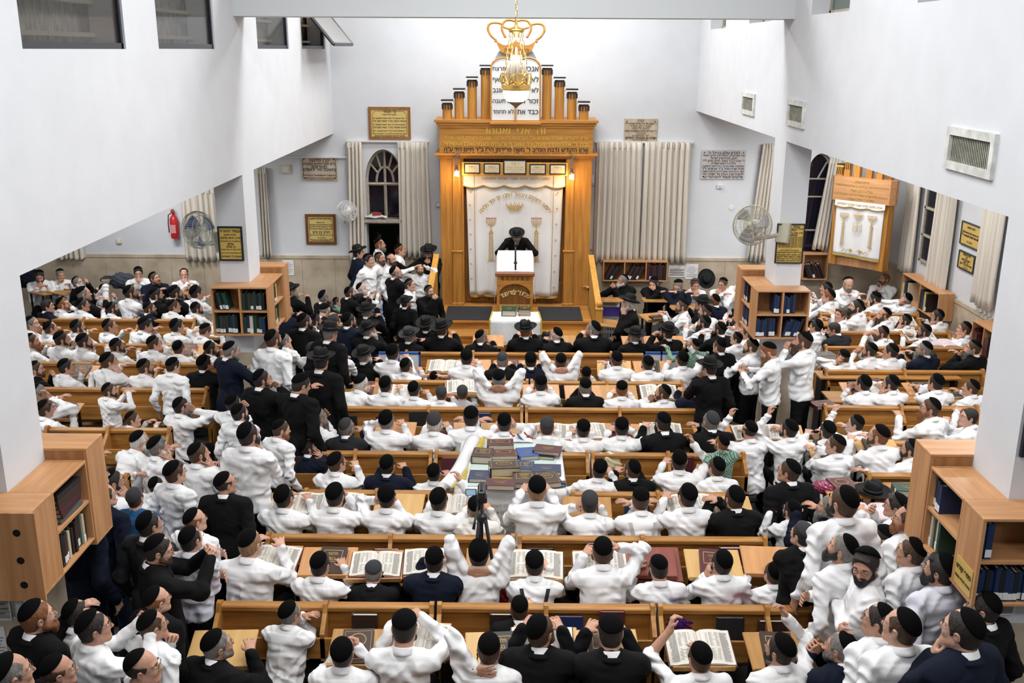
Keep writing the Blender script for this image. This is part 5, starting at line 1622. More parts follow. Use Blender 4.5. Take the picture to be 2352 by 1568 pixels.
        lo = bpy.data.objects.new('bulb_light', l); COL.objects.link(lo); lo.location = p+Vector((0, -.06, -.03))
INKW = mat('dark_walnut_stain', (.045, .022, .012), .5)
MARBLEP = mat('cream_plate', (.60, .50, .34), .5)
BULB = mat('bulb_glow', (1, .8, .5), .5, emit=(1, .66, .26), es=14)
def build_platform():
    xl, xr = at(1003, 760, .5).x-.05, at(1352, 760, .5).x+.06
    yf = [at(1100, 737, PZ).y, at(1100, 771, .46).y, at(1100, 807, .32).y-.02]
    p = empty('platform', ((xl+xr)/2, YA, 0)); tag(p, 'worn golden wood platform with steps below the ark', 'platform')
    ox, oy = p.location.x, p.location.y
    zs = (PZ, .46, .32)
    prev = YB-.05-.0
    m = MB(); m.bb((xl-ox, yf[0]-oy, 0), (xr-ox, YB-.06-oy, PZ-.035)); m.obj('platform_base', STEPW, p)
    m = MB(); m.bb((xl-ox-.01, yf[0]-oy-.03, PZ-.035), (xr-ox+.01, YB-.06-oy, PZ)); m.obj('platform_top', STEPW, p)
    for i in (1, 2):
        m = MB(); m.bb((xl-ox+.05, yf[i]-oy, 0), (xr-ox-.05, yf[i-1]-oy, zs[i]-.03)); m.bb((xl-ox+.04, yf[i]-oy-.025, zs[i]-.03), (xr-ox-.04, yf[i-1]-oy, zs[i])); m.obj('step', STEPW, p)
    m = MB(); m.bb((xl-ox+.05, yf[2]-.42-oy, 0), (xr-ox-.05, yf[2]-oy, .17)); m.obj('step', STEPW, p)
    # rugs
    a, b = at(1020, 736, PZ), at(1130, 703, PZ)
    m = MB(); m.bb((a.x, a.y+.02, PZ), (at(1128, 736, PZ).x, b.y-.05, PZ+.012)); tag(m.obj('rug', RUG, bevel=.004), 'charcoal ribbed rug on the platform at the doorway side of lectern', 'rug')
    m = MB(); m.bb((at(1238, 736, PZ).x, a.y+.02, PZ), (at(1339, 736, PZ).x, b.y-.05, PZ+.012)); tag(m.obj('rug', RUG, bevel=.004), 'charcoal ribbed rug on the platform at the curtain side of lectern', 'rug')
    # railings
    for s, pxt, pyt, pxb, pyb, nm in ((-1, 1020, 583, 1000, 694, 'doorway'), (1, 1343, 585, 1359, 697, 'curtained window')):
        x = (xl if s < 0 else xr)+(-.045 if s < 0 else .045)
        yb, yt = 15.95, YA-.12
        A_, B_ = at_y(pxb, pyb, yb), at_y(pxt, pyt, yt)
        r = empty('stair_railing', (x, yb, 0)); tag(r, 'yellow pine stair railing with ball newel on the %s side' % nm, 'railing')
        zb, zt = A_.z, B_.z
        m = MB(); m.bb((-.055, -.05, 0), (.055, .05, zb-.06)); m.bb((-.065, -.06, zb-.10), (.065, .06, zb-.075)); nw = m.obj('newel_post', RAILW, r, bevel=.006)
        m = MB(); m.lathe([(.03, zb-.07)]+[(.055*math.sin(pi*i/8)+.0001, zb-.01-.055*math.cos(pi*i/8)) for i in range(9)], 16); m.obj('newel_ball', RAILW, nw, smooth=True)
        L = yt-yb
        m = MB(); v = [(-.05, .04, zb-.13), (.05, .04, zb-.13), (.05, L, zt-.06), (-.05, L, zt-.06)]
        m.add(v+[(a, b, c+.06) for a, b, c in v], [(0, 3, 2, 1), (4, 5, 6, 7), (0, 1, 5, 4), (2, 3, 7, 6), (1, 2, 6, 5), (0, 4, 7, 3)]); m.obj('handrail', RAILW, r)
        n = 13
        for i in range(n):
            u = (i+.7)/n; m = MB(); m.bb((-.02, L*u-.02, 0), (.02, L*u+.02, zb-.12+(zt-zb+.05)*u)); m.obj('baluster', RAILW, r)
def build_lectern():
    y0 = 17.15; f = lambda px, py: at_y(px, py, y0)
    xl, xr = f(1141, 660).x, f(1224, 660).x; cx = (xl+xr)/2; zt = f(1180, 633).z-PZ; W = xr-xl
    o = empty('lectern', (cx, y0, PZ)); tag(o, 'tall oak lectern with arched panel and gold lettering on the platform', 'lectern')
    h = W/2
    for u0 in (-h, h-.05): m = MB(); m.bb((u0, 0, 0), (u0+.05, .40, zt)); m.obj('side_panel', OAKX, o, bevel=.005)
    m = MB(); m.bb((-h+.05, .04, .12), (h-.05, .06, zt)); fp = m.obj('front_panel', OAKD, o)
    m = MB(); n = 14
    for i in range(n):
        p, q = arch_poly(-h+.05, h-.05, zt-.32, zt-.15, n)[i:i+2]; m.prism([p, q, (q[0], zt), (p[0], zt)], .035, off=.0)
    m.bb((-h+.05, 0, .0), (h-.05, .035, .12))
    m.obj('arch_board', OAKX, o)
    m = MB()
    for i in range(6): m.bb((-h+.10+(W-.2)*i/5-.028, -.012, zt-.075), (-h+.10+(W-.2)*i/5+.028, 0, zt-.02))
    m.obj('dentil', OAKD, o)
    m = MB(); m.bb((-h-.03, -.04, zt), (h+.03, .10, zt+.05)); m.obj('ledge', wood('reddish_oak', (.30, .115, .045), (.2, .07, .025), st=(.7, 8, 8)), o, bevel=.006)
    zq = at_y(1185, 577, y0+.42).z-PZ; m = MB(); m.prism([(.10, zt-.02), (.42, zt-.02), (.42, zq-.05), (.12, zt+.015), (.10, zt+.01)], W-.04, ax='x', off=-h+.02); m.obj('desk_box', OAKX, o)
    m = MB(); arc_text(m, 'שויתי ד\' לנגדי תמיד', .125, .42, zt-.35-.42, 62, .032, bold=.02); m.obj('lettering', mat('cream_gold', (.70, .56, .24), .5), o)
    m = MB(); m.bb((-.27, .028, .06), (.27, .04, .26)); pl = m.obj('plate', PLATE, o)
    lettering(pl, [('נתרם ע"י משפחת הנדיב לע"נ הוריו', .034, .233, 0), ('שרגא פייביש ב"ר שמואל', .05, .19, 0, .02), ('נחמן אהרן ב"ר אברהם', .042, .155, 0, .02), ('ר\' חיים יוסף ומרת שיינדל ז"ל', .036, .12, 0), ('ת נ צ ב ה', .03, .085, 0)], .54, [INK], y=.026)
    # white cloth over the slanted top
    zc0, zc1 = zt+.05, at_y(1185, 577, y0+.42).z-PZ
    def fn(u, v):
        if v < .72:
            k = v/.72; return ((u-.5)*(W-.03)*(1-.0*k), .085+.34*(1-k)-.0, zc1+(zc0+.02-zc1)*k)
        k = (v-.72)/.28; return ((u-.5)*(W-.03), .08, zc0)
    c = empty('lectern_cloth', (cx, y0, PZ+zt)); tag(c, 'white cloth draped over the slanted top of the oak lectern', 'cloth')
    m = MB(); x1 = h-.015
    prof = [(-.0, .055), (.03, .075), (.38, zc1-zt), (.42, zc1-zt), (.44, zc1-zt-.3)]
    cols = [-x1-.13, -x1-.10, -x1-.05, -x1]+[-x1+2*x1*i/8 for i in range(1, 8)]+[x1, x1+.05, x1+.10, x1+.13]
    vs = []
    for j, (yy, zz) in enumerate(prof):
        for i, xx in enumerate(cols):
            d = max(0, abs(xx)-x1)
            hang = min(1, d/.05)
            drop = 0 if d <= 0 else (d*2.2+.18*(d > .06)+.10*(d > .11))*(1 if j < 4 else .6)
            vs.append((math.copysign(min(abs(xx), x1+.015+d*.35), xx) if d else xx, yy+.085+.01*math.sin(31*xx), zz-drop))
    k = len(cols)
    m.add(vs, [(j*k+i, j*k+i+1, (j+1)*k+i+1, (j+1)*k+i) for j in range(len(prof)-1) for i in range(k-1)])
    q = m.obj('cloth', WCLOTH, c, smooth=True); s = q.modifiers.new('t', 'SOLIDIFY'); s.thickness = .008
    # microphone on its stem
    p = at_y(1184, 620, y0+.03); t = at_y(1184, 560, y0+.12)
    mic = empty('microphone', p); tag(mic, 'black microphone on upright stem clipped to the lectern ledge', 'microphone')
    d = t-p
    m = MB(); m.tube([(0, 0, 0), d*.5, d*.9], .016, 8); m.obj('stem', BLACK, mic, smooth=True)
    m = MB(); m.tube([d*.28-Vector((.03, 0, 0)), d*.28+Vector((.03, 0, 0))], .02, 8); m.obj('stand_clamp', BLACK, mic)
    m = MB(); m.tube([d*.9, d*.97, d*1.05], [.018, .024, .016], 10); m.obj('microphone_head', PLASTIC, mic, smooth=True)
def build_small_table():
    z = .89; A_, B_ = at(1128, 735, z), at(1240, 735, z); yb = at(1180, 716, z).y
    cx = (A_.x+B_.x)/2; w = (B_.x-A_.x)/2; y0 = A_.y; d = yb-y0
    o = empty('side_table', (cx, y0, 0)); tag(o, 'small grey metal table at the foot of platform, before the lectern', 'table')
    m = MB(); m.bb((-w+.03, .02, z-.04), (w-.03, d, z-.008)); m.obj('table_top', DESKW[1], o)
    for a in (-w+.3, w-.12):
        for b in (.06, d-.08):
            m = MB(); m.bb((a-.03, b-.03, 0), (a+.03, b+.03, z-.04)); m.obj('leg', mat('table_grey', (.22, .24, .23), .5), o)
    c = empty('tablecloth', (cx, y0, z)); tag(c, 'white cloth with yellow trim on small table before the lectern', 'tablecloth')
    def fn(u, v):
        x = (u-.5)*2*(w+.02)
        if v < .5: return (x*(.93+.07*v*2), d*(1-2*v), .004)
        k = (v-.5)*2
        return (x*(1+.02*k), -.03-.02*k+.025*math.sin(13*u+1)*k, .0-.40*k)
    m = MB(); m.grid(fn, 24, 16); q = m.obj('cloth', WCLOTH, c, smooth=True); s = q.modifiers.new('t', 'SOLIDIFY'); s.thickness = .006
    m = MB(); E_ = [fn(0, 1-i/12) for i in range(13)]; m.tube([Vector(p)+Vector((0, -.004, .003)) for p in [fn(i/20, 1) for i in range(21)]], .016, 4)
    m.tube(E_, .014, 4); m.tube([fn(1, 1-i/12) for i in range(13)], .014, 4); m.obj('trim', mat('yellow_ribbon', (.62, .50, .10), .6), c)

def build_small_ark():
    """the corner cabinet of the right aisle, set across the corner"""
    cx, cy = 6.42, 18.22
    z = lambda py: at_y(2005, py, cy-.1).z
    o = empty('small_ark', (cx, cy, z(612)), -pi/4); tag(o, 'small beech ark with embroidered white curtain hung across the right corner', 'ark')
    b = o.location.z; H0, H1, H2 = 0, z(463)-b, z(408)-b; w = .66
    m = MB(); m.prism([(-w+.30, .03), (w-.30, .03), (w-.30, -.10), (w-.15, -.10), (w-.16, -.22), (-w+.16, -.22), (-w+.15, -.10), (-w+.30, -.10)], H1-H0+.05, ax='z', off=H0); m.obj('cabinet', BEECHZ, o)
    for s in (-1, 1): m = MB(); m.prism([(s*(w-.13), -.255), (s*(w-.27), -.255), (s*(w-.27), -.20), (s*(w-.10), -.10)], H1-H0, ax='z', off=H0); m.obj('door_post', OAK, o)
    m = MB(); m.prism([(-w+.05, -.12), (w-.05, -.12), (w-.05, -.22), (w-.12, -.30), (-w+.12, -.30), (-w+.05, -.22)], H2-H1, ax='z', off=H1); m.obj('inscription_box', BEECH, o)
    lettering(o, [('לעילוי נשמת', .055, H2-.085, 0), ('הרה"ג רבי אליהו מאיר בן הגה"צ רבי אברהם שמואל זצוק"ל', .075, H2-.17, 0), ('נלב"ע ג\' ניסן תשל"ו', .055, H2-.25, 0), ('הרבנית מרת שרה איטה בת רבי שמואל ע"ה', .065, H2-.33, 0), ('נלב"ע י"ז אלול תשס"א', .055, H2-.40, 0)], 2*(w-.12), [mat('olive_gold', (.36, .25, .03), .5)], y=-.304)
    for i, (x, py) in enumerate(((-.50, 388), (-.36, 376), (-.17, 366), (.06, 372), (.26, 384), (.44, 396))):
        t = max(H2+.12, z(py)-b+.05*(i > 1)); c = empty('p', (0, 0, 0)); c.name = 'pipe_column'; c.parent = o
        m = MB(); m.bb((x-.055, -.20, H2), (x+.055, -.10, t)); m.obj('shaft', OAK, c)
        m = MB()
        for k in range(4): m.bb((x-.058+.035*k, -.206, t-.13), (x-.045+.035*k, -.20, t-.02))
        m.obj('flute', INKW, c)
        m = MB(); m.bb((x-.07, -.22, t), (x+.07, -.09, t+.035)); m.obj('cap_plate', GOLD, c)
        m = MB(); m.bb((x-.065, -.21, t+.035), (x+.065, -.10, t+.055)); m.obj('cap_top', INK, c)
    hw = w-.20; zb = z(584)-b-.02
    fn = lambda u, v: (-hw+2*hw*u*(1-.03*v)+.02*v, -.285-.018*v*math.sin(9*u+1)-.012*v*math.sin(23*u), H1+.01+(zb-H1)*v-.03*u*v)
    m = MB(); m.grid(fn, 40, 20); q = m.obj('ark_curtain', SATIN, o, smooth=True); s = q.modifiers.new('t', 'SOLIDIFY'); s.thickness = .008
    m = MB(); m.grid(lambda u, v: tuple(Vector(fn(u, 1))+Vector((0, -.006, .01-.04*v))), 40, 1); m.obj('bottom_fringe', GOLDT, q)
    m = MB(); m.grid(lambda u, v: (-hw-.02+(2*hw+.04)*u, -.31, H1+.01-(.10+.025*abs(math.sin(3*pi*u)))*v), 40, 2); va = m.obj('valance', SATIN, q)
    m = MB(); m.tube([(-hw-.02+(2*hw+.04)*i/40, -.315, H1+.01-.10-.025*abs(math.sin(3*pi*i/40))) for i in range(41)], .008, 4); m.obj('valance_fringe', GOLDT, q)
    lettering(va, [('אבינו מלכנו פתח שערי שמים לתפלתנו', .07, H1-.075, 0)], 2*hw, [GOLDT], y=-.313)
    m = MB(); y = -.318; k = (H1-zb)
    crown_outline(m, 0, H1-.28*k, .19, y); 
    for sx in (-1, 1):
        menorah(m, sx*.27, zb+.20*k, .60*k, y, 9, 0, 0)
        P = [(sx*.0, zb+.47*k)]+[(sx*(.0+.08*(1-math.cos(pi*i/8))*.5*1.0), zb+.60*k+.03*k*math.sin(pi*i/8)) for i in range(9)]+[(sx*.08, zb+.47*k), (0, zb+.47*k)]
        m.tube([(a, y, c) for a, c in P], .004, 4)
        for i in range(5): m.tube([(sx*.04-.018, y, zb+(.50+.022*i)*k), (sx*.04+.018, y, zb+(.50+.022*i)*k)], .003, 4)
        m.tube([(sx*(.03+.028*i), y, zb+.10*k+.03*math.sin(2.2*i)) for i in range(9)], .006, 4)
        star(m, sx*.09, zb+.11*k, .04, y)
    m.obj('embroidery', [GOLDT], q)
# ------------------------------------------------------------------ books
COVC = {'maroon': (.085, .016, .022), 'dark brown': (.045, .022, .018), 'black': (.014, .013, .014), 'navy': (.012, .030, .095), 'blue': (.018, .085, .30), 'green': (.012, .055, .038), 'red': (.30, .035, .03), 'grey': (.10, .10, .11), 'cream': (.60, .52, .38), 'yellow': (.55, .42, .05)}
COVM = {k: mat('book_cover_'+k.replace(' ', '_'), c, .45, .1, 60, .2, 25, spec=.4) for k, c in COVC.items()}
PAGES = mat('page_edges', (.62, .55, .42), .8, .4, 200, .15, 8, stretch=(1, 1, 40))
PAGER = mat('marbled_page_edges', (.55, .36, .30), .8, 0, 5, col2=(.30, .04, .03), vscale=30)
TAPE = mat('spine_sticker', (.75, .76, .76), .5)
PRINT = mat('printed_text', (.33, .32, .30), .8)
PINKP = mat('pink_patterned_page', (.66, .50, .55), .8, 0, 5, col2=(.74, .68, .68), vscale=14)
def book_meshes():
    """unit book: x width 1, y depth 1, z thickness 1, spine at x=-.5, lying flat"""
    c = MB(); c.bb((-.5, -.5, 0), (.5, .5, .07)); c.bb((-.5, -.5, .93), (.5, .5, 1)); c.bb((-.5, -.5, .07), (-.44, .5, .93))
    p = MB(); p.bb((-.44, -.47, .07), (.47, .47, .93))
    return c.mesh('book_cover'), p.mesh('page_block')
def title_mesh(kind):
    m = MB()
    if kind == 0:
        v, f = text_mesh('תלמוד', .17, .02); m.add([(p[0]*.9, p[1]+.16, 1.03) for p in v], f)
        v, f = text_mesh('בבלי', .17, .02); m.add([(p[0]*.9, p[1]-.03, 1.03) for p in v], f)
        for lo, hi in (((-.36, -.10, 1.0), (.36, -.08, 1.02)), ((-.36, .34, 1.0), (.36, .36, 1.02)), ((-.36, -.10, 1.0), (-.34, .36, 1.02)), ((.34, -.10, 1.0), (.36, .36, 1.02))): m.bb(lo, hi)
    elif kind == 1:
        m.tube([(.26*math.cos(2*pi*i/24), .20+.20*math.sin(2*pi*i/24)-.05, 1.02) for i in range(24)], .012, 4, closed=True)
        v, f = text_mesh('תלמוד', .13, .02); m.add([(p[0], p[1]+.13, 1.03) for p in v], f)
        for lo, hi in (((-.43, -.43, 1.0), (.43, -.42, 1.02)), ((-.43, .42, 1.0), (.43, .43, 1.02)), ((-.43, -.43, 1.0), (-.42, .43, 1.02)), ((.42, -.43, 1.0), (.43, .43, 1.02))): m.bb(lo, hi)
    else:
        v, f = text_mesh('מסכת', .16, .02); m.add([(p[0], p[1]+.08, 1.03) for p in v], f)
        m.bb((-.2, -.02, 1.0), (.2, -.005, 1.02)); m.bb((-.12, -.12, 1.0), (.12, -.10, 1.02))
    return m.mesh('cover_title', fix=False)
def book(loc, size, rot, col, label, group=None, title=None, pages=None, tape=False, parent_rot=None):
    c, p = part('book', book_meshes)
    M = Matrix.Translation(loc) @ (rot.to_4x4() if rot is not None else Matrix.Identity(4)) @ Matrix.Diagonal((*size, 1))
    o = link('book', c, None, COVM[col]); o.matrix_world = M
    link('page_block', p, o, pages or PAGES)
    if title is not None: link('cover_title', part(('title', title), lambda: title_mesh(title)), o, GOLDT if title != 9 else PAPER)
    if tape: link('spine_sticker', part('tape', lambda: MB().bb((-.515, -.44, .0), (-.49, -.22, 1.0)).mesh('spine_sticker')), o, TAPE)
    return tag(o, label, 'book', group)
def open_book_meshes():
    pg = MB(); n = 10
    def h(u): return .020+.018*math.sin(pi*min(1, abs(u)*1.25))**.7*(1-.3*abs(u))-.016*math.exp(-(abs(u)/.06)**2)
    vs = []
    for i in range(2*n+1):
        u = -1+i/n
        for y in (-.165, .165): vs.append((u*.245, y, h(u)))
    for i in range(2*n+1):
        u = -1+i/n
        for y in (-.165, .165): vs.append((u*.245, y, .004))
    b = 2*(2*n+1); f = []
    for i in range(2*n):
        a = 2*i; f += [(a, a+2, a+3, a+1), (b+a, b+a+1, b+a+3, b+a+2), (a, b+a, b+a+2, a+2), (a+1, a+3, b+a+3, b+a+1)]
    f += [(0, 1, b+1, b), (4*n, b+4*n, b+4*n+1, 4*n+1)]
    pg.add(vs, f)
    cv = MB(); cv.bb((-.255, -.175, 0), (.255, .175, .005))
    tx = MB()
    rng = random.Random(3)
    for s in (-1, 1):
        for (c0, c1, y0, y1) in ((.02, .075, .135, -.13), (.085, .155, .135, .0), (.085, .155, -.02, -.13), (.165, .225, .135, -.14)):
            y = y0
            while y > y1:
                x0, x1 = s*c0, s*(c1-rng.choice((0, 0, .004, .012)))
                z0, z1 = h(x0/.245)+.0012, h(x1/.245)+.0012
                tx.add([(x0, y, z0), (x1, y, z1), (x1, y-.0035, z1), (x0, y-.0035, z0)], [(0, 1, 2, 3)] if s > 0 else [(3, 2, 1, 0)])
                y -= .0075
    return cv.mesh('book_cover'), pg.mesh('open_pages', angle=.6), tx.mesh('printed_text', fix=False)
def open_book(loc, rot, s, col, label, pink=False):
    c, p, t = part('obook', open_book_meshes)
    o = link('open_book', c, None, COVM[col]); o.matrix_world = Matrix.Translation(loc) @ rot.to_4x4() @ Matrix.Diagonal((s, s, s, 1))
    link('open_pages', p, o, PINKP if pink else PAPER)
    if not pink: link('printed_text', t, o, PRINT)
    return tag(o, label, 'book')
# ------------------------------------------------------------------ reading desks
def desk_meshes():
    t = MB(); t.bb((-.24, -.18, -.011), (.24, .18, .011))
    l = MB(); l.bb((-.23, -.192, -.011), (.23, -.178, .034))
    k = [MB().bb((s*.17-.014, .128, -.885), (s*.17+.014, .152, .012)).mesh('leg') for s in (-1, 1)]
    f = MB(); f.bb((-.19, .09, -.012), (.19, .19, .0))
    return t.mesh('desk_top', bevel=.004), l.mesh('book_lip', bevel=.003), k, f.mesh('foot_plate')
def reading_desk(x, y, z, rz_, label, wm, tilt=15):
    t, l, k, f = part('desk', desk_meshes)
    o = empty('reading_desk', (x, y, 0), rz_); tag(o, label, 'reading desk')
    M = Matrix.Translation((0, 0, z)) @ Matrix.Rotation(R(tilt), 4, 'X')
    link('desk_top', t, o, wm, mat4=M); link('book_lip', l, o, wm, mat4=M)
    for m in k: link('leg', m, o, BLACK, mat4=Matrix.Translation((0, 0, z-.005)))
    link('foot_plate', f, o, BLACK, mat4=Matrix.Translation((0, 0, .013)))
    return o
def build_desks():
    rng = random.Random(11)
    cols = ['maroon', 'dark brown', 'maroon', 'black', 'dark brown', 'maroon']
    for i, (px, py, k, (o, *_r), phrase) in enumerate(DESKS):
        info = _r[-1]
        s = o.scale[0]
        if info['sit']: x, y = o.location.x+rng.uniform(-.05, .12), o.location.y+.47
        else: continue
        z = .915
        wm = DESKW[rng.choice((0, 0, 1, 1, 2))]
        if px in (1512,): wm = DESKW[3]
        d = reading_desk(x, y, z, rng.uniform(-.06, .06), 'slanted wooden reading desk before '+phrase, wm)
        Rm = Matrix.Rotation(d.rotation_euler.z, 3, 'Z') @ Matrix.Rotation(R(15), 3, 'X')
        up = Rm @ Vector((0, 0, 1)); base = Vector((x, y, z))+up*.012
        if k == 'o':
            open_book(base+Rm @ Vector((rng.uniform(-.02, .02), -.005, 0)), Rm @ Matrix.Rotation(rng.uniform(-.06, .06), 3, 'Z'), rng.uniform(.84, 1.0), rng.choice(cols), 'open book before '+phrase)
        elif k == 'c':
            col = rng.choice(cols)
            book(base+Rm @ Vector((rng.uniform(-.05, .06), -.01, 0)), (.23, .31, .035), Rm @ Matrix.Rotation(rng.uniform(-.1, .1), 3, 'Z'), col, '%s book before %s' % (col, phrase), title=rng.choice((0, 1, 2)))
# ------------------------------------------------------------------ benches
def bench(x0, x1, y, label, rz_=0, trough=True):
    """back at y, the seat in front of it (towards +y); the book trough hangs on the rear of the back"""
    cx = (x0+x1)/2; h = (x1-x0)/2-.012
    o = empty('bench', (cx, y, 0), rz_); tag(o, label, 'bench')
    m = MB(); m.bb((-h, .02, .375), (h, .40, .405)); m.obj('seat', PINE, o)
    m = MB(); m.bb((-h, -.015, .46), (h, .015, .89)); m.obj('backrest', PINE, o)
    m = MB(); m.bb((-h, -.05, .885), (h, .045, .93)); m.obj('top_rail', PINE, o, bevel=.008)
    if trough:
        m = MB(); m.bb((-h, -.215, .60), (h, -.015, .62)); m.obj('book_shelf', PINE, o)
        m = MB(); m.bb((-h, -.235, .58), (h, -.215, .765)); m.obj('front_board', PINE, o, bevel=.004)
    n = max(1, round(2*h/.95))
    for i in range(n+1):
        x = -h+.018+(2*h-.036)*i/n
        m = MB(); m.prism([(-.235 if trough else -.05, .56), (.03, .56), (.03, .945), (-.02, .975), (-.06, .965), (-.09, .90), (-.235 if trough else -.06, .80)], .036, ax='x', off=x-.018); m.obj('divider', PINEZ, o)
    for s in (-1, 1):
        m = MB(); m.bb((s*h-.02*(s+1), -.04, 0), (s*h-.02*(s-1), .36, .375)); m.bb((s*h-.02*(s+1), -.05, 0), (s*h-.02*(s-1), .0, .60)); m.obj('leg', PINEZ, o)
    return o
BENCHES = []
def build_benches():
    rows = {'N1': (500, 2060, 1640), 'N2': (500, 2010, 1402), 'N3': (612, 1762, 1240), 'N4': (700, 1036, 1150), 'N4b': (1308, 1710, 1150), 'N5': (640, 1712, 1050), 'N6': (768, 1640, 962), 'N7': (862, 1570, 893), 'N8': (930, 1560, 823),
            'L2': (60, 450, 700), 'L3': (40, 520, 770), 'L4': (60, 520, 812), 'L5': (66, 500, 880), 'L6': (96, 470, 916), 'L7': (196, 520, 1008),
            'R2': (1880, 2110, 712), 'R3': (1890, 2190, 770), 'R4': (1890, 2240, 800), 'R5': (1890, 2260, 850), 'R6': (1890, 2250, 905), 'R7': (1990, 2250, 970), 'R8': (1880, 2170, 1062)}
    zone = {}
    for code, (pa, pb, pr) in rows.items():
        half = ', window side' if code == 'N4b' else (', doorway side' if code == 'N4' else ''); code = code[:2]
        ys = [o.location.y for o, c, tok in ZONED if c == code and 't' not in tok]
        y = sum(sorted(ys)[1:-1] if len(ys) > 4 else ys)/max(1, len(sorted(ys)[1:-1] if len(ys) > 4 else ys))
        k = min(ys)-.16
        y = y-.175 if code[0] == 'N' else y-.20
        a = at_y(pa, pr, y).x; b = at_y(pb, pr, y).x
        if code[0] == 'L': b = min(b, XL-.55)
        if code[0] == 'R': a = max(a, XCR+.02); b = min(b, XRW-.3)
        n = max(1, round((b-a)/1.9))
        ph = dict((z, p) for z, p in ZONES)[code]
        for i in range(n):
            BENCHES.append((code, bench(a+(b-a)*i/n, a+(b-a)*(i+1)/n, y, 'honey pine bench%s under the %s%s' % (', %s from left,' % ORD[i] if n > 1 else '', ph, half)), y))
    rng = random.Random(5)
    for code in ('N2', 'N3', 'N4', 'N5', 'N6', 'N7', 'L6', 'L7', 'R7', 'R8'):
        bs = [(b, y) for c, b, y in BENCHES if c == code]
        ph = dict(ZONES)[code]; k = 0
        for b, y in bs:
            h = max(v.co.x for v in b.children[0].data.vertices)
            x = b.location.x-h+.08
            while x < b.location.x+h-.3 and k < 24:
                w = rng.uniform(.20, .26)
                if rng.random() < .62:
                    hh = rng.uniform(.23, .31); t = rng.uniform(.03, .06)
                    col = rng.choice(('black', 'dark brown', 'maroon', 'black', 'black', 'navy'))
                    Rm = Matrix.Rotation(R(90-rng.uniform(4, 12)), 3, 'X')
                    book((x+w/2, y-.075-rng.choice((0, .06)), .625+hh/2), (w, hh, t), Rm, col, '%s book in trough, %s from left, behind %s' % (col, ORD[k], ph), pages=rng.choice((PAGES, PAPER, PAGER)))
                    k += 1
                    if rng.random() < .35:
                        w2 = rng.uniform(.2, .26); book((x+w/2, y-.16, .625), (w2, .12, .045), None, 'dark brown', 'small book in trough, %s from left, behind %s' % (ORD[k], ph), pages=PAGER); k += 1
                x += w+rng.uniform(.02, .30)
# ------------------------------------------------------------------ bookcases on the pillars
def case_unit(name, M, w, h, d, cols, label, wm=None, closed_top=False):
    """open box of 2 rows x cols, opening towards local -y, standing on local z=0, its back on y=0"""
    o = empty(name); o.matrix_world = M; tag(o, label, 'bookcase'); T = .022
    wm = wm or BEECHZ
    m = MB(); m.bb((-w/2, -d, h-T), (w/2, 0, h)); m.obj('top_board', BEECH, o, bevel=.003)
    m = MB(); m.bb((-w/2, -d, 0), (w/2, 0, T)); m.obj('bottom_board', BEECH, o, bevel=.003)
    for s in (-1, 1): m = MB(); m.bb((s*w/2-T*(s+1)/2, -d, T), (s*w/2-T*(s-1)/2, 0, h-T)); m.obj('side_board', wm, o)
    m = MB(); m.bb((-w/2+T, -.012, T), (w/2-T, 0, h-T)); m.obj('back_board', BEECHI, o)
    m = MB(); m.bb((-w/2+T, -d+.005, h/2-T/2), (w/2-T, -.012, h/2+T/2)); m.obj('shelf', BEECH, o)
    for i in range(1, cols): m = MB(); x = -w/2+w*i/cols; m.bb((x-T/2, -d+.003, T), (x+T/2, -.012, h-T)); m.obj('divider', wm, o)
    return o
def fill(o, w, h, d, cols, spec, where, rng):
    """spec: per cubby (row, col, n, colours, lean): books upright, spines towards the opening"""
    T = .022; M = o.matrix_world
    for row, c, n, cl, lean in spec:
        x = -w/2+w*c/cols+T; xe = -w/2+w*(c+1)/cols-T
        z = T if row == 0 else h/2+T/2
        if lean == 'R': x = xe-n*.040
        for i in range(n):
            t = rng.uniform(.028, .042) if n < 9 else .030; hh = rng.uniform(.20, .255); dd = min(d-.03, rng.uniform(.18, .23))
            col = cl[i % len(cl)]
            if x+t > xe: break
            # local: spine (x=-.5) must face -y, book height along z, thickness along x
            Rl = Matrix(((0, 0, 1), (1, 0, 0), (0, 1, 0)))
            tilt = {'/': .30, '\\': -.22}.get(lean, 0)
            Rl = Matrix.Rotation(tilt, 3, 'Y') @ Rl
            b = book((0, 0, 0), (dd, hh, t), None, col, '%s book, %s on %s' % (col, ORD[i], where % (('lower', 'upper')[row], ORD[c])), tape=rng.random() < .6, pages=PAGES)
            off = abs(math.sin(tilt))*hh*.5
            b.matrix_world = M @ Matrix.Translation((x+t/2+(off if tilt > 0 else off), -d/2-.01, z+hh/2*math.cos(tilt)+.001+abs(math.sin(tilt))*t/2)) @ Rl.to_4x4() @ Matrix.Translation((0, 0, -.5*t)) @ Matrix.Diagonal((dd, hh, t, 1))
            x += t/math.cos(tilt)+.002
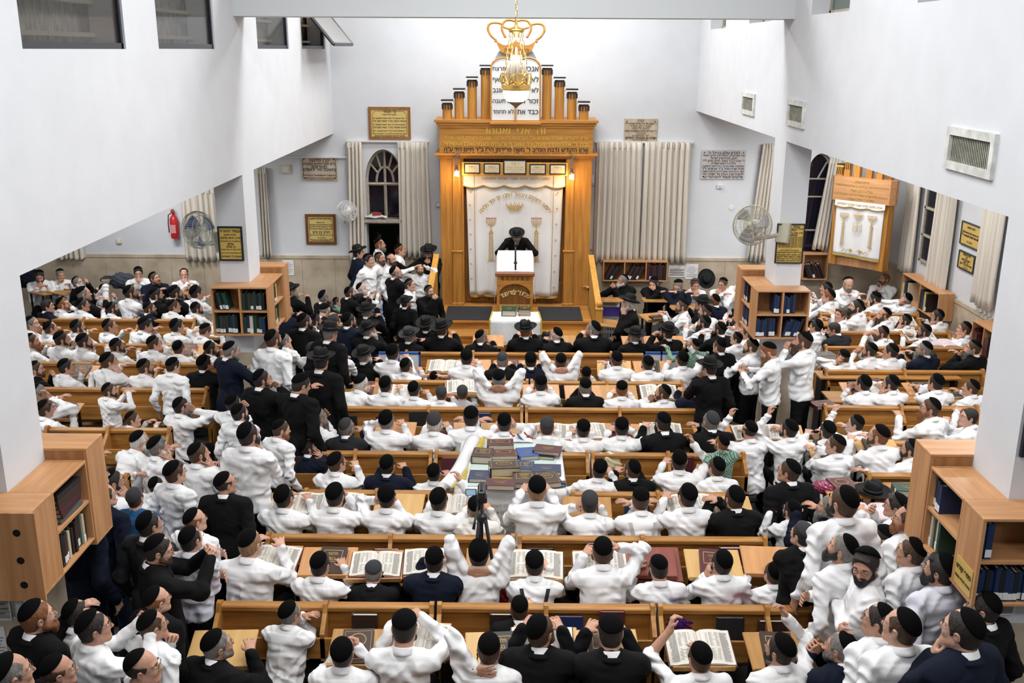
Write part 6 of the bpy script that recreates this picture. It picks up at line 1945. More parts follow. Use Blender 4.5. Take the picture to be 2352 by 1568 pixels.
def build_bookcases():
    rng = random.Random(9); zb, H, D = 1.66, .64, .30
    for nm, x0, x1, y0, s, pl in (('far left', XCL, XL, YF, 1, 'fl'), ('far right', XR, XCR, YF, -1, 'fr'), ('near left', XL-.55, XL, YN, 1, 'nl'), ('near right', XR, XR+.55, YN, -1, 'nr')):
        Tn = D  # the corner unit covers the end of the side unit
        a, b = (x0-.06, x1+D) if s > 0 else (x0-D, x1+.06)
        w = b-a
        M = Matrix.Translation(((a+b)/2, y0-.001, zb))
        u = case_unit('bookcase', M, w, H, D, 2, 'beech bookcase on the camera side of the %s pillar' % nm)
        g = ['green', 'black', 'green', 'maroon', 'green', 'black']; nv = ['navy', 'navy', 'black']
        wh = '%%s shelf, %%s cubby, camera-side bookcase, %s pillar' % nm
        if pl == 'fl': fill(u, w, H, D, 2, [(1, 0, 4, ['black', 'green'], '\\'), (1, 1, 8, g, ''), (0, 0, 9, g+['navy'], ''), (0, 1, 7, ['green', 'navy', 'cream', 'green', 'black'], '')], wh, rng)
        if pl == 'fr': fill(u, w, H, D, 2, [(1, 0, 2, nv, 'R'), (1, 1, 4, nv, ''), (0, 0, 8, nv, 'R'), (0, 1, 6, nv, '/')], wh, rng)
        if pl == 'nr': fill(u, w, H, D, 2, [(1, 0, 2, nv, ''), (0, 0, 11, nv, ''), (0, 1, 8, nv, '')], wh, rng)
        # the side towards the hall
        xs = x1 if s > 0 else x0
        M = Matrix.Translation((xs+s*.001, y0+CD/2, zb)) @ Matrix.Rotation(s*pi/2, 4, 'Z')
        u = case_unit('bookcase', M, CD, H, D, 1, 'beech bookcase on the hall side of the %s pillar' % nm)
        wh = '%%s shelf, %%s cubby, hall-side bookcase, %s pillar' % nm
        if pl == 'nl':
            fill(u, CD, H, D, 1, [(0, 0, 15, ['black', 'dark brown', 'black', 'black', 'maroon', 'green', 'cream'], '')], wh, rng)
            for i in range(6):
                c = ['black', 'dark brown', 'dark brown', 'maroon', 'dark brown', 'grey'][i]
                book((xs+.155, y0+CD/2+.02, zb+H/2+.018+.036*(5-i)), (.25, .34, .034), Matrix.Rotation(pi+rng.uniform(-.06, .06), 3, 'Z'), c, '%s book lying %s from top of stack, hall-side bookcase, near left pillar' % (c, ORD[i]))
        elif pl == 'nr': fill(u, CD, H, D, 1, [(1, 0, 4, ['navy', 'maroon', 'black'], ''), (0, 0, 5, ['green', 'cream', 'green', 'cream', 'green'], '')], wh, rng)
        else: fill(u, CD, H, D, 1, [(1, 0, 10, g+['yellow', 'black', 'cream'], ''), (0, 0, 11, g+['yellow', 'navy'], '')] if pl == 'fl' else [(1, 0, 6, nv, ''), (0, 0, 8, nv, '')], wh, rng)
        # the side away from the camera: only its end shows, a little taller
        M = Matrix.Translation(((x0+x1)/2+s*.10, y0+CD+.001, zb-.05)) @ Matrix.Rotation(pi, 4, 'Z')
        case_unit('bookcase', M, (x1-x0)+.42, H+.14, D, 2, 'beech bookcase on the ark side of the %s pillar' % nm)
    # closed front of the near left unit, with cable holes
    o = empty('cabinet_door', (XL-.125, YN-D-.004, zb)); tag(o, 'beech door with round cable holes, camera side of near left pillar case', 'door'); w = .55+D+.06
    m = MB(); m.bb((-w/2, -.018, 0), (w/2, 0, H)); m.obj('door_board', BEECHZ, o)
    for zz in (.12, .30, .50): m = MB(); m.lathe([(.0001, -.0195), (.026, -.0195), (.026, -.018)], 16, (w/2-.13, 0, zz), rot=Matrix.Rotation(-pi/2, 3, 'X')); me = m.obj('cable_hole', BLACK, o)
    # panel beyond the near left pillar and the brass plate on the near right one
    a = at_y(2212, 1290, YN-D).x
    y = YN-.16
    o = empty('plate', (XR-D-.001, YN-.15, zb+.14), -pi/2); o.name = 'brass_plate'
    tag(o, 'olive brass plate screwed to end of near right pillar bookcase', 'plaque')
    m = MB(); m.bb((-.12, -.004, -.10), (.12, 0, .10)); m.obj('plate', PLATED, o)
    lettering(o, [('ספרי קודש', .05, .02, 0), ('נתרם לעילוי נשמת', .045, -.05, 0)], .24, [INK], y=-.006)
    # shelves under the back wall windows
    def wallcase(pxa, pxb, pyt, pyb, yb, label, n, wh, cl, cols=2, d=.24):
        A_, B_ = at_y(pxa, pyb, yb-d), at_y(pxb, pyb, yb-d); zt = at_y(pxa, pyt, yb-d).z
        w = B_.x-A_.x; h = zt-A_.z
        u = case_unit('bookcase', Matrix.Translation(((A_.x+B_.x)/2, yb-.035, A_.z)), w, h, d, cols, label)
        return u, w, h, d
    u, w, h, d = wallcase(1384, 1532, 599, 645, YB, 'low book shelf under the closed curtains beside the ark', 0, '', 0, 3)
    for sp, lean in (((1, 0, 7, ['dark brown', 'black']), '/'), ((1, 1, 9, ['dark brown', 'black']), '/'), ((1, 2, 9, ['maroon', 'black', 'dark brown']), '')):
        fillrow(u, w, h, d, 3, sp, lean, 'of shelf under closed curtains', rng)
    u, w, h, d = wallcase(1840, 1898, 582, 642, YB, 'beech wall shelf beside the right arched window', 0, '', 0, 1)
    fillrow(u, w, h, d, 1, (1, 0, 7, ['black', 'dark brown']), '\\', 'of shelf by right arched window', rng)
    # long shelf on the right wall
    for (pa, pya), (pb, pyb), lab, cl, n in (((2082, 630), (2148, 710), 'long beech shelf box under the right wall window', ['cream', 'yellow', 'navy', 'navy', 'black', 'black'], 14), ((2246, 740), (2275, 800), 'beech shelf box on the right wall next to near curtain', ['maroon', 'dark brown'], 6)):
        A_ = at_x(pa, pya, XRW-.28); zt = A_.z; B_ = at_x(pb, pyb, XRW-.28); L = abs(A_.y-B_.y)+.25; h = .46
        M = Matrix.Translation((XRW-.036, (A_.y+B_.y)/2, zt-h)) @ Matrix.Rotation(-pi/2, 4, 'Z')
        u = case_unit('bookcase', M, L, h, .26, 2, lab)
        fillrow(u, L, h, .26, 2, (0, 0, n//2, cl), '', 'first half, '+lab[:40].split(' on')[0].split(' under')[0]+(' by curtain' if n < 8 else ' under window'), rng)
        fillrow(u, L, h, .26, 2, (0, 1, n//2, cl[::-1]), '', 'second half, '+lab[:40].split(' on')[0].split(' under')[0]+(' by curtain' if n < 8 else ' under window'), rng)
def fillrow(u, w, h, d, cols, sp, lean, where, rng):
    """one full-height row of books in a single-row case (its shelf board is dropped)"""
    for ch in list(u.children):
        if ch.name.startswith('shelf'): bpy.data.objects.remove(ch)
    row, c, n, cl = sp; T = .022; M = u.matrix_world
    x = -w/2+w*c/cols+T; xe = -w/2+w*(c+1)/cols-T
    for i in range(n):
        t = rng.uniform(.03, .045); hh = min(h-.06, rng.uniform(.26, .34)); dd = d-.05; col = cl[i % len(cl)]
        tilt = {'/': .5, '\\': -.4}.get(lean, 0)
        adv = t/math.cos(tilt)+.003; off = abs(math.sin(tilt))*hh*.5
        if x+adv+2*off > xe+.02: break
        Rl = Matrix.Rotation(tilt, 3, 'Y') @ Matrix(((0, 0, 1), (1, 0, 0), (0, 1, 0)))
        b = book((0, 0, 0), (dd, hh, t), None, col, '%s book, %s in cubby %s %s' % (col, ORD[i], ('one', 'two', 'three')[c], where), tape=rng.random() < .3)
        b.matrix_world = M @ Matrix.Translation((x+t/2+off, -d/2-.01, T+hh/2*math.cos(tilt)+abs(math.sin(tilt))*t/2+.001)) @ Rl.to_4x4() @ Matrix.Translation((0, 0, -.5*t)) @ Matrix.Diagonal((dd, hh, t, 1))
        x += adv
# ------------------------------------------------------------------ plaques and other wall things
def plaque(loc, rz_, w, h, label, face, lines, mats, frame=None, fw=.03, bold=.012, screws=False, border=None, name='plaque'):
    """origin: the middle of the back; lines: (text, size, centre height 0..1 from the top, mat index)"""
    o = empty(name, loc, rz_); tag(o, label, 'plaque')
    if frame:
        m = MB()
        for lo, hi in (((-w/2, -.03, h/2-fw), (w/2, 0, h/2)), ((-w/2, -.03, -h/2), (w/2, 0, -h/2+fw)), ((-w/2, -.03, -h/2+fw), (-w/2+fw, 0, h/2-fw)), ((w/2-fw, -.03, -h/2+fw), (w/2, 0, h/2-fw))): m.bb(lo, hi)
        m.obj('frame', frame, o)
        m = MB(); m.bb((-w/2+fw, -.018, -h/2+fw), (w/2-fw, -.004, h/2-fw)); m.obj('plate', face, o); y = -.020; iw = w-2*fw
    else:
        m = MB(); m.bb((-w/2, -.022, -h/2), (w/2, 0, h/2)); m.obj('plate', face, o, bevel=.003); y = -.024; iw = w
    ls = [(t, s, h/2-zz*h-s*.35, mi, bold if len(r) == 0 else r[0]) for t, s, zz, mi, *r in lines]
    lettering(o, ls, iw, mats, y=y)
    if border:
        m = MB(); a, b = iw/2-.025, h/2-(fw if frame else 0)-.025; c = .05
        P = [(-a+c, b), (a-c, b), (a-c*.5, b-c*.5), (a, b-c), (a, -b+c), (a-c*.5, -b+c*.5), (a-c, -b), (-a+c, -b), (-a+c*.5, -b+c*.5), (-a, -b+c), (-a, b-c), (-a+c*.5, b-c*.5)]
        m.tube([(p, y, q) for p, q in P], .004, 4, closed=True); m.obj('border_line', border, o)
    if screws:
        for a in (-1, 1):
            for b in (-1, 1): m = MB(); m.lathe([(.0001, 0), (.012, 0), (.010, .006), (.0001, .008)], 8, (a*(w/2-.05), y, b*(h/2-.05)), rot=Matrix.Rotation(pi/2, 3, 'X')); m.obj('screw', INK, o)
    return o
def quad(pl, pt, pr, pb, y): 
    A_, B_ = at_y(pl, pt, y), at_y(pr, pb, y)
    return ((A_.x+B_.x)/2, y, (A_.z+B_.z)/2), B_.x-A_.x, A_.z-B_.z
def build_plaques():
    y = YB-.001
    c, w, h = quad(846, 245, 944, 320, y)
    plaque(c, 0, w, h, 'wood-framed gold plaque above the arched window beside the ark', PLATE, [('נר תמיד', .075, .14, 0, .02), ('הונצח לעילוי נשמת', .034, .235, 0), ('ר\' יוסף יום טוב ב"ר אשר אנשיל פישמאן ע"ה', .062, .345, 0), ('ורעיתו רבקה בת ר\' מאיר זאב ע"ה', .058, .43, 0), ('ר\' מנחם מענדיל ב"ר אשר אנשיל פישמאן ע"ה', .062, .54, 0), ('ורעיתו אסתר בת ר\' מאיר זאב ע"ה', .058, .625, 0), ('ר\' ירחמיאל מרדכי ב"ר חיים הויזענער ע"ה', .062, .735, 0), ('ורעיתו פריידא חיה ביילא בת ר\' יצחק צבי ע"ה', .058, .82, 0), ('נדבת בן ציון הויזענער ורעיתו', .05, .91, 0)], [INK], wood('plaque_oak', (.34, .15, .045), (.22, .09, .025)), .05, border=INKG)
    c, w, h = quad(692, 359, 776, 415, y)
    plaque(c, 0, w, h, 'beige marble plaque with red and green lettering on the left wall', MARBLE, [('קרן מילגות', .085, .15, 1, .02), ('ע"ש יוסף ופייגא טננבוים', .085, .29, 0, .02), ('מטורונטו', .08, .41, 0, .02), ('בישיבת מיר ירושלם', .08, .53, 0, .02), ('JOE & FAYE TANENBAUM-TORONTO', .06, .77, 0), ('MIRRER YESHIVAH SCHOLARSHIP FUND', .055, .88, 1)], [INKB, INKR], border=INK, screws=True)
    c, w, h = quad(701, 491, 774, 561, y)
    plaque(c, 0, w, h, 'walnut-framed gold plaque low on wall beneath the marble plaque', PLATE, [('הביאו את התרומה באמונה', .05, .15, 0), ('לזכר ונשמת', .034, .27, 0), ('האיש המופלא במעשיו ובמידותיו', .04, .345, 0), ('אשר היה נאמן לתורה ולחכמיה', .04, .41, 0), ('ונפשו קשורה בנפש הישיבה הק\'', .04, .48, 0), ('הרב בן ציון', .075, .585, 0, .02), ('בן הרב אברהם משה הלוי דינר זצ"ל', .06, .685, 0, .02), ('מלונדון יצ"ו', .036, .775, 0), ('עלתה נשמתו בסערה י"ג תשרי', .036, .84, 0), ('תהא נשמתו צרורה בצרור החיים', .036, .90, 0)], [INK], FRAMEW, .05, border=INKG)
    c, w, h = quad(1434, 272, 1508, 325, y)
    plaque(c, 0, w, h, 'stained beige stone plaque above the closed curtains', MARBLE, [('לעי"נ', .06, .09, 1), ('ר\' יעקב עלי ב"ר אליהו מרדכי ז"ל', .075, .21, 0, .02), ('נפטר ז\' אב תשי"ד', .055, .32, 1), ('הונצח ע"י אחיו', .055, .42, 1), ('ר\' אברהם בלום ומשפחת בלום', .075, .53, 0, .02), ('מנצסטר', .055, .63, 1), ('IN MEMORY OF', .045, .735, 1), ('JEFFREY EDGAR BLOOM', .065, .835, 0, .02), ('MANCHESTER', .045, .93, 1)], [INKB, mat('brown_ink', (.20, .10, .02), .6)], screws=True)
    c, w, h = quad(1612, 344, 1709, 412, y)
    plaque(c, 0, w, h, 'grey marble plaque with blue lettering right of the closed curtains', MARBLEG, [('לזכרון עולם בהיכל ה\'', .07, .09, 0, .018), ('יזכר שם הנדיב הדגול רודף צדקה וחסד', .06, .18, 0, .018), ('חובב תורת ארץ ישראל', .055, .27, 0, .018), ('ר\' אהרן ב"ר מאיר חיים מינץ ז"ל', .07, .36, 1, .018), ('נלב"ע ז\' תמוז תשכ"ה', .055, .45, 0, .018), ('ותבלחט"ו אשתו הנדיבה רבת החסד להשפעה', .055, .54, 0, .018), ('מרת שרה תחי\' ב"ר אביגדור ז"ל', .065, .63, 0, .018), ('אשר נדבה רוחם אותם להרים תרומה חשובה', .055, .72, 0, .018), ('לטובת קרן הבנין של ישיבת מיר', .07, .81, 1, .018), ('צדקתם תעמוד להם לעדי עד', .065, .91, 0, .018)], [INKB, mat('red_dark_ink', (.14, .04, .025), .6)], screws=True)
    # on the pillars
    y = YF-.001
    c, w, h = quad(501, 519, 563, 598, y)
    pc = [('עמוד התורה', .055, .13, 0, .02), ('לעילוי נשמת', .032, .24, 0), ('הרב חיים שלמה', .048, .33, 0, .018), ('בן הגאון רבי דוד מנשה זצ"ל', .042, .425, 0), ('וולם', .048, .51, 0, .018), ('ס. פאולו', .036, .59, 0), ('נלב"ע ביום י"ד כסלו תשע"ג', .036, .67, 0), ('תהא נשמתו צרורה בצרור החיים', .036, .77, 0, .018), ('הונצח ע"י משפחתו', .036, .87, 0)]
    plaque(((XCL+XL)/2-.02, y, c[2]), 0, w, h, 'black-framed gold plaque on the far left pillar beside the fan', PLATED, pc, [INK], FRAMEB, .02)
    c, w, h = quad(1785, 513, 1841, 604, y)
    plaque((c[0], y, c[2]), 0, w, h, 'tall black-framed gold plaque on the far right pillar', PLATED, [('עמוד התורה', .045, .07, 0, .018), ('שים אני על עמודים הנושא אותי הן', .028, .125, 0), ('לעילוי נשמת', .028, .165, 0), ('הרב אשר ב"ר אהרן זצ"ל', .04, .225, 0, .018), ('קופעטשיק', .042, .28, 0, .018)]+[('נלב"ע ביום שבת קודש פרשת אמור', .026, .34+.04*i, 0) for i in range(7)]+[('הונצח ע"י רעיתו וילדיו', .028, .67, 0), ('מרת שרה ליבא קופעטשיק', .036, .72, 0), ('חנה ושלמה זלמן קופעטשיק', .036, .78, 0, .018), ('שפרה ויהושע השיל גליקמן', .036, .83, 0, .018), ('אברהם אהרן ורחל קופעטשיק', .036, .88, 0, .018), ('יהודה ומרים סימא קופעטשיק', .036, .93, 0, .018)], [INK], FRAMEB, .014)
    y = YN-.001
    A_ = at_y(2331, 878, y); B_ = at_y(2301, 1046, y); h = A_.z-B_.z
    plaque((XR+.02+.26, y, (A_.z+B_.z)/2), 0, .52, h, 'large black-framed gold plaque on the near right pillar', PLATED, [('עמוד התורה', .06, .13, 0, .02), ('לזכר נשמת', .04, .24, 0), ('ר\' יוסף קרופף ז"ל', .05, .34, 0, .018), ('ומרת חיה פינגר ז"ל', .05, .50, 0, .018), ('ר\' משה ומרת יהודה', .05, .61, 0, .018), ('ר\' אהרן הויזמן ז"ל', .05, .68, 0, .018), ('DEDICATED BY THE', .038, .81, 0), ('FAMILY OF DAVID', .05, .865, 0, .018), ('AND CHANIE', .05, .925, 0, .018)], [INK], FRAMEB, .025)
    # right wall
    for (pa, pya, pb, pyb), lab, lines in (((2213, 505, 2252, 565), 'upper of two black-framed gold plaques on the right wall', [('לזכרון במחנה', .05, .2, 0), ('Dedicated to the memory of', .05, .42, 0), ('Lily and David Shaulson ז"ל', .06, .56, 0, .02), ('ת נ צ ב ה', .05, .8, 0)]), ((2206, 572, 2239, 618), 'lower of two black-framed gold plaques on the right wall', [('לזכרון במחנה', .05, .15, 0), ('לע"נ', .04, .3, 0), ('ר\' אברהם יצחק', .05, .43, 0, .02), ('בן ר\' משה', .045, .56, 0), ('ומרת רבקה בת ר\' יוסף', .045, .68, 0), ('ת נ צ ב ה', .04, .85, 0)])):
        A_, B_ = at_x(pa, pya+8, XRW), at_x(pb, pyb, XRW)
        w = abs(A_.y-B_.y); h = abs(at_x(pa, pya, XRW).z-at_x(pa, pya+(pyb-pya)*.93, XRW).z)
        plaque((XRW-.001, (A_.y+B_.y)/2, at_x((pa+pb)/2, (pya+pyb)/2+6, XRW).z), -pi/2, w, h, lab, PLATED, lines, [INK], FRAMEB, .02)
    # sheets of paper
    def sheet(pl, pt, pr, pb, y, label, table=False, lines=8):
        c, w, h = quad(pl, pt, pr, pb, y)
        o = empty('notice_sheet', c); tag(o, label, 'notice')
        m = MB(); m.bb((-w/2, -.004, -h/2), (w/2, 0, h/2)); m.obj('paper', PAPERW, o)
        m = MB()
        for i in range(lines):
            z = h/2-.06-i*(h-.08)/lines
            if table and i % 2: m.bb((-w*.44, -.006, z-.02), (w*.44, -.005, z+.012))
            else: m.bb((-w*(.2+.2*((i*7) % 3)/2), -.006, z-.006), (w*(.2+.2*((i*5) % 3)/2), -.005, z+.004))
        m.obj('printed_text', PRINT, o)
        return o
    sheet(1536, 609, 1573, 636, YB-.036, 'wide printed timetable sheet taped to the stone below curtains', True, 6)
    sheet(1575, 606, 1602, 641, YB-.036, 'tall white printed notice on the stone wall by black hat', False, 6)
    sheet(649, 597, 676, 632, YB-.036, 'white notice with blue edge on stone wall by left bookcase', False, 7)
    A_ = at_y(2195, 1350, YN-.021); 
    for (pl, pt, pr, pb), lab in (((2238, 1352, 2330, 1412), 'printed timetable sheet on the near right pillar under bookcase'), ((2278, 1428, 2310, 1462), 'small notice with blue edge on near right pillar stone')):
        sheet(pl, pt, pr, pb, YN-.022, lab, 'time' in lab, 8)
    for (pl, pt, pr, pb), lab in (((-30, 1358, 28, 1424), 'printed timetable sheet on the near left pillar under bookcase'), ((-30, 1438, 22, 1520), 'lower white notice on the near left pillar stone')):
        sheet(pl, pt, pr, pb, YN-.022, lab, 'time' in lab, 8)
def build_vents():
    for ((ax, ay), (bx, by), (cx_, cy_)), lab in ((((1709, 211), (1737, 215), (1707, 260)), 'smallest white air vent on the right gallery wall, nearest the ark'), (((1814, 227), (1853, 235), (1810, 286)), 'middle white air vent on the right gallery wall'), (((2185, 289), (2296, 310), (2173, 384)), 'largest white air vent on the right gallery wall, nearest the camera')):
        T1, T2, T3 = at_x(ax, ay, XR), at_x(bx, by, XR), at_x(cx_, cy_, XR)
        y0, y1 = T2.y, T1.y; w = y1-y0; h = T1.z-T3.z; zc = (T1.z+T3.z)/2
        o = empty('air_vent', (XR, (y0+y1)/2, zc), -pi/2); tag(o, lab, 'vent')
        m = MB()
        for lo, hi in (((-w/2, -.03, h/2-.06), (w/2, 0, h/2)), ((-w/2, -.03, -h/2), (w/2, 0, -h/2+.06)), ((-w/2, -.03, -h/2+.06), (-w/2+.06, 0, h/2-.06)), ((w/2-.06, -.03, -h/2+.06), (w/2, 0, h/2-.06))): m.bb(lo, hi)
        m.obj('frame', mat('vent_white', (.66, .66, .63), .6, 0, 5, .25, 9), o)
        m = MB(); m.bb((-w/2+.05, -.004, -h/2+.05), (w/2-.05, -.001, h/2-.05)); m.obj('backing', BLACK, o)
        m = MB(); n = 24
        for i in range(n):
            x = -w/2+.07+(w-.14)*i/(n-1); m.box((x, -.0055, 0), ((w-.14)/n*.5, .002, h-.12))
        m.obj('louvre_grille', mat('vent_dusty', (.34, .34, .27), .8, 0, 5, .3, 6, stretch=(1, 1, 3)), o)
def fan(p, yaw, pitch, r, label, wallp, wm, blade):
    """wall fan: cage facing along its own -y after yaw / pitch"""
    o = empty('wall_fan', p); o.rotation_euler = (R(pitch), 0, R(yaw)); tag(o, label, 'fan')
    m = MB()
    for rr, d in ((r, 0), (r*.97, -.05), (r*.75, -.085), (r*.5, -.10), (r*.25, -.11), (r*.97, .05), (r*.6, .09)):
        m.tube([(rr*math.cos(2*pi*i/36), d, rr*math.sin(2*pi*i/36)) for i in range(36)], .004 if rr < r else .008, 4, closed=True)
    for i in range(48):
        a = 2*pi*i/48; c, s = math.cos(a), math.sin(a)
        m.tube([(r*.15*c, -.112, r*.15*s), (r*.6*c, -.098, r*.6*s), (r*.97*c, -.05, r*.97*s), (r*c, 0, r*s), (r*.97*c, .05, r*.97*s), (r*.35*c, .10, r*.35*s)], .0022, 3, cap=False)
    m.obj('guard_cage', wm, o)
    for k in range(3):
        m = MB()
        def fb(u, v, k=k):
            a = 2*pi*k/3+.9*(u-.5)+.4*v; rr = r*(.16+.76*v); return (rr*math.cos(a), -.03+.07*(u-.5), rr*math.sin(a))
        m.grid(fb, 6, 6); q = m.obj('blade', blade, o, smooth=True); s = q.modifiers.new('t', 'SOLIDIFY'); s.thickness = .004
    m = MB(); m.lathe([(.0001, -.115), (r*.15, -.112), (r*.16, -.10), (r*.1, -.08), (r*.1, .06)], 20, rot=Matrix.Rotation(-pi/2, 3, 'X')); m.obj('hub', wm, o, smooth=True)
    m = MB(); m.lathe([(.06, .06), (.085, .08), (.085, .19), (.06, .22), (.0001, .225)], 18, rot=Matrix.Rotation(-pi/2, 3, 'X')); m.obj('motor', WPLAS, o, angle=.6)
    iv = o.matrix_basis.inverted(); b = iv @ Vector(wallp)
    m = MB(); m.tube([(0, .15, -.05), (0, .17, -.16), b*.6+Vector((0, .05, -.08)), b], [.03, .03, .028, .03], 8); m.obj('wall_arm', wm, o, smooth=True)
    m = MB(); m.box(b, (.16, .10, .26)); m.obj('wall_plate', wm, o, bevel=.01)
def build_wall_things():
    p = at_y(456, 528, YF-.05); fan(p, 62, -12, .235, 'white wall fan with blue blades on the far left pillar', (XCL-.005, YF+.12, p.z-.18), mat('fan_cream', (.55, .58, .48), .4), mat('fan_blue', (.05, .14, .40), .3, alpha=.75))
    p = at_y(797, 485, YB-.4); fan(p, 40, -25, .20, 'small white wall fan between the walnut plaque and arched window', (p.x+.02, YB-.03, p.z-.12), WPLAS, mat('fan_grey', (.5, .5, .53), .3, alpha=.7))
    p = at_y(1728, 517, YF-.05); fan(p, -35, -14, .25, 'dusty cream wall fan on the far right pillar', (XR+.05, YF-.02, p.z-.10), mat('fan_dusty', (.46, .43, .33), .6), mat('fan_dull', (.30, .30, .30), .4, alpha=.8))
    p = at_y(403, 548, YB-.1)
    o = empty('fire_extinguisher', p); tag(o, 'red fire extinguisher on the wall beside the left aisle curtain', 'fire extinguisher')
    RED = mat('extinguisher_red', (.50, .015, .02), .3)
    m = MB(); m.lathe([(.0001, 0), (.07, .01), (.078, .03), (.078, .36), (.06, .42), (.03, .45), (.025, .48)], 20); m.obj('cylinder', RED, o, angle=.6)
    m = MB(); m.tube([(0, 0, .48), (0, 0, .53)], .025, 8); m.bb((-.02, -.09, .52), (.02, .03, .55)); m.bb((-.015, -.10, .56), (.015, .02, .575)); m.obj('valve_handle', RED, o)
    m = MB(); m.tube([(-.03, 0, .50), (-.09, -.02, .46), (-.105, -.02, .30), (-.10, -.02, .12)], .011, 6); m.obj('hose', PLASTIC, o, smooth=True)
    m = MB(); m.bb((-.05, -.082, .12), (.05, -.074, .28)); m.obj('instruction_sticker', mat('pale_red_sticker', (.60, .25, .25), .5), o)
    def wallbox(px0, py0, px1, py1, label, m_, name='wall_socket', cat='socket'):
        c, w, h = quad(px0, py0, px1, py1, YB-.001)
        o = empty(name, c); tag(o, label, cat)
        q = MB(); q.bb((-w/2, -.04, -h/2), (w/2, 0, h/2)); q.obj('socket_plate', m_, o, bevel=.006)
        q = MB(); q.bb((-w*.3, -.046, -h*.3), (w*.3, -.04, h*.3)); q.obj('cover', MARBLEG if m_ is WPLAS else WPLAS, o)
    wallbox(645, 378, 668, 398, 'cream junction box on wall near the far left pillar', CPLAS, 'junction_box', 'junction box')
    wallbox(1001, 463, 1013, 475, 'grey wall socket between curtain and the ark', MARBLEG)
    wallbox(1352, 395, 1366, 425, 'grey switch box on wall right of the ark', MARBLEG, 'switch_box', 'switch')
    wallbox(1350, 562, 1360, 573, 'small grey socket low on wall right of the ark', MARBLEG)
    wallbox(268, 549, 281, 559, 'cream double socket on wall above the left aisle stone', CPLAS)
    wallbox(1647, 423, 1658, 433, 'small white socket under the grey marble plaque', WPLAS)
    c = at_y(1680, 477, YB-.001)
    m = MB(); m.lathe([(.0001, -.012), (.045, -.010), (.05, 0)], 16, rot=Matrix.Rotation(-pi/2, 3, 'X')); q = m.obj('wall_cover', WPLAS, None, c); tag(q, 'round white cover on wall between marble plaque and right fan', 'wall cover')
    # curtain rails and conduits
    for pxa, pxb, py, lab in ((796, 985, 324, 'thin white curtain rail above the arched window'), (1366, 1592, 326, 'thin white curtain rail above the closed curtains'), (610, 796, 360, 'thin white cable duct on wall from pillar to curtain')):
        a, b = at_y(pxa, py, YB-.04), at_y(pxb, py, YB-.04)
        m = MB(); m.bb((a.x, YB-.06, a.z-.015), (b.x, YB, a.z+.015)); tag(m.obj('curtain_rail', WPLAS), lab, 'rail')
    # cloth bag on the window sill
    p = at_y(862, 497, YB-.02)
    m = MB(); m.grid(lambda u, v: (p.x-.20+.42*u, YB-.06+.12*v, p.z-.01+.05*math.sin(pi*u)*(.4+v)+.02*math.sin(9*u+4*v)), 12, 6); q = m.obj('plastic_bag', PAPERW, smooth=True); tag(q, 'white bag with red print lying on the arched window sill', 'bag'); s = q.modifiers.new('t', 'SOLIDIFY'); s.thickness = .03
    m = MB(); m.grid(lambda u, v: (p.x-.06+.18*u, YB-.05+.09*v, p.z+.0+.05*math.sin(pi*(.33+.43*u))*(.5+v)+.008), 6, 3); m.obj('red_print', COVM['red'], q)
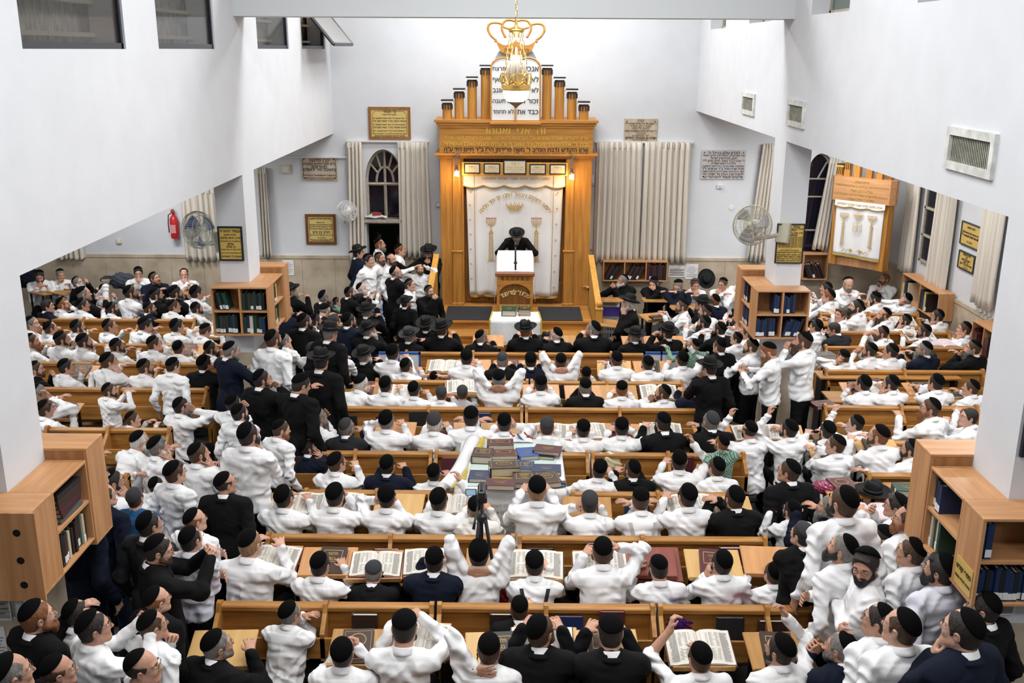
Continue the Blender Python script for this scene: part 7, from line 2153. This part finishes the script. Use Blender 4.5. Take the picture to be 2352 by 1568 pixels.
def build_chandelier():
    y = 12.4
    y = at_y(1185, 233, 9.6).y
    P = lambda px, py: at_y(px, py, y)
    b = P(1185, 248); z = lambda py: P(1185, py).z-b.z
    sc = at_y(1220, 205, y).x-at_y(1150, 205, y).x
    rr = sc/2
    o = empty('chandelier', b); tag(o, 'brass chandelier with white glass bowl hanging before the tablets', 'chandelier')
    GLASS = mat('lit_bowl_glass', (.9, .9, .88), .3, emit=(1, .96, .88), es=2.2)
    m = MB(); m.lathe([(.0001, z(237)), (rr*.45, z(235)), (rr*.72, z(226)), (rr*.86, z(212)), (rr*.88, z(207))], 28); m.obj('glass_bowl', GLASS, o, smooth=True)
    m = MB(); m.lathe([(.0001, z(248)), (.012, z(247)), (.02, z(244)), (rr*.3, z(240)), (rr*.52, z(235)), (rr*.5, z(233))], 28); m.obj('bowl_finial', mat('pierced_brass', (.30, .17, .10), .4, metal=.5), o, smooth=True)
    m = MB(); m.lathe([(rr*.88, z(208)), (rr*1.02, z(207)), (rr*1.03, z(204)), (rr*.97, z(203)), (rr*.97, z(195)), (rr*.93, z(195))], 36); m.obj('brass_ring', BRASS, o, angle=.5)
    m = MB()
    for i in range(9):
        a = 2*pi*i/9; c = Vector((rr*.96*math.cos(a), rr*.96*math.sin(a), z(193)))
        for j in range(5):
            t_ = pi*j/4; m.tube([c+Vector((-math.sin(a), math.cos(a), 0))*(.06*math.cos(t_))*(k/3)+Vector((0, 0, .03+.07*math.sin(t_)+.0))*(k/3) for k in range(4)], .004, 4)
        m.tube([c+Vector((-math.sin(a), math.cos(a), 0))*(.065*math.cos(2*pi*k/12))+Vector((0, 0, .05+.05*math.sin(2*pi*k/12))) for k in range(12)], .004, 4, closed=True)
    m.obj('crown_filigree', BRASS, o)
    for i, (dx, dy, pt) in enumerate([(0, 0, 107)]+[(.045*math.cos(i*pi/3), .045*math.sin(i*pi/3), 125) for i in range(6)]+[(.085*math.cos(i*pi/4+.2), .085*math.sin(i*pi/4+.2), 138) for i in range(8)]):
        m = MB(); m.lathe([(.012, z(200)), (.012, z(pt+6)), (.009, z(pt+3)), (.0001, z(pt))], 8, (dx, dy, 0)); m.obj('glass_rod', RODG, o, smooth=True)
    zt = z(73)
    m = MB(); m.lathe([(.0001, zt-.06), (.02, zt-.05), (.025, zt-.02), (.07, zt), (.075, zt+.02), (.02, zt+.025), (.015, zt+.06)], 18); m.obj('canopy_plate', BRASS, o, smooth=True)
    def chain(a, e, nm):
        m = MB(); a, e = Vector(a), Vector(e); d = e-a; n = max(4, int(d.length/.055)); u = d.normalized(); s = u.orthogonal().normalized(); w = u.cross(s)
        for i in range(n):
            c = a+d*((i+.5)/n); t_ = s if i % 2 else w
            m.tube([c+t_*(.011*math.cos(2*pi*k/8))+u*(.032*math.sin(2*pi*k/8)) for k in range(8)], .0034, 4, closed=True)
        m.obj('chain', BRASS, o)
    for k in range(4):
        a = 2*pi*k/4+.5; chain((.06*math.cos(a), .06*math.sin(a), zt), (rr*.95*math.cos(a), rr*.95*math.sin(a), z(196)), 'c')
    chain((0, 0, zt+.05), (0, 0, TOP-b.z), 'c')
    l = bpy.data.lights.new('chandelier_light', 'POINT'); l.energy = 7; l.color = (1, .93, .82); l.shadow_soft_size = .15
    lo = bpy.data.objects.new('chandelier_light', l); COL.objects.link(lo); lo.location = b+Vector((0, 0, z(190)+.25))
RODG = mat('glass_rod', (.70, .68, .62), .15, spec=.8)
# ------------------------------------------------------------------ the reading table in the middle of the hall
def build_bima():
    z = 1.02
    A_, B_ = at(1047, 1122, z), at(1297, 1122, z); C_ = at(1075, 1008, z)
    x0, x1, y0, y1 = A_.x, B_.x, A_.y, C_.y
    cx, w, d = (x0+x1)/2, x1-x0, y1-y0
    o = empty('reading_table', (cx, y0, 0)); tag(o, 'wide wooden reading table with sheet of glass, in the middle of hall', 'table')
    m = MB(); m.bb((-w/2, 0, z-.05), (w/2, d, z-.012)); m.obj('table_top', PINE, o)
    for s in (-1, 1):
        for yy in (.08, d-.08): m = MB(); m.bb((s*(w/2-.1)-.04, yy-.04, 0), (s*(w/2-.1)+.04, yy+.04, z-.05)); m.obj('leg', PINEZ, o)
    m = MB(); m.bb((-w/2+.10, .05, z+.006), (w/2-.06, d-.04, z+.012)); m.obj('glass_sheet', mat('table_glass', (.62, .74, .70), .08, spec=.7), o)
    c = empty('tablecloth', (cx, y0, z)); tag(c, 'white cloth with gold lettering and fringe over the reading table', 'tablecloth')
    def fn(u, v):
        x = (u-.5)*(w+.02)
        if v < .5: return (x, d*(1-2*v), .003)
        k = (v-.5)*2
        return (x*(1+.04*k), -.012-.03*k+.022*math.sin(19*u)*k, -.60*k)
    m = MB(); m.grid(fn, 40, 20)
    for s in (-1, 1): m.grid(lambda u, v, s=s: (s*(w/2+.012+.05*v+.02*math.sin(14*u)*v), d*u-.01, .002-.42*v), 20, 8)
    q = m.obj('cloth', WCLOTH, c, smooth=True); s = q.modifiers.new('t', 'SOLIDIFY'); s.thickness = .006
    lettering(q, [('לעילוי נשמת', .05, -.17, 0, .012, -.08), ('האשה הצדקנית מרת אסתר פינקל ע"ה', .062, -.25, 0, .012, -.06), ('אשת הגאון הגדול רבי בנימין ביינוש זצללה"ה', .062, -.325, 0, .012, -.06), ('בת הגאון רבי שמואל גריינימן זצללה"ה', .058, -.40, 0, .012, -.06), ('נפטרה כ"ח מנ"א תשע"ז', .055, -.47, 0, .012, -.06)], w*.8, [GOLDT], y=-.062)
    m = MB(); m.grid(lambda u, v: (fn(u, 1)[0], fn(u, 1)[1]-.008-.004*v+.006*math.sin(220*u)*v, -.53-.15*v), 160, 3); m.obj('gold_fringe', mat('gold_fringe', (.50, .38, .05), .6, .6, 90, .4, 60), c)
    # folded-back corner with bright fringe
    m = MB()
    def ff(u, v): return (-w/2-.06+.16*v-.14*u**2+.10*(1-u), d*(1-1.02*u)+.0, .015+.05*math.sin(pi*v)+.012*math.sin(8*u))
    m.grid(ff, 16, 6); q = m.obj('folded_flap', WCLOTH, c, smooth=True); s = q.modifiers.new('t', 'SOLIDIFY'); s.thickness = .008
    m = MB(); rng = random.Random(2)
    for i in range(90):
        p = Vector(ff(i/89, 1)); m.tube([p, p+Vector((.035, rng.uniform(-.02, .02), .008)), p+Vector((.065, rng.uniform(-.035, .02), -.010))], [.004, .004, .003], 4)
    m.obj('flap_fringe', mat('bright_gold_fringe', (.66, .47, .03), .5), c)
    # books on the glass
    T = z+.013
    def bk(px, py, wd, dp, t, rot, col, label, title=1, zz=0, pages=None, tape=False):
        p = at(px, py, T+zz+t); return book((p.x, p.y, T+zz), (wd, dp, t), Matrix.Rotation(R(rot), 3, 'Z'), col, label, title=title, pages=pages, tape=tape)
    bk(1108, 1038, .21, .25, .085, -6, 'dark brown', 'thick worn brown book at upper left of reading table', 0)
    bk(1149, 1015, .29, .19, .05, 2, 'maroon', 'maroon book with arched gold title, back edge of reading table', 0)
    bk(1157, 1039, .30, .19, .045, 4, 'maroon', 'maroon book with gold hexagon title near reading table back', 1)
    bk(1158, 1066, .31, .20, .10, 6, 'dark brown', 'thick dark brown book lying with spine sticker on reading table', 1, tape=True)
    bk(1211, 1037, .21, .25, .05, 10, 'blue', 'bright blue worn book beside the plastic bag on reading table', 2)
    bk(1255, 1044, .17, .12, .035, -10, 'black', 'small black book underneath the mottled maroon book', None)
    bk(1258, 1029, .29, .19, .04, -14, 'maroon', 'mottled maroon book lying aslant on a small black book', 2, .036)
    bk(1208, 1068, .17, .22, .03, -3, 'navy', 'slim navy book with gold frame in middle of reading table', 0)
    bk(1255, 1074, .30, .20, .045, -2, 'navy', 'wide navy book behind the brown oval-titled book', 2)
    bk(1101, 1089, .21, .22, .045, -3, 'navy', 'navy book at near left corner of reading table', 2)
    bk(1150, 1106, .29, .17, .055, -3, 'maroon', 'maroon book at the near edge beside yellow folder', 2, .012)
    bk(1204, 1096, .23, .28, .06, 1, 'dark brown', 'brown book titled in gold frame at near edge of table', 0)
    bk(1258, 1096, .23, .27, .06, 12, 'dark brown', 'brown book with oval gold title at near right of table', 1)
    m = MB(); m.bb((-.17, -.12, 0), (.17, .12, .010)); p = at(1168, 1108, T); q = m.obj('folder', COVM['yellow'], None, (p.x, p.y-.01, T)); tag(q, 'yellow paper folder under the maroon book at near edge', 'folder')
    p = at(1197, 1013, T)
    m = MB(); rng = random.Random(4)
    m.grid(lambda u, v: (p.x-.13+.26*u, p.y-.06+.12*v, T+.015+.05*math.sin(pi*u)*math.sin(pi*v)+.018*math.sin(17*u+9*v)*math.sin(pi*u)*math.sin(pi*v)), 22, 12)
    q = m.obj('plastic_bag', [PAPERW], smooth=True); tag(q, 'crumpled white red and blue plastic bag on reading table', 'bag'); s = q.modifiers.new('t', 'SOLIDIFY'); s.thickness = .004
    for nm, col, a in (('red_patch', 'red', -.10), ('red_patch', 'red', .06), ('blue_patch', 'blue', -.02)):
        m = MB(); m.grid(lambda u, v: (p.x+a-.03+.10*u, p.y+(-.05 if 'blue' in nm else .0)+.055*v, T+.06+.03*math.sin(3*u+2)+.012*math.sin(12*u+7*v)), 8, 5); m.obj(nm, COVM[col], q, smooth=True)
    p = at(1293, 1116, T); m = MB(); m.bb((-.028, -.028, 0), (.028, .028, .05)); q = m.obj('table_clamp', PLASTIC, None, (p.x, p.y, T), bevel=.006); tag(q, 'small black clip at the near right corner of reading table', 'clip')
    m = MB(); m.bb((-.018, -.03, .012), (.018, -.026, .03)); m.obj('display', mat('clip_display', (.15, .35, .5), .2), q)
def build_tripod():
    base = at_y(1107, 1255, 7.62); y = base.y; x = base.x
    top = at_y(1108, 1112, y)
    o = empty('camera_tripod', (x, y, 0)); tag(o, 'black camera tripod standing on bench aisle behind third row', 'tripod')
    zt = top.z-.10; zj = at_y(1105, 1190, y).z
    for i in range(3):
        a = pi/2+2*pi*i/3+.3
        m = MB(); m.tube([(.03*math.cos(a), .03*math.sin(a), zj), (.10*math.cos(a), .10*math.sin(a), zj-.45), (.20*math.cos(a), .20*math.sin(a), 0)], [.016, .014, .011], 8); m.obj('leg', BLACK, o, smooth=True)
    m = MB(); m.tube([(0, 0, zj-.35), (0, 0, zt-.05)], .013, 10); m.obj('centre_column', BLACK, o, smooth=True)
    m = MB(); m.lathe([(.04, zj-.03), (.05, zj), (.045, zj+.03), (.02, zj+.05)], 12); m.obj('collar', PLASTIC, o)
    m = MB(); m.bb((-.045, -.04, zt-.06), (.045, .04, zt)); m.obj('pan_head', PLASTIC, o, bevel=.01)
    m = MB(); m.tube([(-.02, -.03, zt-.03), (-.05, -.16, zt-.14), (-.06, -.22, zt-.20)], [.009, .009, .014], 8); m.obj('pan_handle', PLASTIC, o, smooth=True)
    c = empty('camcorder', (x, y, zt)); tag(c, 'black camcorder with open side screen mounted on the tripod', 'camera')
    m = MB(); m.bb((-.035, -.09, .004), (.035, .09, .075)); m.obj('camera_body', PLASTIC, c, bevel=.014)
    m = MB(); m.tube([(0, .09, .04), (0, .13, .04)], .028, 14); m.obj('lens', BLACK, c)
    m = MB(); m.tube([(0, -.08, .075), (0, .06, .078)], .014, 8); m.obj('top_grip', PLASTIC, c)
    m = MB(); m.bb((-.135, -.03, .01), (-.042, -.02, .07)); s = m.obj('side_screen', PLASTIC, c, bevel=.004)
    m = MB(); m.bb((-.128, -.033, .018), (-.05, -.0305, .063)); m.obj('screen_image', mat('screen_image', (.2, .35, .45), .3, emit=(.25, .42, .55), es=.6), s)
def build_misc():
    # walking frame in the fourth row
    p = at(834, 1062, .9)
    o = empty('walking_frame', (p.x, p.y-.18, 0)); tag(o, 'chrome walking frame with grey grips in the fourth bench row', 'walker')
    for s in (-1, 1):
        x = s*.20; m = MB(); m.tube([(x*1.1, -.12, 0), (x*1.05, -.06, .80), (x, -.02, .89), (x, .10, .90), (x, .17, .86), (x*1.05, .26, 0)], .014, 8); m.obj('side_tube', STEEL, o, smooth=True)
        m = MB(); m.tube([(x, -.01, .89), (x, .12, .90)], .021, 8); m.obj('grip', mat('grip_grey_%d' % s, (.16, .17, .18), .6), o)
    m = MB(); m.tube([(-.2, .20, .60), (.2, .20, .60)], .013, 8); m.tube([(-.2, .19, .72), (.2, .19, .72)], .013, 8); m.obj('cross_tube', STEEL, o)
    # crate by the railing
    p = at(1407, 725, .55)
    o = empty('plastic_crate', (p.x, p.y, 0)); tag(o, 'grey slatted plastic crate with purple basket beside the railing', 'crate')
    G = mat('crate_grey', (.20, .20, .21), .5); m = MB()
    for s in (-1, 1):
        for i in range(9): m.bb((s*.27-.012, -.2+.044*i, .05), (s*.27+.012, -.175+.044*i, .55))
    for i in range(12): m.bb((-.27+.046*i, -.22, .05), (-.245+.046*i, -.20, .55)); m.bb((-.27+.046*i, .2, .05), (-.245+.046*i, .22, .55))
    for zz in (.0, .28, .54): 
        for s in (-1, 1): m.bb((-.285, s*.21-.014, zz), (.285, s*.21+.014, zz+.05)); m.bb((s*.272-.014, -.22, zz), (s*.272+.014, .22, zz+.05))
    m.bb((-.27, -.2, .0), (.27, .2, .03)); m.obj('crate_slats', G, o)
    q = empty('purple_basket', (p.x, p.y, .60)); tag(q, 'purple plastic basket of papers on top of the grey crate', 'basket')
    m = MB()
    for lo, hi in (((-.24, -.18, 0), (.24, -.17, .16)), ((-.24, .17, 0), (.24, .18, .16)), ((-.24, -.18, 0), (-.23, .18, .16)), ((.23, -.18, 0), (.24, .18, .16)), ((-.24, -.18, -.01), (.24, .18, 0))): m.bb(lo, hi)
    m.obj('basket_side', mat('basket_purple', (.06, .035, .22), .4), q)
    m = MB(); m.box((0, 0, .15), (.38, .22, .02), Matrix.Rotation(.3, 3, 'X')); m.obj('paper', PAPERW, q)
    # spare hats lying about
    b, c, d = hat_meshes() if 'hat' not in PARTS else PARTS['hat']
    def lone_hat(loc, rot, label):
        h = link('black_hat', c, None, FELT); h.matrix_world = Matrix.Translation(loc) @ rot
        link('hat_brim', b, h, FELT, mat4=Matrix.Identity(4)); link('hat_band', d, h, FELTB, mat4=Matrix.Identity(4)); tag(h, label, 'hat')
    I = Matrix.Identity(4)
    lone_hat(at(2005, 1128, .97), Matrix.Rotation(.3, 4, 'Z'), 'black hat resting on desk beside the green book, right aisle')
    lone_hat(at_y(1622, 640, YB-.34), Matrix.Rotation(R(70), 4, 'X'), 'black hat propped upright against wall below printed notices')
    lone_hat(at(1257, 778, .95), I, 'black hat set on desk before the white-bearded elder')
    p = at(2115, 815, .95)
    m = MB(); m.tube([(.16*math.cos(2*pi*i/28), .20*math.sin(2*pi*i/28), 0) for i in range(28)], [.055]*28, 10, closed=True); q = m.obj('ring_cushion', FELT, None, (p.x, p.y, .96), smooth=True); tag(q, 'round black ring cushion on desk in the right aisle', 'cushion')
    # bags
    def bag(px, py, z, r, m_, label, name='plastic_bag', seed=0):
        p = at(px, py, z); bm = bmesh.new(); bmesh.ops.create_icosphere(bm, subdivisions=4, radius=1)
        for v in bm.verts:
            n = v.co.copy(); k = 1+.13*math.sin(7*n.x+seed)*math.sin(6*n.y+2)+.09*math.sin(15*n.z+9*n.x+seed); v.co = Vector((n.x*r[0]*k, n.y*r[1]*k, n.z*r[2]*k))
        me = bpy.data.meshes.new(name); bm.to_mesh(me); bm.free(); me.shade_smooth()
        q = link(name, me, None, [m_]); q.location = p; tag(q, label, 'bag'); return q
    PL = lambda n, c: mat('bag_'+n, c, .25, .6, 9, spec=.6)
    bag(1555, 1420, .78, (.16, .10, .11), PL('purple', (.07, .012, .20)), 'purple plastic bag in the bench trough behind second row', seed=1)
    bag(1715, 1428, .74, (.17, .09, .07), PL('pink', (.60, .02, .18)), 'pink plastic bag with yellow pencil in bench trough', seed=2)
    bag(1196, 903, .72, (.10, .08, .13), PL('blue', (.01, .08, .40)), 'blue plastic bag on bench between sixth-row men', seed=3)
    bag(1166, 1385, .55, (.10, .08, .15), PL('red', (.45, .01, .02)), 'red bag on the bench beside the man in suspenders', seed=4)
    bag(1396, 1065, .80, (.16, .09, .13), PL('cream', (.62, .55, .34)), 'cream plastic bag in trough behind the fifth bench row', seed=5)
    bag(828, 1262, .74, (.09, .09, .10), PL('black', (.012, .012, .012)), 'black plastic bag in the trough behind third bench row', seed=6)
    bag(1895, 1118, .92, (.14, .12, .05), PL('crimson', (.22, .01, .06)), 'dark red plastic bag on desk beside black hat', seed=7)
    # loose desks, books, papers of the right aisle and elsewhere
    def slab(pa, pb, z, d, label, m_=None):
        A_, B_ = at(pa[0], pa[1], z), at(pb[0], pb[1], z); o = empty('aisle_desk', ((A_.x+B_.x)/2, A_.y, 0)); tag(o, label, 'desk'); w = abs(B_.x-A_.x)
        m = MB(); m.bb((-w/2, 0, z-.025), (w/2, d, z)); m.obj('desk_top', m_ or PINE, o, bevel=.004)
        for s in (-1, 1): m = MB(); m.bb((s*(w/2-.06)-.02, .04, 0), (s*(w/2-.06)+.02, d-.04, z-.025)); m.obj('leg', BLACK, o)
    slab((1908, 922), (2230, 922), .90, .42, 'long pine desk in the right aisle before the sixth row')
    slab((1884, 868), (2200, 862), .88, .34, 'pine desk in the right aisle behind the fifth row')
    slab((1905, 1140), (2120, 1140), .93, .36, 'pine desk with black hat in the right aisle')
    slab((1950, 1198), (2060, 1198), .88, .34, 'small pine desk holding the pink patterned open book', DESKW[1])
    slab((1880, 748), (2040, 748), .86, .30, 'pine desk under the bearded men by the right wall', PINE)
    Rz = lambda a: Matrix.Rotation(R(a), 3, 'Z')
    def lie(px, py, z, wd, dp, t, rot, col, label, title=1, **k):
        p = at(px, py, z+t); return book((p.x, p.y, z), (wd, dp, t), Rz(rot), col, label, title=title, **k)
    lie(1938, 1110, .93, .25, .30, .04, 8, 'maroon', 'maroon gold-ornamented book beside black hat, right aisle desk', 1)
    lie(2085, 1118, .93, .27, .20, .07, -6, 'green', 'thick dark green book on right aisle desk by black hat', 2, tape=True)
    lie(2000, 872, .90, .27, .20, .05, -4, 'maroon', 'maroon book with gold leaf emblem on right aisle desk', 1)
    lie(2185, 902, .90, .18, .26, .035, 10, 'black', 'black thin book near end of long right aisle desk', 0)
    lie(1890, 925, .86, .30, .20, .05, 16, 'maroon', 'large maroon book on low stand beside the standing bearded man', 1)
    lie(1893, 812, .90, .30, .22, .06, 10, 'grey', 'dark grey-green volume lying behind standing man, right aisle', 2, tape=True)
    lie(2020, 1040, .90, .22, .30, .03, 20, 'grey', 'slate grey book standing out behind ginger-haired man', 1)
    lie(1690, 733, .92, .25, .20, .04, -4, 'maroon', 'maroon book on desk left of the far right bookcase', 1)
    open_book(at(2005, 1180, .90), Rz(-2), 1.1, 'green', 'open book with pink patterned pages, lower right desk', pink=True)
    open_book(at(2160, 790, .92), Rz(-4), 1.1, 'black', 'open book with pink patterned pages, right aisle fourth row', pink=True)
    # desks of the men facing the hall
    for px, py, a, ph in ((1506, 690, 180, 'bearded man hiding his face'), (1572, 708, 180, 'grey-bearded man in navy suit'), (1402, 690, 180, 'man by the railing'), (1395, 742, 90, 'white-bearded elder in black hat'), (1505, 728, 20, 'window side, holding small brown book'), (100, 672, 150, 'bearded young man in left corner'), (145, 672, 150, 'grey-haired man in left corner'), (430, 672, 160, 'ginger man in left aisle')):
        p = at(px, py, .86); reading_desk(p.x, p.y, .86, R(a), 'slanted wooden desk '+('before ' if a != 20 else 'at ')+ph, DESKW[1], 6)
    lie(1508, 726, .90, .22, .14, .03, 20, 'dark brown', 'small brown book on the tilted desk near the railing', 2)
    # the six-volume stack of papers and a dark desk by the second row
    d = reading_desk(at(1497, 1300, .9).x, at(1497, 1300, .9).y+.1, .86, 0, 'empty mahogany reading desk in the second bench row', DESKW[3], 22)
    d.scale = (1.12, 1.12, 1)
    p = at(1172, 722, .89)
    book((p.x-.02, p.y-.0, .895), (.24, .30, .10), Rz(-3), 'green', 'thick green-brown book on the small white table', title=2)
    q = at(1203, 722, .89)
    for i, (c, l) in enumerate((('red', 'lowest, red-paged'), ('cream', 'middle, cream'), ('black', 'topmost, red and gold'))):
        book((q.x+.01, q.y-.0, .895+.035*i), (.20, .26, .033), Rz(3-4*i), c, '%s book of the stack on the small white table' % l, title=0 if i == 2 else None)
    # jackets and cushions by the left wall
    bag(283, 645, .95, (.24, .16, .16), mat('jacket_lining', (.045, .05, .07), .8), 'dark padded jacket heaped on the left aisle back desk', 'folded_jacket', 8)
    lie(257, 636, .95, .36, .26, .06, 4, 'black', 'black flat case on a red-edged book by left wall', None)
    bag(66, 640, .95, (.22, .16, .20), CLOTHM['n'], 'navy jacket hung over chair in the far left corner', 'folded_jacket', 9)
    # blue-framed screens lying across the seventh row
    BL = mat('blue_frame', (.02, .09, .36), .4)
    for pts, lab in (((866, 816, 966, 884), 'blue-framed white board across desks in seventh row, doorway side'), ((1478, 816, 1560, 880), 'blue-framed white board across desks in seventh row, window side')):
        A_ = at(pts[0], pts[1], 1.0); B_ = at(pts[2], pts[1], 1.0); o = empty('white_board', ((A_.x+B_.x)/2, A_.y, .70)); tag(o, lab, 'board'); w = abs(B_.x-A_.x)
        m = MB(); m.bb((-w/2, 0, 0), (w/2, .015, .34)); m.obj('board_sheet', PAPERW, o)
        m = MB()
        for lo, hi in (((-w/2, -.012, .32), (w/2, .03, .35)), ((-w/2, -.012, 0), (w/2, .03, .03)), ((-w/2, -.012, 0), (-w/2+.025, .03, .35)), ((w/2-.025, -.012, 0), (w/2, .03, .35)), ((-.012, -.012, 0), (.012, .03, .35))): m.bb(lo, hi)
        m.obj('board_frame', BL, o)
# ------------------------------------------------------------------ the speaker, the light
def build_speaker():
    sk = 'b hat hy ByL h=180 y=180 p=-42 l=36 t aqq z=.92'.split()
    o = make_person_at(1187, 541, sk, PZ)
    tag(o, 'man in black hat and grey beard speaking at the lectern', 'person')
def make_person_at(px, py, tok, floor): return make_person(px, py, tok, floor)
def build_light():
    w = bpy.data.worlds.new('world'); SC.world = w; w.use_nodes = True
    w.node_tree.nodes['Background'].inputs[0].default_value = (.6, .7, .9, 1); w.node_tree.nodes['Background'].inputs[1].default_value = .05
    TUBE = mat('lamp_diffuser', (.9, .9, .9), .5, emit=(1, .98, .95), es=6)
    def lamp(x, y, z, sx, sy, e, label):
        o = empty('ceiling_lamp', (x, y, z)); tag(o, label, 'lamp', 'ceiling lamps')
        m = MB(); m.bb((-sx/2, -sy/2, 0), (sx/2, sy/2, .06)); m.obj('housing', WPLAS, o)
        m = MB(); m.bb((-sx/2+.03, -sy/2+.03, -.02), (sx/2-.03, sy/2-.03, 0)); m.obj('diffuser', TUBE, o)
        l = bpy.data.lights.new('lamp', 'AREA'); l.shape = 'RECTANGLE'; l.size = sx; l.size_y = sy; l.energy = e; l.color = (.985, .99, 1)
        lo = bpy.data.objects.new('lamp_light', l); COL.objects.link(lo); lo.location = (x, y, z-.04)
    for i, y in enumerate((1.5, 5.5, 9.3, 14.0, 17.2)):
        for x in (-1.0, 1.0): lamp(x, y, TOP-.07, 1.5, .9, 82 if i else 40, 'long white ceiling lamp above the hall')
    for y in (3, 7.5, 10.5, 14.5, 17.3):
        lamp(-6.6, y, ZL-.07, 1.3, .4, 58, 'white lamp under the left gallery'); lamp(5.4, y, ZR-.07, 1.3, .4, 58, 'white lamp under the right gallery')
    l = bpy.data.lights.new('vestibule', 'POINT'); l.energy = 6; lo = bpy.data.objects.new('vestibule_light', l); COL.objects.link(lo); lo.location = (-2.6, YB+1.6, 3.4)
    cy = SC.cycles; cy.max_bounces = 8; cy.diffuse_bounces = 3; cy.glossy_bounces = 2; cy.transparent_max_bounces = 8
    v = SC.view_settings; v.view_transform = 'Standard'; v.look = 'None'; v.gamma = 1; v.exposure = .05; v.use_curve_mapping = False
build_room(); build_drapes(); build_ark(); build_platform(); build_lectern(); build_small_ark(); build_small_table()
build_crowd(); build_speaker()
build_benches(); build_desks(); build_bookcases(); build_bima(); build_tripod(); build_misc()
build_plaques(); build_vents(); build_wall_things(); build_chandelier(); build_light()
